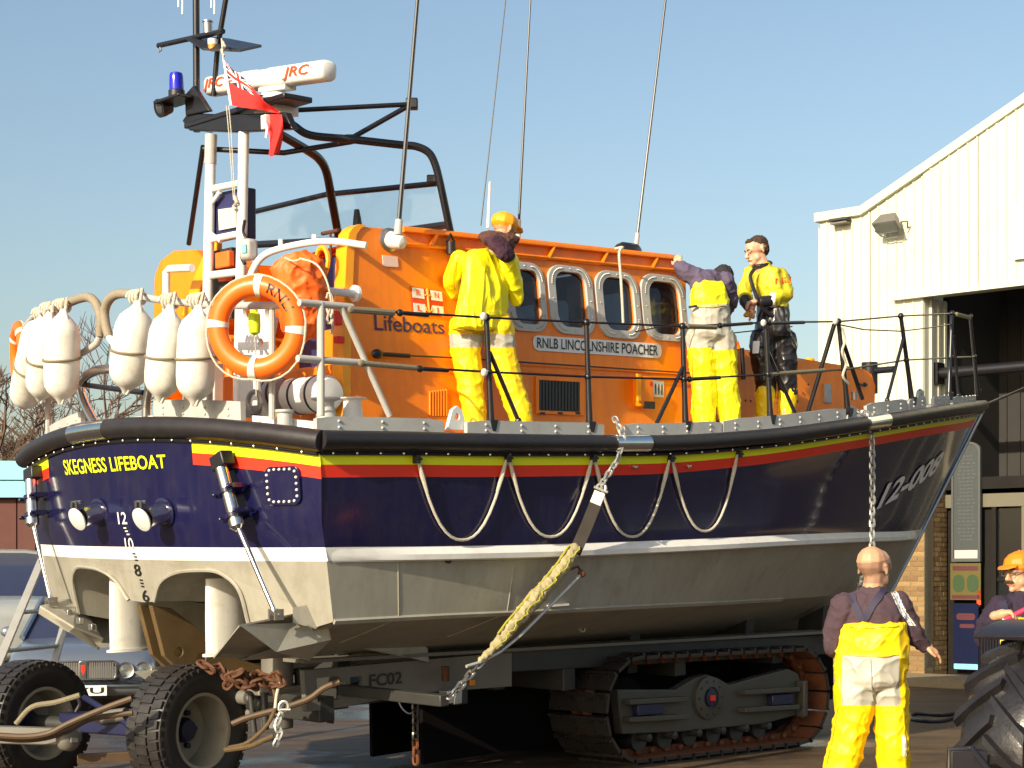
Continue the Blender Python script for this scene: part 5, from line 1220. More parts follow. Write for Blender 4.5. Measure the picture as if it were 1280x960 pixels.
bar('gantry_strut', ((440, 177), (355, 191), (254, 186)), lerp(dS, dG, .5), m_(254, 186).y, .02, sm=0); bar('gantry_strut', ((254, 183), (236, 305)), m_(254, 186).y, m_(236, 305, .3).y, .02, sm=0)
mb = MB(); mb.box(at(515, 130, dS), (.045, 0, 0), (0, .04, 0), (0, 0, .04)); build('aerial_clamp', mb, 'black_metal', boat, bevel=.01)
mb = MB(); mb.box(at(541, 224, dS), (.045, 0, 0), (0, .03, 0), (0, 0, .03)); mb.box(at(437, 174, lerp(dS, dG, .55)), (.035, 0, 0), (0, .035, 0), (0, 0, .03)); build('bar_clamp', mb, 'black_metal', boat, bevel=.01)
bar('screen_top_bar', ((316, 265), (408, 243)), dPt, dC, .022, sm=0); bar('screen_top_bar', ((408, 243), (549, 229)), dC, dS, .022, sm=0)
bar('screen_low_bar', ((425, 300), (560, 281)), dC, dS, .03, sm=0); bar('screen_low_bar', ((316, 306), (425, 300)), dPt, dC, .03, sm=0)
for a in ((( 318, 266, dPt), (407, 245, dC), (420, 300, dC), (318, 306, dPt)), ((410, 245, dC), (547, 231, dS), (559, 281, dS), (424, 300, dC))):
    q = [at(*x) for x in a]; mb = MB(); mb.rings([q, [p + _A*.008 for p in q]]); build('windscreen_pane', mb, 'screen', boat, smooth=0)
mb = MB(); p0, p1 = at(447, 286, dC-.3), at(446, 262, dC-.3); mb.tube([p0, p0.lerp(p1, .5), p1], [.04, .032, .02], 12); build('cowl', mb, 'dark_chassis', boat)
mb = MB(); p = at(413, 290, 12.9); mb.tube([p - _U*.2, p, p + _A*.0], .01, 8); mb.tube([p - _P*.1, p + _P*.1], .016, 8); build('throttle_lever', mb, 'rust', boat)
# ------------------------------------------------------------------ loose gear on the boat
def fender(top, bot, r_, label, ds=0.):
    SF = lambda t, h: SR(t, h) - _A*.19
    a, b = SF(*solve(SF, *top, (0, 3))), SF(*solve(SF, *bot, (0, 3))); d = (b-a).normalized(); L = (b-a).length
    t = thing('boat_fender', b, label, 'fender', 'white fenders hung on the stern rail')
    mb = MB(); mb.lathe(a, d, [(.02, 0), (.032, .02), (.045, .04), (r_*.55, .065), (r_*.80, .10), (r_*.95, .155), (r_, .20), (r_*1.01, L*.5), (r_, L-.19), (r_*.94, L-.12), (r_*.78, L-.08), (r_*.52, L-.05), (.042, L-.03), (.03, L-.012), (.02, L)], 24); build('fender_body', mb, 'vinyl', t)
    for e, s_ in ((a, 1), (b, -1)):
        x = d.cross(_A).normalized(); mb = MB(); mb.rings([[e + d*s_*.10 + x*.09 + _A*.01, e + d*s_*.10 - x*.09 + _A*.01, e + d*s_*.10 - x*.09 - _A*.01, e + d*s_*.10 + x*.09 - _A*.01], [e - d*s_*.01 + x*.03 + _A*.01, e - d*s_*.01 - x*.03 + _A*.01, e - d*s_*.01 - x*.03 - _A*.01, e - d*s_*.01 + x*.03 - _A*.01]]); build('fender_fin', mb, 'vinyl', t, smooth=0, bevel=.006)
        mb = MB(); mb.lathe(e + d*s_*.03 - _A*.016, -_A, [(.012, 0), (.012, .006)], 10); build('fender_eye', mb, 'black', t)
    mb = MB(); x = d.cross(_A).normalized(); c = a + d*L*.52; y = d.cross(x)
    mb.tube([c + (x*math.cos(q*.314) + y*math.sin(q*.314))*(r_*1.04) + d*.02*math.sin(q*.314) for q in range(20)], .010, 6, close=True); build('lashing_line', mb, 'dark_rope', t)
    mb = MB(); h = a - d*.02; pts = []
    for i in range(34):
        q = i*.62; pts.append(sx(*top) + _U*.035 + _P*(.07 - i*.004) - _A*.045*math.cos(q) + _U*.05*math.sin(q))
    mb.tube(pts + [h + _A*.02, a + d*.03], .013, 6); build('rope_turns', mb, 'rope', t)
for tp_, bt, r_, lb in (((172, 378), (157, 491), .135, 'white fender with brown pipe hoop beside it, leftmost of the starboard three'), ((213, 383), (200, 502), .125, 'middle white fender of the three left of the orange lifebuoy'), ((248, 383), (243, 506), .13, 'white fender touching the big orange lifebuoy'),
                          ((52, 398), (28, 510), .125, 'white fender beside the far left lifebuoy'), ((62, 392), (50, 502), .125, 'white fender between two others at the far left corner'), ((79, 388), (76, 504), .13, 'white fender nearest the gap of the far left rail')): fender(tp_, bt, r_, lb, ds=.0)
def lifebuoy(c, n, up, Ro, r_, label, txt, phase=0.):
    n = n.normalized(); x = up.cross(n).normalized(); 
    if x.x < 0: x = -x
    y = n.cross(x).normalized()
    if y.z < 0: y = -y
    t = thing('lifebuoy', c - y*Ro, label, 'lifebuoy', 'orange lifebuoys on the stern rail')
    mb = MB(); Rm = Ro - r_; N = 48
    mb.rings([[c + (x*math.cos(a) + y*math.sin(a))*(Rm + r_*math.cos(2*math.pi*j/14)) + n*(r_*.85*math.sin(2*math.pi*j/14)) for j in range(14)] for a in [2*math.pi*i/N for i in range(N)]], close=True); build('ring', mb, 'buoy', t)
    for k in range(4):
        a0 = phase + k*math.pi/2; mb = MB()
        mb.rings([[c + (x*math.cos(a) + y*math.sin(a))*(Rm + (r_+.004)*math.cos(2*math.pi*j/16)) + n*((r_*.85+.004)*math.sin(2*math.pi*j/16)) for j in range(16)] for a in (a0-.085, a0-.04, a0, a0+.04, a0+.085)], cap=False); build('tape_band', mb, 'tape', t)
    pts = []
    for k in range(4):
        for q in range(8):
            a = phase + k*math.pi/2 + q/8*math.pi/2; e = math.sin(math.pi*q/8); pts.append(c + (x*math.cos(a) + y*math.sin(a))*(Ro + .004 + .012*e) + n*.02 - V((0, 0, .02*e)))
    mb = MB(); mb.tube(pts, .007, 6, close=True); build('grab_rope', mb, 'rope', t)
    if txt:
        RFn = lambda a, b: c + (x*math.cos(a) + y*math.sin(a))*(Rm + b) + n*(r_*.85*math.sqrt(max(0, 1-(b/r_)**2)) + .001)
        text_on('buoy_lettering', txt, RFn, ((1.22, -.034), (.42, -.034), (.42, .03), (1.22, .03)), 'ink_black', t, off=.004, thick=.006)
    return t
bc_ = WS(321, 409, .26); bn = (-_A*.82 - _P*.55 - _U*.02)
lifebuoy(bc_, bn, V((.03, 0, 1)), .335, .067, 'large orange lifebuoy with pale tape hanging over the starboard quarter', 'RNLI', 1.50)
lifebuoy(at(25, 447, sx(25, 447).y), V((.93, .40, .05)), V((.15, 0, 1)), .33, .065, 'orange lifebuoy seen edge on at the far left corner', None, .8)
lt = thing('buoy_light', WS(318, 425, .5), 'small lime green light hanging inside the big lifebuoy', 'safety light')
p = WS(318, 403, .5); mb = MB(); mb.lathe(p + _U*.07, -_U, [(.01, -.06), (.022, -.05), (.025, 0), (.04, .015), (.042, .09), (.036, .14), (.012, .155)], 14); build('lamp_body', mb, 'hi_green', lt); mb = MB(); mb.tube([p - _U*.08, p - _U*.25 - _P*.01, p - _U*.5], .004, 5); build('cord', mb, 'rope', lt)
# ------------------------------------------------------------------ organic blobs
def hullpts(c, r_, ax):
    rx, ry, rz = (r_, r_, r_) if not isinstance(r_, (tuple, list)) else r_; o = []
    for i in range(7):
        th_ = math.pi*(i+.5)/7
        for j in range(10):
            ph = 2*math.pi*j/10; o.append(c + ax[0]*(rx*math.sin(th_)*math.cos(ph)) + ax[1]*(ry*math.sin(th_)*math.sin(ph)) + ax[2]*(rz*math.cos(th_)))
    o.append(c + ax[2]*rz); o.append(c - ax[2]*rz); return o
WAX = (V((1,0,0)), V((0,1,0)), V((0,0,1)))
def blob(name, prims, mats, parent, voxel=.012, sm=6, amp=0., ns=9., matfn=None, ax=WAX, stretch=(1,1,1), seed=0., fold=None):
    bm = bmesh.new(); base = children_origin(parent)
    for pr in prims:
        p0, r0, p1, r1 = pr if len(pr) == 4 else (pr[0], pr[1], pr[0], pr[1])
        pts = hullpts(V(p0), r0, ax) + (hullpts(V(p1), r1, ax) if len(pr) == 4 else [])
        b2 = bmesh.new(); vs = [b2.verts.new(p - base) for p in pts]; r = bmesh.ops.convex_hull(b2, input=vs)
        bmesh.ops.delete(b2, geom=[v for v in b2.verts if not v.link_faces], context='VERTS')
        me = bpy.data.meshes.new('x'); b2.to_mesh(me); b2.free(); bm.from_mesh(me); bpy.data.meshes.remove(me)
    me = bpy.data.meshes.new(name); bm.to_mesh(me); bm.free()
    o = bpy.data.objects.new(name, me); COL.objects.link(o); o.parent = parent
    rm = o.modifiers.new('r', 'REMESH'); rm.mode = 'VOXEL'; rm.voxel_size = voxel
    s = o.modifiers.new('s', 'SMOOTH'); s.factor = .5; s.iterations = sm
    bpy.context.view_layer.update(); m2 = bpy.data.meshes.new_from_object(o.evaluated_get(bpy.context.evaluated_depsgraph_get()))
    o.modifiers.clear(); o.data = m2; bpy.data.meshes.remove(me); m2.name = name
    if amp:
        nr = [v.normal.copy() for v in m2.vertices]
        for v, n_ in zip(m2.vertices, nr):
            q = v.co; w_ = V((q.x*stretch[0], q.y*stretch[1], q.z*stretch[2]))*ns + V((seed, seed*.7, -seed))
            d = noise.noise(w_)*.4 + (1-abs(noise.noise(w_*1.2 + V((3, 1, 2)))))**6*.75 + (1-abs(noise.noise(w_*2.3 + V((9, 4, 5)))))**6*.4 - .3
            v.co = q + n_*(d*amp)
    ml = mats if isinstance(mats, (list, tuple)) else [mats]
    for m in ml: m2.materials.append(MATS[m])
    for p in m2.polygons:
        p.use_smooth = True
        if matfn: p.material_index = matfn(p.center + base)
    return o
def hand(w_, d, nrm, size=1., curl=.6, side=1):
    """prims of a hand: wrist point, pointing direction, palm normal; side = which way the thumb leaves"""
    d = d.normalized(); x = d.cross(nrm).normalized()*side; n_ = x.cross(d).normalized()*side; k = size; o = []
    pal = w_ + d*.045*k
    o.append((w_, .026*k, pal - x*.012*k, .030*k)); o.append((pal - x*.018*k, .022*k, w_ + d*.088*k - x*.022*k, .018*k)); o.append((pal + x*.02*k, .022*k, w_ + d*.085*k + x*.024*k, .018*k))
    for i, (off, L) in enumerate(((.030, .068), (.010, .076), (-.012, .070), (-.032, .054))):
        b = w_ + d*(.086 - .004*abs(i-1))*k + x*off*k; a1 = curl*.7; m = b + (d*math.cos(a1) + nrm*math.sin(a1))*L*.5*k; a2 = curl*1.7; e = m + (d*math.cos(a2) + nrm*math.sin(a2))*L*.5*k
        o += [(b, .0105*k, m, .0095*k), (m, .0095*k, e, .008*k)]
    tb = w_ + d*.03*k + x*.03*k; tm = tb + (d*.6 + x*.8 + nrm*.3).normalized()*.036*k; o += [(tb, .015*k, tm, .0115*k), (tm, .0115*k, tm + (d*.9 + x*.2 + nrm*.4*curl).normalized()*.03*k, .009*k)]
    return o
def head(c, f, up, k=1., ears=True):
    f = f.normalized(); r_ = f.cross(up).normalized(); u = r_.cross(f).normalized(); ax = (r_, f, u); o = []
    P3 = lambda a, b, z: c + r_*a*k + f*b*k + u*z*k
    o += [(P3(0, -.018, .03), .078*k, P3(0, .02, .035), .074*k), (P3(0, -.03, .04), .078*k), (P3(0, .025, -.03), .058*k, P3(0, .05, -.075), .036*k), (P3(-.03, .03, -.05), .035*k, P3(.03, .03, -.05), .035*k)]
    o += [(P3(0, .092, .005), .011*k, P3(0, .112, -.025), .015*k), (P3(-.012, .1, -.03), .01*k, P3(.012, .1, -.03), .01*k), (P3(-.035, .078, .022), .016*k, P3(.035, .078, .022), .016*k), (P3(-.018, .088, -.058), .011*k, P3(.018, .088, -.058), .011*k), (P3(0, .08, -.09), .02*k)]
    if ears:
        for s in (-1, 1): o += [(P3(s*.08, -.01, .015), .012*k, P3(s*.084, -.014, -.02), .009*k), (P3(s*.083, -.02, .02), .011*k)]
    return o, P3, ax
def eyes(t, P3, k=1.):
    for s in (-1, 1):
        mb = MB(); mb.ell(P3(s*.03, .083, .008), V((.009*k,0,0)), V((0,.009*k,0)), V((0,0,.0055*k)), 8, 6); e = build('eye', mb, 'eye_white', t)
        mb = MB(); mb.ell(P3(s*.03, .0895, .007), V((.004*k,0,0)), V((0,.004*k,0)), V((0,0,.004*k)), 8, 6); build('pupil', mb, 'ink_black', e)
        mb = MB(); mb.tube([P3(s*.014, .096, .026), P3(s*.03, .095, .032), P3(s*.046, .085, .026)], .0045*k, 6); build('eyebrow', mb, 'hair_dark', t)
    mb = MB(); mb.tube([P3(-.022, .097, -.056), P3(0, .101, -.058), P3(.022, .097, -.056)], .0035*k, 6); build('mouth', mb, 'lip', t)
# orange bag behind the lifebuoy
c = WS(375, 365, .80); bgt = thing('storage_bag', c - _U*.3, 'bulging orange canvas bag tied behind the big lifebuoy', 'bag')
blob('bag_body', [(c + _U*.12, (.19, .16, .15), c - _U*.22, (.15, .14, .12)), (c + _U*.17 - _P*.02, (.17, .15, .10))], 'bag', bgt, .014, 5, .035, 5.5)
mb = MB(); mb.tube(smoothpts([WS(375, 323, .62), WS(395, 330, .62), WS(408, 350, .63), WS(414, 378, .66), WS(410, 395, .66)], 4), .007, 6); mb.tube(smoothpts([WS(356, 322, .62), WS(366, 326, .62), WS(376, 324, .62)], 4), .006, 6); build('drawstring', mb, 'rope', bgt)
for k in range(5): 
    pass
mb = MB(); pts = [];
for i in range(20): pts.append(WS(412, 372, .7) + _P*.03*math.cos(i*.9) + _U*(.05*math.sin(i*.9) - .01*i))
mb.tube(pts, .009, 6); build('tie', mb, 'rope', bgt)
# red ensign, drooping from its halyard
fl_ = thing('red_ensign', m_(300, 165, -.1), 'red ensign flag drooping from its halyard under the radar', 'flag')
hp = [(278, 74), (284, 100), (287, 118), (289, 132)]; fe = [(282, 78), (320, 110), (352, 138), (344, 142)]
def flagpt(a, b):        # a along the fly, b down the hoist
    top = [(278, 73), (291, 87), (306, 98), (318, 112), (332, 128), (348, 138)]; bot = [(287, 131), (300, 134), (316, 136), (330, 138), (340, 140), (349, 142)]
    k = a*5; i = min(int(k), 4); q = k-i; tu = lerp(top[i][0], top[i+1][0], q), lerp(top[i][1], top[i+1][1], q); bu = lerp(bot[i][0], bot[i+1][0], q), lerp(bot[i][1], bot[i+1][1], q)
    return m_(lerp(tu[0], bu[0], b), lerp(tu[1], bu[1], b), -.12 + .05*math.sin(a*7 + b*2.5)*(.3+a))
def flagmat(a, b):
    if a < .055: return 2
    if b < .45 and a < .5:
        x, y = (a-.055)/.445, b/.45
        if abs(x-.5) < .06 or abs(y-.5) < .1: return 0
        if abs(x-.5) < .10 or abs(y-.5) < .16: return 2
        if abs(x-y) < .04 or abs(x+y-1) < .04: return 0
        if abs(x-y) < .11 or abs(x+y-1) < .11: return 2
        return 1
    return 0
mb = MB(); NA, NB_ = 44, 40
for i in range(NA+1):
    for j in range(NB_+1): mb.v.append(flagpt(i/NA, j/NB_))
for i in range(NA):
    for j in range(NB_): mb.f.append([i*(NB_+1)+j, (i+1)*(NB_+1)+j, (i+1)*(NB_+1)+j+1, i*(NB_+1)+j+1]); mb.m.append(flagmat((i+.5)/NA, (j+.5)/NB_))
f1 = build('flag_cloth', mb, ['flag_red', 'flag_navy', 'flag_white'], fl_, smooth=180, fixn=False)
mb = MB(); mb.grid(lambda a, b: m_(lerp(lerp(331, 352, a), lerp(337, 350, a), b) + 3*math.sin(b*3.5), lerp(143, 194 + 2*math.sin(a*6), b), -.10 + .03*math.sin(a*5+b*3)), 12, 20); build('flag_tail', mb, 'flag_red', fl_, smooth=180, fixn=False)
for o in (f1,): pass
mb = MB(); mb.tube(smoothpts([m_(329, 150, -.13), m_(334, 160, -.13), m_(333, 172, -.12)], 3), .012, 6); build('flag_fold', mb, 'flag_white', fl_)
mb = MB(); mb.tube([m_(277, 48, -.1), m_(279, 74, -.11)], .006, 6); mb.tube([m_(283, 132, -.1), m_(286, 165, -.1), m_(292, 250, -.06)], .004, 5); mb.tube([m_(286, 132, -.1), m_(289, 165, -.1), m_(294, 252, -.06)], .004, 5); mb.tube([m_(278, 52, -.1), m_(281, 58, -.1), m_(277, 62, -.1), m_(280, 70, -.1)], .012, 6); mb.tube([m_(293, 245, -.06), m_(296, 253, -.06), m_(292, 258, -.06), m_(295, 262, -.06)], .014, 6); build('halyard', mb, 'rope', fl_)

# ------------------------------------------------------------------ carriage
car_ = thing('launching_carriage', GR(700, 960), 'tracked steel launching carriage under the lifeboat', 'carriage')
A0 = V((math.cos(TH), math.sin(TH), 0)); P0 = V((-math.sin(TH), math.cos(TH), 0)); O0 = V((_O.x, _O.y, 0))
def K(s, t, z): return O0 + A0*s + P0*t + V((0, 0, z))
CH = lambda s, h: B(s, -.95, h)
hpx = lambda u, v: solve(CH, u, v, (3, .8))
mb = MB(); mb.plate([[hpx(u, v) for u, v in ((380, 838), (640, 815), (640, 858), (560, 864), (520, 866), (430, 884), (383, 890))], [hpx(u, v) for u, v in ((396, 848), (422, 845), (430, 852), (432, 866), (424, 874), (398, 878))], [hpx(u, v) for u, v in ((438, 847), (452, 845), (455, 852), (448, 862), (439, 867))]], CH, _P*.05)
build('side_plate', mb, 'galv_paint', car_, smooth=0, bevel=.006)
text_on('plate_lettering', 'FC02', lambda s, h: CH(s, h) - _P*.003, pxc(CH, (2, .7), (461, 859), (502, 854), (502, 839), (461, 843)), 'ink_black', car_, off=.004, thick=.02)
mb = MB(); a, b = hpx(640, 815), hpx(1035, 797); mb.rings([[CH(s, h + dz) + _P*dt for dt, dz in ((0, .03), (0, -.16), (.12, -.16), (.12, .03))] for s, h in (a, b)]); build('main_beam', mb, 'dark_chassis', car_, smooth=0, bevel=.01)
mb = MB(); a, b = hpx(375, 835), hpx(1035, 796); mb.rings([[CH(s, h + dz) + _P*dt for dt, dz in ((-.05, .06), (-.05, .035), (.2, .035), (.2, .06))] for s, h in (a, b)]); build('top_flange', mb, 'galv_paint', car_, smooth=0)
mb = MB(); a, b = hpx(375, 840), hpx(1035, 796); mb.rings([[B(s, .95, h + dz) - _P*dt for dt, dz in ((0, .03), (0, -.2), (.12, -.2), (.12, .03))] for s, h in (a, b)]); build('main_beam', mb, 'dark_chassis', car_, smooth=0)
for s in (1.1, 2.4, 3.6, 5.0, 6.4): mb = MB(); mb.bbox(s, s+.14, -.95, .95, .50, .68); build('cross_beam', mb, 'dark_chassis', car_, smooth=0, bevel=.01)
mb = MB(); mb.bbox(2.6, 8.2, -.34, -.30, -.04, .5); mb.bbox(2.6, 8.2, .30, .34, -.04, .5); mb.bbox(3.4, 6.6, -.3, .3, .1, .14); build('shade_plate', mb, 'shade_black', car_, smooth=0)  # added black plates that close the view and darken the space underneath
mb = MB(); mb.bbox(4.2, 6.6, -.50, -.44, .0, .55); mb.bbox(4.2, 6.6, .44, .50, .0, .55); build('shade_skirt', mb, 'shade_black', car_, smooth=0)  # added black skirts between the tracks, standing for shade
mb = MB(); mb.bbox(.9, 8.6, -.18, .18, .48, .66); build('keel_beam', mb, 'dark_chassis', car_, smooth=0)
for s in (1.4, 3.0, 4.6, 6.2, 7.4):
    for sg in (-1, 1):
        mb = MB(); mb.plate([[(sg*.45, .55), (sg*.75, .55), (sg*.80, .98), (sg*.5, .84)]], lambda t, h: B(s, t, h), _A*.12); build('hull_cradle', mb, 'dark_chassis', car_, smooth=0)
KW = lambda s, h: B(s, -.06, h)
wpx = lambda u, v: solve(KW, u, v, (.5, 1))
def wc(u, v, r_): a, b = wpx(u, v); return [(a + r_*math.cos(q*.524), b + r_*math.sin(q*.524)) for q in range(12)]
mb = MB(); mb.plate([[wpx(u, v) for u, v in ((190, 757), (214, 760), (300, 824), (345, 838), (345, 862), (240, 852), (206, 820))], wc(224, 815, .035), wc(252, 823, .04)], KW, _P*.05); build('keelway', mb, 'keelway', car_, smooth=0, bevel=.008)
mb = MB(); mb.plate([[wpx(u, v) for u, v in ((190, 757), (214, 760), (300, 824), (345, 838), (345, 862), (240, 852), (206, 820))], wc(224, 815, .035), wc(252, 823, .04)], lambda s, h: KW(s, h) + _P*.16, _P*.05); build('keelway', mb, 'keelway', car_, smooth=0, bevel=.008)
# brackets, pivot post, reflector
mb = MB(); a = hpx(552, 870); p = CH(*a); mb.box(p - _P*.06, _A*.035, _P*.05, _U*.05); mb.plate([[(-.03, -.06), (.05, -.06), (.06, .1), (.02, .12), (-.01, .04)]], lambda x, y: p - _P*.12 + _A*(x+.05) + _U*y, _P*.02); build('lashing_bracket', mb, 'galv', car_, bevel=.006)
mb = MB(); p = CH(*hpx(588, 853)); mb.box(p - _P*.02, _A*.025, _P*.012, _U*.022); build('reflector', mb, 'amber', car_, bevel=.004)
mb = MB(); p = CH(*hpx(547, 842)); mb.cyl(p - _P*.09 - _U*.05, p - _P*.09 + _U*.06, .03); build('lashing_pin', mb, 'rust', car_)
mb = MB(); mb.cyl(K(1.15, -.35, .45), K(1.15, -.35, .98), .12, n=20); mb.cyl(K(1.15, -.35, .55), K(1.15, -.35, .62), .17, n=20); mb.bbox(.9, 1.4, -.5, .5, .62, .72); build('pivot_post', mb, 'galv_paint', car_, bevel=.01)
mb = MB(); mb.plate([[wpx(u, v) for u, v in ((335, 832), (378, 828), (378, 900), (338, 880))]], lambda s, h: KW(s, h) - _P*.4, _P*.08); build('pivot_plate', mb, 'dark_chassis', car_, bevel=.008)
# tracks
def stadium(s0, s1, z0, z1):
    r_ = (z1-z0)/2; zc_ = (z0+z1)/2; L = s1-s0-2*r_; per = 2*L + 2*math.pi*r_
    def at_(d):
        d %= per
        if d < L: return (s0+r_+d, z0), (1, 0)
        d -= L
        if d < math.pi*r_: a = -math.pi/2 + d/r_; return (s1-r_+r_*math.cos(a), zc_+r_*math.sin(a)), (-math.sin(a), math.cos(a))
        d -= math.pi*r_
        if d < L: return (s1-r_-d, z1), (-1, 0)
        d -= L; a = math.pi/2 + d/r_; return (s0+r_+r_*math.cos(a), zc_+r_*math.sin(a)), (-math.sin(a), math.cos(a))
    return per, at_
PW = .66
pm = MB(); pm.box((0, 0, 0), (.082, 0, 0), (0, PW/2, 0), (0, 0, .014)); pm.box((-.07, 0, -.016), (.012, 0, 0), (0, PW/2-.003, 0), (0, 0, .018))
for x in (-.03, .03):
    for y in (-.05, .05): pm.box((x, y, -.018), (.012, 0, 0), (0, .012, 0), (0, 0, .008))
pm.cm = 1; pm.box((0, -.06, .045), (.09, 0, 0), (0, .022, 0), (0, 0, .032)); pm.box((0, .06, .045), (.09, 0, 0), (0, .022, 0), (0, 0, .032)); pm.box((0, 0, .0175), (.08, 0, 0), (0, PW/2-.01, 0), (0, 0, .0032))
for y in (-.105, .105): pm.lathe((0, y-.012 if y > 0 else y+.012, .048), (0, 1 if y > 0 else -1, 0), [(.03, 0), (.03, .022), (.018, .032), (.004, .036)], 10)
po = build('track_pad', pm, ['track_steel', 'rust_bright'], None, smooth=30, bevel=.004); pad_me = po.data; bpy.data.objects.remove(po)
for tc in (-.87, .87):
    tr = bpy.data.objects.new('track', None); COL.objects.link(tr); tr.parent = car_; tr.location = K(5.4, tc, 0) - car_.location
    per, at_ = stadium(3.84, 6.90, .035, .90); n = 38
    for i in range(n):
        (s, z), (ds, dz) = at_(per*i/n); tn = A0*ds + V((0, 0, dz)); nm = A0*-dz + V((0, 0, ds)); inst('track_pad', pad_me, tr, frame(K(s, tc, z), tn, P0, tn.cross(P0)))
    sg = -1 if tc < 0 else 1; face = tc + sg*.20
    TF = lambda s, z: K(s, face, z)
    kp = lambda u, v: solve(lambda s, z: K(s, -1.07, z), u, v, (5, .5))
    ol = [kp(u, v) for u, v in ((772, 862), (845, 862), (868, 848), (884, 843), (899, 848), (912, 856), (985, 836), (998, 842), (1003, 858), (1000, 893), (955, 905), (850, 915), (778, 918))]
    mb = MB(); mb.plate([ol], TF, P0*(-sg*.10)); fr = build('track_frame', mb, 'track_paint', tr, smooth=0, bevel=.012)
    cs, czz = kp(884, 872); mb = MB(); mb.lathe(TF(cs, czz), P0*sg, [(.19, -.02), (.19, .03), (.10, .05), (.10, .03), (.02, .03)], 28); hb = build('hub', mb, 'track_paint', fr)
    mb = MB()
    for i in range(10): a = i*.628; mb.lathe(TF(cs + .15*math.cos(a), czz + .15*math.sin(a)), P0*sg, [(.012, .02), (.012, .045), (.004, .048)], 6)
    build('hub_bolts', mb, 'dark_chassis', hb)['kind'] = 'stuff'
    mb = MB(); mb.lathe(TF(cs, czz), P0*sg, [(.075, .02), (.075, .055), (.02, .06)], 20); build('hub_cap', mb, 'blue_metal', hb)
    mb = MB(); mb.box(TF(cs, czz) + P0*sg*.065, A0*.03, P0*.006, V((0, 0, .025))); build('hub_sticker', mb, 'ink_red', hb, smooth=0)
    for u0, u1, v in ((922, 990, 863), (922, 990, 885), (778, 850, 875), (778, 850, 897)):
        (a, z), (b, z2) = kp(u0, v+2), kp(u1, v-2); mb = MB(); mb.box(TF((a+b)/2, (z+z2)/2) + P0*sg*.045, (TF(b, z2)-TF(a, z))/2, P0*.05, V((0, 0, .022))); build('guide_rail', mb, 'track_paint', fr, bevel=.006)
    for u, v in ((972, 874), (806, 886)):
        a, z = kp(u, v); mb = MB(); mb.box(TF(a, z) + P0*sg*.03, A0*.16, P0*.04, V((0, 0, .05))); build('tensioner', mb, 'blue_metal', fr, bevel=.01)
    a, z = kp(997, 873); mb = MB(); mb.box(TF(a, z) + P0*sg*.05, A0*.03, P0*.05, V((0, 0, .17))); build('end_stop', mb, 'track_paint', fr, bevel=.012)
    for s, z, r_ in ((4.30, .47, .27), (6.44, .47, .30)):
        mb = MB(); mb.lathe(K(s, tc - .1, z), P0, [(r_*.3, 0), (r_*.95, .0), (r_, .03), (r_, .17), (r_*.95, .2), (r_*.3, .2)], 28); build('idler_wheel', mb, 'shade_black', tr)  # wheels blackened, shade inside the track put into their colour
    for i in range(6):
        s = 4.45 + i*.33; mb = MB(); mb.lathe(K(s, tc-.13, .19), P0, [(.03, 0), (.10, 0), (.10, .26), (.03, .26)], 16); mb.lathe(K(s, face + sg*.0, .21), P0*sg, [(.035, -.1), (.035, .05), (.01, .06)], 10); build('track_roller', mb, 'dark_chassis', tr)
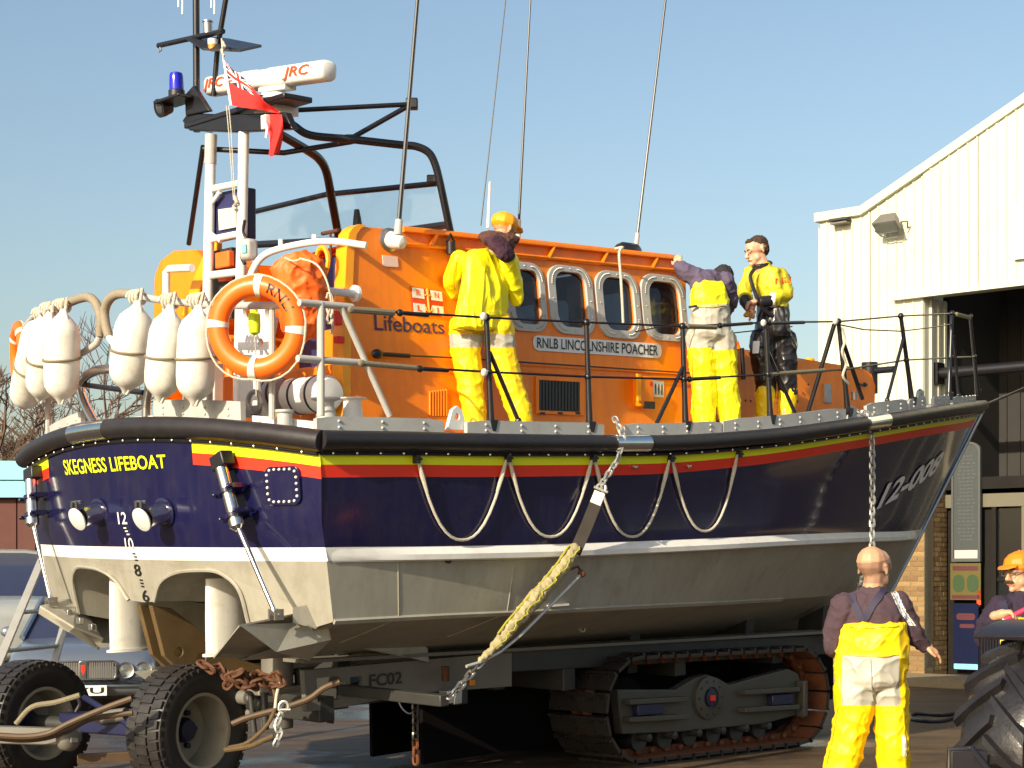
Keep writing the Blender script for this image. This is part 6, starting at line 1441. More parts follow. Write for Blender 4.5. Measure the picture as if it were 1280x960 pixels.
# steering bogie with two pneumatic wheels
def tyre_wheel(parent, c, axd, r_, wd, tread, m='tyre', rim_m='rim', rimk=.56):
    axd = axd.normalized(); x = axd.cross(V((0,0,1))).normalized(); z = x.cross(axd); h = wd/2
    wl = bpy.data.objects.new('wheel', None); COL.objects.link(wl); wl.parent = parent; wl.location = c - children_origin(parent)
    mb = MB(); mb.lathe(c, axd, [(r_*rimk, -h*.8), (r_*(rimk+.12), -h*.98), (r_*.86, -h*1.0), (r_*.95, -h*.9), (r_*.985, -h*.7), (r_*.99, 0), (r_*.985, h*.7), (r_*.95, h*.9), (r_*.86, h*1.0), (r_*(rimk+.12), h*.98), (r_*rimk, h*.8)], 56, False)
    ey = lambda a: x*math.cos(a) + z*math.sin(a)
    if tread == 'block':
        n = 40
        for i in range(n):
            for k, (o0, o1, st) in enumerate(((-.86, -.36, .0), (-.30, .30, .5), (.36, .86, .0))):
                a = 2*math.pi*(i+st)/n; rr = r_*(1.0 if k == 1 else .985); e = ey(a); tg = axd.cross(e)
                sh = (.35 if k == 0 else -.35 if k == 2 else .15)
                mb.box(c + e*rr + axd*h*(o0+o1)/2, (axd*h*(o1-o0)/2 + tg*h*.12*sh), tg*(math.pi*r_/n*.74), e*(r_*.022))
        for i in range(n):
            a = 2*math.pi*(i+.25)/n; e = ey(a); tg = axd.cross(e)
            for s in (-1, 1): mb.box(c + e*r_*.93 + axd*s*h*.93, axd*h*.05, tg*(math.pi*r_/n*.5), e*r_*.035)
    else:
        n = 18
        for i in range(n):
            for s in (-1, 1):
                a0 = 2*math.pi*(i + (.5 if s > 0 else 0))/n; rings = []
                for q in range(6):
                    k = q/5; a = a0 - .34*k*1.0; e = ey(a); tg = axd.cross(e); o_ = axd*s*h*lerp(-.06, 1.03, k); rb = r_*(.975 - .03*k*k); rt_ = r_*(1.06 - .035*k*k); w_ = lerp(.026, .04, k)*r_/.62
                    p = c + o_
                    rings.append([p + e*rb - tg*w_*1.3, p + e*rt_ - tg*w_*.8, p + e*rt_ + tg*w_*.8, p + e*rb + tg*w_*1.3])
                mb.rings(rings)
    build('tyre', mb, m, wl, smooth=35)
    mb = MB(); R_ = r_*rimk; mb.lathe(c, axd, [(R_*1.06, h*.84), (R_*1.06, h*.9), (R_*.97, h*.88), (R_*.93, h*.5), (R_*.90, -h*.45), (R_*.60, -h*.55), (R_*.30, -h*.55), (.005, -h*.55)], 40, False); rm = build('rim', mb, rim_m, wl)
    mb = MB(); mb.lathe(c, axd, [(R_*.34, -h*.55), (R_*.36, -h*.2), (R_*.28, h*.05), (.01, h*.1)], 16)
    for i in range(6): a = i*1.047; mb.lathe(c + ey(a)*R_*.52, axd, [(.022, -h*.55), (.022, -h*.35), (.012, -h*.33)], 6)
    build('hub', mb, 'blue_metal', rm)
    return wl
ang = R(13); wx = (-P0*math.cos(ang) + A0*math.sin(ang)).normalized()
w1c = K(.46, -.22, .468); tyre_wheel(car_, w1c, wx, .468, .34, 'block')
w2c = K(-.03, 1.16, .468); tyre_wheel(car_, w2c, wx, .468, .34, 'block')
mb = MB(); mb.cyl(w1c - wx*.05, w2c, .06, n=14); build('axle', mb, 'dark_chassis', car_)
mid_ = (w1c + w2c)/2; fdir = V((-wx.y, wx.x, 0)).normalized()
if fdir.dot(A0) > 0: fdir = -fdir
mb = MB(); mb.box(mid_ + V((0,0,.02)), wx*.42, fdir*.10, V((0,0,.07))); build('axle_beam', mb, 'blue_metal', car_, bevel=.012)
mb = MB(); pA, pB = at(160, 905, 12.25), at(105, 872, 12.75); mb.cyl(pA, pB, .022); mb.cyl(pA, pA.lerp(pB, -.3), .03); build('steering_ram', mb, 'blue_metal', car_)
mb = MB(); mb.cyl(at(158, 893, 12.3), at(128, 897, 12.4), .05, n=12); mb.cyl(at(132, 897, 12.4), at(120, 897, 12.4), .035, n=12); build('axle_boss', mb, 'galv_paint', car_)
mb = MB(); mb.plate([[(-.9, -.05), (0, -.06), (.06, -.03), (.06, .03), (0, .06), (-.9, .07)]], lambda x, y: at(85, 922, 11.7) + V((x, x*-.2, y)), V((.02, .1, 0))); build('drawbar', mb, 'galv_paint', car_, bevel=.012)
p = at(88, 924, 11.68); mb = MB(); mb.lathe(p, V((.75, -.65, 0)), [(.085, -.05), (.085, .0), (.07, .02), (.05, .035), (.02, .036)], 16); mb.box(p + V((.03, -.028, 0)), V((.018, .018, 0)), V((.01, -.01, 0)), V((0, 0, .018))); build('drawbar_boss', mb, 'galv_paint', car_)
mb = MB(); mb.plate([[(0, 0), (.62, .02), (.62, .08), (0, .07)]], lambda x, y: at(96, 950, 11.8) + V((x, .35*x, y-.03)), V((0, .06, 0))); build('bogie_bar', mb, 'hose', car_, bevel=.008)
def hose(px, d, r_, m='hose', name='hose'): mb = MB(); mb.tube(smoothpts([at(u, v, d + (x[0] if x else 0)) for u, v, *x in px], 5), r_, 8); return build(name, mb, m, car_)
hose(((-10, 919), (30, 921), (60, 917), (85, 905), (110, 894), (140, 882), (165, 873)), 11.55, .022); hose(((-10, 922), (30, 925), (62, 921), (90, 910), (112, 899), (150, 893), (166, 891)), 11.62, .02)
hose(((20, 905), (40, 884), (70, 878), (100, 869)), 12.0, .02, 'dark_rope'); hose(((95, 890), (100, 880), (97, 872)), 12.2, .015, 'black'); hose(((290, 905), (310, 897), (350, 886), (385, 874), (405, 860), (425, 852)), 11.5, .022); hose(((285, 935), (310, 928), (335, 905), (345, 880), (342, 860)), 11.45, .014, 'brown_rope'); hose(((280, 938), (312, 933), (330, 925), (342, 920)), 11.4, .018, 'brown_rope'); hose(((350, 852), (346, 868), (344, 885)), 11.42, .011, 'rope')
for u, v, r_ in ((308, 872, .05), (322, 880, .06), (318, 892, .035), (340, 860, .055)):
    p = at(u, v, 11.75); mb = MB(); mb.lathe(p, V((.7, -.7, 0)), [(r_, -.06), (r_, .03), (r_*.5, .035), (r_*.5, .07), (.01, .07)], 14); build('coupling', mb, 'galv_paint' if r_ < .06 else 'dark_chassis', car_)
for (u0, v0), (u1, v1), r_ in (((313, 868), (318, 915), .02), ((330, 866), (332, 912), .025)): mb = MB(); mb.cyl(at(u0, v0, 11.7), at(u1, v1, 11.7), r_); build('pivot_pin', mb, 'dark_chassis', car_)
# heap of rusty chain, shackle, hanging chain
rc = thing('rusty_chain', at(310, 850, 11.5), 'heap of rusty chain lying over the trailer pivot', 'chain')
rnd = random.Random(4)
chain(rc, [at(u, v, 11.45 + rnd.uniform(-.1, .12)) for u, v in ((250, 828), (262, 836), (275, 833), (285, 848), (300, 840), (310, 852), (322, 842), (335, 853), (345, 843), (352, 855), (340, 858), (322, 853), (305, 858), (292, 850), (285, 856), (300, 847), (318, 858), (332, 847), (348, 850))], .085, .013, 'rust')
sc = thing('shackle_chain', at(350, 930, 11.3), 'short bright chain and shackle hanging beside the near wheel', 'chain')
chain(sc, [at(u, v, 11.3) for u, v in ((358, 880), (352, 892), (346, 905), (350, 918), (344, 932))], .065, .009, 'galv')
mb = MB(); p = at(355, 884, 11.28); mb.tube([p + V((math.cos(q*.45)*.032, -.01, math.sin(q*.45)*.04)) for q in range(11)], .010, 8); mb.cyl(p + V((-.04, -.01, -.015)), p + V((.045, -.01, -.015)), .009); build('shackle', mb, 'galv', sc)
hc_ = thing('hanging_chain', at(519, 955, 12.3), 'thin dark chain hanging from the carriage beam', 'chain')
chain(hc_, [at(519, 868, 12.3), at(519.5, 925, 12.3)], .075, .010, 'track_steel'); chain(hc_, [at(519, 925, 12.3), at(519.5, 955, 12.3)], .07, .012, 'rust_bright')
mb = MB(); mb.tube(smoothpts([at(u, v, 12.3) for u, v in ((500, 866), (499, 878), (505, 888), (513, 892), (520, 886))], 4), .006, 6); build('wire_loop', mb, 'steel', hc_)
# lashing from the deck edge to the carriage
ls = thing('hull_lashing', at(548, 872, 12.0), 'grey lashing strap in a torn sleeve slung down the hull side', 'lashing')
dl = lambda v: lerp(WT(772, 525, -1.9).y - .0, hpx and CH(*hpx(560, 868)).y - .12, (v-525)/345)
lp = lambda u, v, o=0.: (lambda p: at(u, v, p.y + o))(WT(u, v, -2.02))
chain(ls, [lp(768, 522, .12), lp(774, 535, .02), lp(779, 548), lp(772, 575), lp(752, 605)], .062, .0085, 'galv')
mb = MB(); p = lp(751, 612); d = (lp(720, 690)-p).normalized(); x = d.cross(V((0, 1, 0))).normalized(); mb.tube([p + x*.035*math.cos(q*.4) - d*.05*math.sin(q*.4) for q in range(9)], .012, 8); mb.cyl(p - x*.055, p + x*.055, .011); build('shackle', mb, 'galv', ls)
def strapmb(pts, w0, th=.006): 
    mb = MB(); rings = []
    for i, p in enumerate(pts):
        d = (pts[min(i+1, len(pts)-1)] - pts[max(i-1, 0)]).normalized(); x = d.cross(V((0, 1, 0))).normalized(); w_ = w0[i] if isinstance(w0, list) else w0
        rings.append([p - x*w_ - V((0, th, 0)), p + x*w_ - V((0, th, 0)), p + x*w_ + V((0, th, 0)), p - x*w_ + V((0, th, 0))])
    mb.rings(rings); return mb
build('strap_end', strapmb([lp(750, 615), lp(744, 630)], .042, .01), 'tape', ls, bevel=.003)
build('strap', strapmb([lp(745, 628), lp(733, 658), lp(718, 692)], .045), 'strap_grey', ls)
sl_p = [lp(u, v, -.03) for u, v in ((718, 686), (705, 706), (690, 725), (672, 745), (655, 765), (640, 782), (630, 796), (615, 812), (600, 826))]
blob('sleeve', [(sl_p[i], r0, sl_p[i+1], r1) for i, (r0, r1) in enumerate(((.042, .052), (.052, .055), (.055, .058), (.058, .055), (.055, .05), (.05, .04), (.04, .03), (.03, .02)))], 'sleeve', ls, .010, 3, .016, 11)
mb = MB(); pts = []
for i in range(40): q = i/39; k = q*(len(sl_p)-2); j = min(int(k), len(sl_p)-2); pts.append(sl_p[j].lerp(sl_p[j+1], k-j) + V((.034 + .012*math.sin(i*1.1) + .008*math.sin(i*2.7), -.055, .015)))
mb.tube(pts, .006, 6); build('lacing', mb, 'lime_rope', ls)
mb = MB(); mb.tube([p + V((-.042, -.045, .022)) for p in sl_p[:7]], .008, 6); build('edge_cord', mb, 'lime_rope', ls)
mb = MB(); mb.tube([lp(728, 716, -.05), lp(710, 735, -.06), lp(650, 795, -.06), lp(625, 815, -.04), lp(600, 828, -.03), lp(583, 833, -.02)], .012, 8); build('lever_bar', mb, 'ladder_alu', ls)
mb = MB(); mb.ell(lp(727, 717, -.06), V((.03,0,0)), V((0,.02,0)), V((0,0,.03)), 10, 8); mb.tube([lp(712, 712, -.05), lp(722, 708, -.05), lp(728, 716, -.06)], .01, 6); build('lever_knob', mb, 'rust', ls)
chain(ls, [lp(608, 822), lp(590, 840), lp(572, 862), lp(560, 872)], .075, .010, 'steel')
mb = MB(); pe = WT(556, 874, -2.02); pb = Binv(pe); mb.bbox(pb.x-.04, pb.x+.04, pb.y, -.9, pb.z-.05, pb.z+.03); build('outrigger', mb, 'dark_chassis', car_, bevel=.008)
ch2 = thing('bow_chain', at(1090, 690, 16.5), 'long steel chain hanging down the bow beside the hull number', 'chain')
c0 = at(1090, 548, sp(1090, 548).y - .12); cb = side(*solve(side, 1088, 662, (.65, .95)))
chain(ch2, [RAIL(*rpx(1072, 514)), RAIL(*rpx(1082, 520)) - _P*.08, c0 + _U*.1, c0, at(1090.5, 610, c0.y), at(1090, 700, c0.y), CH(*hpx(1036, 805)) - _P*.03], .075, .0105, 'galv')

# ------------------------------------------------------------------ tractor at the right edge
tx = thing('tractor', GR(1300, 1120), 'dark tractor with chevron tyre cut off by the right edge', 'tractor')
tax = V((.66, -.75, 0)).normalized(); tcen = V((2.93, 9.25, .62))
tyre_wheel(tx, tcen, tax, .60, .42, 'lug', 'tyre_wet', 'rim', .55)
mb = MB(); fwd = V((-tax.y, tax.x, 0)); e_ = lambda a, r_: tcen + (fwd*math.cos(a) + V((0,0,1))*math.sin(a))*r_
rings = []
for i in range(13):
    a = R(lerp(52, 118, i/12)); rings.append([e_(a, .70) - tax*.26, e_(a, .72) - tax*.26, e_(a, .73) + tax*.26, e_(a, .69) + tax*.29])
mb.rings(rings)
build('mudguard', mb, 'black', tx, smooth=40, bevel=.006)
q0, q1 = at(1187, 937, 8.6), at(1215, 935, 8.6); mb = MB(); mb.tube([at(1186, 975, 8.6), q0, q1, at(1245, 975, 8.3)], .016, 8); mb.box(at(1208, 962, 8.6), V((.09, 0, 0)), V((0, .06, 0)), V((0, 0, .1))); build('step', mb, 'black', tx, bevel=.006)
for k in range(7):
    p = at(1226 + k*3.6, 826, 10.0); mb = MB(); mb.box(p, V((.006, 0, 0)), V((0, .02, 0)), V((0, 0, .13))); build('radiator_slat', mb, 'black', tx, smooth=0)
mb = MB(); c = tcen + tax*.95 + V((0, 0, .25)); mb.box(c, tax*.45, fwd*.55, V((0, 0, .32))); build('chassis', mb, 'blue_metal', tx, bevel=.04)
# ------------------------------------------------------------------ people
def person(loc, label): return thing('person', loc, label, 'person')
def limb(*pr): return [(pr[i][0], pr[i][1], pr[i+1][0], pr[i+1][1]) for i in range(len(pr)-1)]
def blimb(*pr):
    pr = [(p, r_ if (i == len(pr)-1 or i == 0 and r_ > .055 and len(pr) == 2) else r_*.62) for i, (p, r_) in enumerate(pr)]; return limb(*pr)
def snap(o, u, v, off=.004):                          # the point of a garment seen at (u, v)
    bpy.context.view_layer.update(); c = o.matrix_world.translation; ok, p, n_, _ = o.ray_cast(CAMP - c, ray(u, v).normalized())
    return (p + c + n_*off, n_) if ok else (None, None)
def cloth_strap(name, o, px, hw_, m, t, n=12):
    mb = MB(); rings = []; pts = [px[0]]
    for i in range(1, n+1):
        k = i/n*(len(px)-1); j = min(int(k), len(px)-2); pts.append((lerp(px[j][0], px[j+1][0], k-j), lerp(px[j][1], px[j+1][1], k-j)))
    for i, (u, v) in enumerate(pts):
        a, b = pts[max(i-1, 0)], pts[min(i+1, n)]; d = V((b[0]-a[0], b[1]-a[1])).normalized(); q = V((-d.y, d.x))*hw_
        (p0, n0), (p1, n1) = snap(o, u+q.x, v+q.y), snap(o, u-q.x, v-q.y)
        if p0 is None or p1 is None: continue
        rings.append([p0, p1, p1 + n1*.006, p0 + n0*.006])
    if len(rings) > 1: mb.rings(rings); build(name, mb, m, t, smooth=60)
def cloth_text(name, txt, o, px, m, t, **k):
    bl, br, tr_, tl = [V(p) for p in px]
    def fn(a, b):
        u, v = lerp(lerp(bl, br, a), lerp(tl, tr_, a), b); p, n_ = snap(o, u, v); return p if p is not None else at(u, v, d0)
    text_on(name, txt, fn, ((0, 0), (1, 0), (1, 1), (0, 1)), m, t, off=.003, **k)
def cap(t, P3, ax, k, m, label=None, peak=True, tilt=.0):
    pr = [(P3(0, -.012, .055 + tilt*-.01), (.094*k, .108*k, .075*k)), (P3(0, -.012, .035), (.094*k, .108*k, .03*k))]
    if peak: pr += [(P3(-.045, .10, .045), (.03*k, .02*k, .008*k), P3(.045, .10, .045), (.03*k, .02*k, .008*k)), (P3(0, .125, .038), (.05*k, .035*k, .007*k), P3(0, .09, .05), (.07*k, .03*k, .008*k))]
    o = blob('cap', pr, m, t, .006, 3, ax=ax)
    mb = MB(); mb.ell(P3(0, -.012, .132), V((.008,0,0)), V((0,.008,0)), V((0,0,.005)), 8, 6); build('cap_button', mb, m, o)
# --- man in yellow oilskins and orange hat, back turned, on the side deck
fp = B(2.45, -1.5, Gc(.17).z+DK); d0 = fp.y
J = lambda u, v, dd=0.: at(u, v, d0+dd)
t1 = person(fp, 'person in yellow oilskin coat and orange hat with back turned beside the cabin')
rt = _A.copy(); fw = (_P*.95 + _A*.3).normalized(); ax1 = (rt, fw, V((0,0,1)))
hf = (V((.75, .62, -.25))); hc1 = J(631, 288, .1)
hp_, P3, hax = head(hc1, hf, V((.1, .1, 1)), 1.0)
body = hp_ + blimb((hc1 + V((-.02, -.03, -.05)), .06), (J(616, 318, .03), .065)) + [(J(608, 335), (0.119, 0.054, 0.056), J(600, 410), (0.091, 0.054, 0.056))]
body += blimb((J(572, 325), .05), (J(562, 355, .12), .045), (J(588, 352, .33), .035)) + blimb((J(640, 328), .05), (J(646, 368, .15), .045), (J(640, 345, .36), .035))
body += hand(J(590, 351, .34), V((.3, .9, .2)), V((0, 0, -1)), 1, .7, 1) + hand(J(640, 343, .37), V((-.1, .9, .35)), V((0, 0, -1)), 1, .7, -1)
body += blimb((J(582, 430), .08), (J(586, 475), .06), (J(593, 522), .05)) + blimb((J(620, 430, .05), .08), (J(634, 475, .08), .06), (J(650, 522, .08), .05))
blob('body', body, 'skin', t1, .008, 3)
cap(t1, P3, hax, 1.06, 'cap_yellow')
coat = [(J(605, 325, .0), (.20, .11, .08), J(606, 352, -.01), (.235, .135, .08)), (J(606, 352, -.01), (.235, .135, .08), J(599, 412, -.01), (.255, .17, .014))]
coat += limb((J(575, 325), .076), (J(563, 350, .06), .072), (J(566, 366, .14), .066), (J(588, 353, .30), .052)) + limb((J(638, 327), .076), (J(642, 352, .08), .07), (J(646, 372, .16), .064), (J(640, 348, .33), .055))
coat1 = blob('coat', coat, 'oil_lime', t1, .010, 3, .019, 4.0, stretch=(1.4, 1.4, .6), ax=ax1, seed=3)
hdp = [(J(618, 300, -.02), (.12, .09, .05), J(630, 306, -.03), (.10, .08, .06))]
blob('hood', hdp + [(J(612, 297, .05), (.10, .10, .045), J(638, 300, .05), (.08, .09, .04))], 'hood', t1, .009, 3, .015, 12, ax=ax1)
blob('hood_lining', [(J(622, 304, -.13), (.10, .05, .06), J(632, 318, -.15), (.09, .045, .06)), (J(612, 301, -.12), (.06, .04, .03))], 'hood_in', t1, .008, 4, .01, 14, ax=ax1)
leg = limb((J(583, 410, .02), .125), (J(582, 440, .02), .115), (J(587, 478, .02), .10), (J(592, 510), .095), (J(594, 526), .09)) + limb((J(622, 410, .05), .125), (J(626, 440, .07), .115), (J(637, 478, .08), .10), (J(648, 510, .08), .095), (J(652, 524, .08), .09)) + [(J(603, 405, .03), (.19, .13, .06))]
def knee(p): 
    u, v = proj(p); return 1 if 418 < v < 434 else 0
blob('trousers', leg, ['oilskin', 'seat_grey'], t1, .010, 3, .016, 5, matfn=knee, stretch=(1, 1, 1.2), seed=9)
for u, dd in ((595, -.02), (654, .06)):
    blob('boot', [(J(u, 524, dd), .06, J(u, 531, dd), .06), (J(u, 533, dd), (.055, .12, .035))], 'oilskin', t1, .01, 3, ax=ax1)
mb = MB(); p = J(640, 295, .0); mb.tube([P3(.085, -.02, -.02), P3(.09, .02, -.05), P3(.1, .03, -.02), P3(.085, .0, .03)], .004, 5); build('spectacle_cord', mb, 'rust', t1)

for px in (((606, 330), (604, 360), (600, 405)), ((560, 410), (600, 414), (640, 412)), ((571, 326), (566, 345), (568, 362))): cloth_strap('seam', coat1, px, .5, 'oil_dull', t1)
cloth_strap('pocket_flap', coat1, ((610, 392), (632, 391)), 2.2, 'oil_lime', t1)
# --- man in yellow salopettes bending over at the forward end of the cabin
fp = B(5.0, -1.5, Gc(.40).z+DK); d0 = fp.y
J = lambda u, v, dd=0.: at(u, v, d0+dd)
t2 = person(fp, 'person in yellow and grey salopettes bending over and holding the cabin roof')
ax2 = (V((.8, .6, 0)), V((-.6, .8, 0)), V((0, 0, 1)))
hc2 = J(905, 352, .22); hp_, P3, hax = head(hc2, V((.2, .75, -.75)), V((.0, .6, .8)), 1.0)
body = hp_ + blimb((hc2, .06), (J(893, 355, .08), .065)) + [(J(886, 358, .02), (0.105, 0.054, 0.049), J(888, 415), (0.091, 0.060, 0.056))]
wr_ = J(849, 334, -.02)
body += blimb((J(868, 348), .05), (J(854, 342, -.03), .042), (wr_, .03)) + hand(wr_, V((-.12, .25, 1)), V((.3, .9, 0)), .95, .75, 1) + blimb((J(908, 358, .1), .05), (J(916, 380, .25), .04), (J(905, 395, .4), .03)) + hand(J(905, 396, .4), V((-.2, .8, -.4)), V((0, 0, -1)), .95, .5, -1)
body += blimb((J(878, 430), .085), (J(880, 475), .06), (J(881, 520), .05)) + blimb((J(900, 430, .03), .085), (J(906, 475, .05), .06), (J(913, 520, .05), .05))
blob('body', body, 'skin_fair', t2, .008, 3)
blob('hair', [(P3(0, -.03, .05), (.092, .10, .085)), (P3(0, -.06, .0), (.08, .06, .07))], 'hair_black', t2, .007, 3, .008, 40, ax=hax)
top_ = [(J(884, 348, .05), (.19, .11, .07), J(886, 372, .03), (.17, .12, .08))] + limb((J(868, 345, .0), .085), (J(856, 340, -.02), .072), (J(850, 334, -.02), .055)) + limb((J(906, 352, .08), .085), (J(914, 375, .2), .07), (J(906, 393, .36), .05))
blob('jersey', top_, 'jersey_blue', t2, .01, 4, .014, 9, ax=ax2, seed=4)
sal = [(J(886, 358, .02), (.165, .12, .06), J(888, 385, .0), (.185, .145, .07)), (J(888, 385), (.185, .145, .07), J(888, 418, -.01), (.185, .155, .09))]
sal += limb((J(876, 425), .13), (J(878, 455, -.01), .115), (J(881, 490), .105), (J(880, 515), .105), (J(880, 527), .10)) + limb((J(901, 425, .02), .13), (J(904, 455, .03), .115), (J(908, 490, .04), .10), (J(912, 515, .04), .10), (J(913, 525, .04), .095))
def sm2(p):
    u, v = proj(p); v2 = v + (u-888)*.05
    return 1 if 381 < v2 < 434 + (4 if u > 890 else 0) else 0
sl2 = blob('salopettes', sal, ['oil_lime', 'seat_grey'], t2, .010, 3, .016, 5, matfn=sm2, ax=ax2, stretch=(1, 1, 1.1), seed=7)
for px in (((864, 383), (890, 384), (912, 382)), ((866, 440), (866, 480), (868, 520))): cloth_strap('seam', sl2, px, .5, 'oil_dull', t2)
mb = MB(); mb.box(J(866, 383, -.15), V((.035, 0, .006)), V((0, .01, 0)), V((0, 0, .009))); build('buckle', mb, 'black', t2, bevel=.004)
for u in (880, 914): blob('boot', [(J(u, 522, .02), .055, J(u, 531, .02), .055), (J(u, 532, .05), (.055, .12, .035))], 'oilskin', t2, .01, 3, ax=ax2)

# --- man standing in yellow and black drysuit
fp = B(5.9, -1.42, Gc(.475).z+DK); d0 = fp.y
J = lambda u, v, dd=0.: at(u, v, d0+dd)
t3 = person(fp, 'person standing on deck in yellow and black drysuit looking down to the left')
fd3 = V((-.82, -.35, 0)).normalized(); ax3 = (V((fd3.y, -fd3.x, 0)), fd3, V((0, 0, 1)))
hc3 = J(946, 314, -.02); hp_, P3, hax = head(hc3, V((-.86, -.32, -.30)), V((-.12, -.05, 1)), 1.05)
wr1, wr2 = J(941, 381, -.16), J(948, 377, -.2)
body = hp_ + blimb((hc3 + V((.02, .01, -.05)), .062), (J(956, 342, 0), .07)) + [(J(962, 350), (0.105, 0.060, 0.056), J(965, 410), (0.091, 0.060, 0.056))]
body += blimb((J(935, 345, .06), .045), (J(929, 368, .0), .04), (wr1, .03)) + blimb((J(984, 345, -.02), .045), (J(985, 368, -.06), .04), (wr2, .03)) + hand(wr2, V((-.9, -.2, -.15)), V((0, 0, -1)), 1, .9, 1) + hand(wr1, V((-.2, -.3, -.5)), V((.8, 0, -.4)), 1, .9, -1)
body += blimb((J(953, 425), .08), (J(956, 470), .06), (J(955, 515), .05)) + blimb((J(978, 425), .08), (J(980, 470), .06), (J(982, 515), .05))
blob('body', body, 'skin_fair', t3, .007, 3); eyes(t3, P3, 1.05)
blob('hair', [(P3(0, -.028, .055), (.084, .098, .077)), (P3(0, -.065, .015), (.078, .05, .08)), (P3(0, .045, .092), (.055, .03, .025))], 'hair_dark', t3, .006, 2, .006, 45, ax=hax)
jk = [(J(960, 340), (.15, .105, .05), J(962, 362), (.178, .125, .06)), (J(962, 362), (.178, .125, .06), J(966, 389, .01), (.17, .125, .05)), (J(954, 330, .0), (.075, .075, .03))]
ya = limb((J(939, 341, .05), .070), (J(930, 366, .0), .066), (J(934, 378, -.10), .058)) + limb((J(975, 344, -.02), .072), (J(983, 367, -.08), .064), (J(965, 376, -.17), .056))
def m3(p):
    u, v = proj(p); return 1 if (961 < u < 969.5 and v > 366 and p.y < d0-.14) else 0
jk3 = blob('jacket', jk + ya, ['oil_dull', 'reflect'], t3, .009, 3, .015, 6, ax=ax3, seed=12, matfn=m3)
blob('collar', [(J(950, 334, -.02), (.075, .07, .022), J(957, 329, .02), (.07, .065, .025))], 'black', t3, .007, 3, ax=ax3)
blob('cuff', limb((J(962, 376, -.18), .05), (J(951, 377, -.2), .048)), 'black', t3, .007, 3); blob('cuff', limb((J(932, 376, -.1), .06), (J(936, 383, -.14), .05)), 'black', t3, .007, 3)
mb = MB(); mb.tube(smoothpts([J(943, 336, -.12), J(938, 345, -.14), J(941, 358, -.17), J(946, 370, -.24), J(953, 385, -.2), J(966, 395, -.16)], 4), .017, 8); build('harness_strap', mb, 'black', t3)
tro = [(J(966, 388), (.185, .135, .05), J(966, 418), (.19, .145, .07))] + limb((J(953, 425, -.02), .115), (J(953, 450, -.03), .105), (J(957, 478, -.02), .09), (J(957, 494, -.02), .085)) + limb((J(979, 425, .02), .12), (J(981, 450, .02), .11), (J(983, 478, .03), .09), (J(985, 492, .03), .085))
blob('trousers', tro, 'drysuit', t3, .010, 3, .014, 6, ax=ax3, seed=5)
mb = MB(); mb.box(J(945, 434, -.13), V((.028, -.01, 0)), V((.0, .008, 0)), V((.004, 0, .055))); build('reflective_patch', mb, 'reflect', t3, bevel=.004)
for u, dd in ((955, -.03), (983, .03)):
    blob('boot', limb((J(u+2, 490, dd), .09), (J(u, 508, dd), .085), (J(u-1, 523, dd), .075)) + [(J(u-6, 527, dd-.03), (.055, .12, .045))], 'oilskin', t3, .009, 3, .008, 10, ax=ax3)
JF = lambda a, b: J(a, b, -.150 + .0006*(a-978)**2*.5)
cloth_text('sleeve_lettering', 'NLI', jk3, ((969, 355), (989, 353), (989, 346), (969, 348)), 'ink_orange', t3, thick=.01)
blob('glove', [(J(939, 390, -.18), (.045, .03, .03), J(933, 394, -.16), (.03, .03, .02)), (J(937, 400, -.18), .012, J(939, 392, -.18), .015)], 'emblem_gold', t3, .006, 2)

# --- bald man in the foreground
d0 = 9.78; fp = V((at(1085, 720, d0).x, d0, 0))
J = lambda u, v, dd=0.: at(u, v, d0+dd)
t4 = person(fp, 'bald person in dark sweatshirt and yellow salopettes walking away in the foreground')
fd4 = V((.28, .96, 0)).normalized(); ax4 = (V((fd4.y, -fd4.x, 0)), fd4, V((0, 0, 1)))
hc4 = J(1093, 712, .0); hp_, P3, hax = head(hc4, V((.72, .68, -.08)), V((.02, 0, 1)), 1.13)
wr4 = J(1153, 806, .06)
body = hp_ + blimb((hc4 + V((0, -.01, -.03)), .060), (J(1090, 742, 0), .064)) + [(J(1090, 755), (0.112, 0.060, 0.049), J(1090, 850), (0.105, 0.066, 0.056))]
body += blimb((J(1050, 760), .05), (J(1040, 800, .02), .045), (J(1060, 818, .18), .032)) + blimb((J(1130, 760), .05), (J(1141, 788, .02), .045), (wr4, .03))
body += hand(wr4, V((.75, .1, -.4)), V((-.3, .2, -.9)), 1.0, .55, -1) + hand(J(1061, 819, .19), V((.3, .9, -.2)), V((0, 0, -1)), 1.0, .7, 1)
body += blimb((J(1070, 880), .09), (J(1052, 960), .06), (J(1036, 1045, -.04), .05)) + blimb((J(1110, 880), .09), (J(1113, 960), .06), (J(1118, 1045, .05), .05))
def stub(p):
    q = p - hc4; a, b, z = q.dot(hax[0])/1.1, q.dot(hax[1])/1.1, q.dot(hax[2])/1.1
    return 1 if (b < .03 and -.075 < z < .052 + .25*b and abs(a) < .1) else 0
blob('body', body, ['skin', 'stubble'], t4, .0065, 3, matfn=stub)
swt = [(J(1088, 748), (.17, .11, .05), J(1088, 770), (.205, .125, .05)), (J(1088, 770), (.205, .125, .05), J(1088, 812), (.17, .11, .08)), (J(1091, 737), (.085, .085, .025), J(1089, 748), (.13, .10, .03))]
swt += limb((J(1055, 757), .078), (J(1045, 782, .02), .070), (J(1042, 806, .05), .064), (J(1060, 820, .15), .05)) + limb((J(1124, 757), .078), (J(1136, 783, .02), .070), (J(1146, 798, .04), .055), (J(1154, 806, .06), .042))
def m4(p):
    u, v = proj(p); c = 1113 + (v-735)*.47 if v < 765 else 1127 + (v-765)*.72
    return 1 if (v < 782 and u > 1105 and (abs(u-c-1.5) < 1.3 or abs(u-c-4.6) < 1.1 or abs(u-c+1.3) < .8) and p.y < d0+.05) else 0
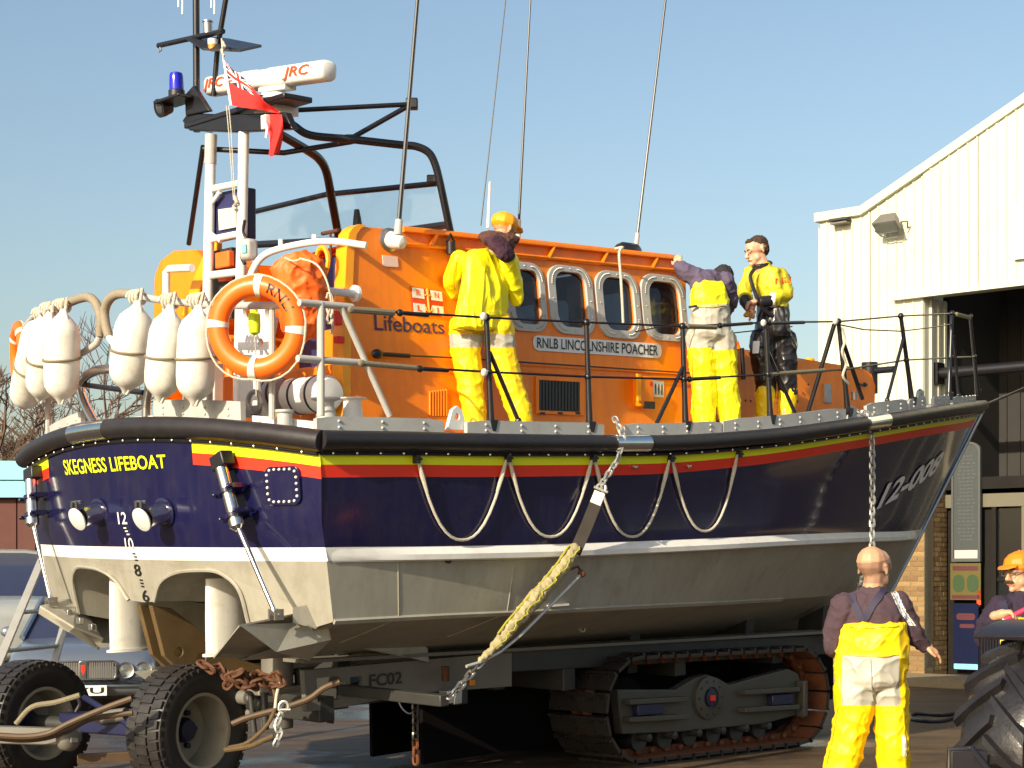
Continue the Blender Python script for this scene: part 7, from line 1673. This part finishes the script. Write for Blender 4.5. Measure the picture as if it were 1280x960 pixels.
sw4 = blob('sweatshirt', swt, ['jersey', 'reflect'], t4, .0075, 3, .014, 6, ax=ax4, seed=2, matfn=m4)
slp = [(J(1089, 779), (.20, .158, .012), J(1089, 812), (.212, .165, .05)), (J(1089, 812), (.212, .165, .05), J(1088, 850), (.208, .172, .07))]
slp += limb((J(1070, 862), .132), (J(1068, 886), .115), (J(1059, 930), .102), (J(1049, 968), .098), (J(1036, 1035, -.04), .095)) + limb((J(1110, 862), .126), (J(1114, 886), .105), (J(1116, 930), .092), (J(1118, 968, .03), .09), (J(1121, 1035, .06), .09))
def s4(p):
    u, v = proj(p); 
    if not (819 < v < 882 and p.y < d0 + .07): return 0
    e = 1053 - 1*(v-820)/60; f_ = 1124 + (v-820)/62*2
    return 1 if e < u < f_ else 0
sl4 = blob('salopettes', slp, ['oilskin', 'seat_grey'], t4, .0075, 3, .018, 4.5, ax=ax4, seed=8, matfn=s4, stretch=(1, 1, 1.15))
mb = MB()
def bodypt(u, v): return J(u, v, -.118 - .02*(1 - ((u-1088)/40)**2))
def backstrap(px, w_):
    mb = MB(); rings = []
    for i in range(9):
        k = i/8; u, v = lerp(px[0][0], px[1][0], k), lerp(px[0][1], px[1][1], k); dd = lerp(px[0][2], px[1][2], k); p = J(u, v, dd); rings.append([p + V((-w_, -.008, 0)), p + V((w_, -.008, 0)), p + V((w_, .02, 0)), p + V((-w_, .02, 0))])
    mb.rings(rings); return build('brace_strap', mb, 'braces', t4, bevel=.003)
cloth_strap('brace_strap', sw4, ((1060, 735), (1068, 752), (1078, 776)), 4.0, 'braces', t4); cloth_strap('brace_strap', sw4, ((1107, 734), (1093, 754), (1078, 777)), 4.2, 'braces', t4)
for px in (((1056, 783), (1090, 784), (1122, 782)), ((1054, 818), (1088, 820), (1122, 818))): cloth_strap('hem', sl4, px, .9, 'oilskin', t4)
for px in (((1128, 884), (1130, 915), (1131, 955)), ((1048, 884), (1042, 920), (1034, 955)), ): cloth_strap('seam', sl4, px, .6, 'oil_dull', t4)
cloth_strap('seam', sl4, ((1088, 824), (1089, 850), (1090, 876)), .5, 'seat_grey', t4)
cloth_strap('knee_patch', sl4, ((1129, 918), (1130, 945)), 2.0, 'reflect', t4)
mb = MB(); mb.box(J(1118, 828, -.13), V((.02, 0, -.01)), V((0, .012, 0)), V((.014, 0, .028))); mb.box(J(1116, 819, -.12), V((.03, .01, 0)), V((0, .012, 0)), V((0, 0, .009))); build('side_buckle', mb, 'black', t4, bevel=.004)
for u, dd in ((1035, -.06), (1121, .06)): blob('boot', limb((J(u, 1020, dd), .09), (J(u, 1048, dd), .07)) + [(V((J(u, 1050, dd).x + .02, d0+dd+.05, .05)), (.055, .14, .05))], 'black', t4, .01, 3, ax=ax4)
mb = MB(); p = wr4 + V((.0, -.02, .0)); mb.lathe(wr4 - V((.02, 0, -.012)), V((.75, .1, -.4)), [(.040, 0), (.042, .008), (.040, .016)], 16); build('cuff_band', mb, 'ink_navy', t4)

# --- man in orange cap behind the tractor wheel
d0 = 10.35; fp = V((at(1278, 720, d0).x, d0, 0))
J = lambda u, v, dd=0.: at(u, v, d0+dd)
t5 = person(fp, 'person in orange cap and dark sweater leaning on the tractor mudguard')
fd5 = V((-.75, -.66, 0)).normalized(); ax5 = (V((fd5.y, -fd5.x, 0)), fd5, V((0, 0, 1)))
hc5 = J(1275, 716); hp_, P3, hax = head(hc5, V((-.85, -.5, -.12)), V((-.05, 0, 1)), 1.02)
w5 = J(1243, 770, -.30)
body = hp_ + blimb((hc5 + V((.02, .02, -.04)), .065), (J(1280, 748, 0), .075)) + [(J(1278, 762), (0.119, 0.060, 0.049), J(1280, 860), (0.105, 0.066, 0.056))] + blimb((J(1250, 764, -.02), .05), (J(1228, 795, -.08), .045), (w5, .03)) + blimb((J(1312, 764, .0), .05), (J(1320, 800, -.1), .045), (J(1285, 785, -.28), .03))
body += hand(w5, V((.8, -.3, .1)), V((0, -.5, -.8)), 1.05, .9, 1) + hand(J(1287, 785, -.28), V((-.6, -.3, .2)), V((0, 0, -1)), 1, .6, -1) + blimb((J(1262, 880), .09), (J(1262, 960), .06), (J(1262, 1035), .05)) + blimb((J(1300, 880), .09), (J(1300, 960), .06), (J(1300, 1035), .05))
blob('body', body, 'skin', t5, .007, 3); eyes(t5, P3, 1.02); cap(t5, P3, hax, 1.05, 'cap_orange')
blob('moustache', [(P3(-.02, .1, -.045), (.018, .009, .008), P3(.02, .1, -.045), (.018, .009, .008))], 'hair_dark', t5, .004, 1, .003, 60, ax=hax)
blob('hair', [(P3(0, -.075, -.01), (.07, .03, .05))], 'hair_dark', t5, .006, 2, .004, 50, ax=hax)
mb = MB()
for s in (-1, 1): mb.tube([P3(s*.03 + .018*math.cos(q*.628), .104, .008 + .015*math.sin(q*.628)) for q in range(10)], .0022, 5, close=True); mb.tube([P3(s*.048, .104, .01), P3(s*.086, .0, .012)], .0022, 5)
mb.tube([P3(-.012, .104, .01), P3(.012, .104, .01)], .0022, 5); build('spectacles', mb, 'steel', t5)
sw = [(J(1280, 752), (.17, .11, .05), J(1280, 780), (.215, .14, .07)), (J(1280, 780), (.215, .14, .07), J(1280, 850), (.2, .14, .08)), (J(1279, 742), (.085, .085, .03))] + limb((J(1250, 762, -.02), .085), (J(1236, 785, -.06), .08), (J(1232, 796, -.14), .07), (J(1241, 775, -.27), .05)) + limb((J(1312, 764, .0), .085), (J(1320, 798, -.1), .075), (J(1292, 788, -.26), .052))
sw5 = blob('sweater', sw, 'sweater', t5, .010, 4, .014, 8, ax=ax5, seed=6)
blob('salopettes', [(J(1274, 775, -.06), (.15, .10, .03), J(1278, 850, -.01), (.22, .16, .07))] + limb((J(1262, 870), .13), (J(1262, 950), .11), (J(1262, 1035), .10)) + limb((J(1300, 870), .13), (J(1300, 950), .11), (J(1300, 1035), .10)), 'oil_dull', t5, .011, 3, .02, 8, ax=ax5)
cloth_strap('brace_strap', sw5, ((1253, 752), (1256, 768), (1259, 790)), 4.5, 'braces', t5)
for u in (1262, 1300): blob('boot', limb((J(u, 1020), .09), (J(u, 1042), .075)) + [(V((J(u, 1040).x - .04, d0-.06, .05)), (.055, .14, .05))], 'black', t5, .012, 3, ax=ax5)
ph = thing('red_tube', J(1262, 772, -.33), 'thin red tube held in the hand of the person in the orange cap', 'tube')
a, b = J(1255, 775, -.335), J(1282, 762, -.345); mb = MB(); mb.cyl(a, b, .016, n=12); build('tube_body', mb, 'phone_red', ph); mb = MB(); mb.cyl(a.lerp(b, -.06), a, .012, n=12); build('tube_cap', mb, 'white', ph)
# yellow gloves lying over the mudguard
gv = thing('yellow_gloves', J(1256, 800, -.3), 'crumpled yellow gloves hanging over the tractor mudguard', 'gloves')
blob('glove', [(J(1252, 788, -.33), (.05, .03, .04), J(1255, 803, -.35), (.04, .03, .03)), (J(1250, 805, -.35), .018, J(1252, 795, -.35), .02)], 'emblem_gold', gv, .007, 2, .012, 25)
# mooring line from the bow to the doorway bar, cable on the ground
ml_ = thing('bow_line', B(SB, 0, 3.0), 'thin dark rope running from the bow fender into the doorway', 'rope')
mb = MB(); mb.tube([B(SB, -.03, Gc(1).z), FC(4.2, 1.58+250/FPX*24, -.6)], .018, 8); build('rope_line', mb, 'black', ml_)
gc = thing('ground_cable', GR(1160, 880), 'thin dark cable lying on the yard behind the bald person', 'cable')
mb = MB(); mb.tube(smoothpts([GR(u, v) + V((0, 0, .02)) for u, v in ((1205, 893), (1180, 903), (1150, 903), (1138, 899), (1145, 894), (1175, 896), (1200, 893), (1215, 889))], 5), .022, 8); build('cable_line', mb, 'black', gc)
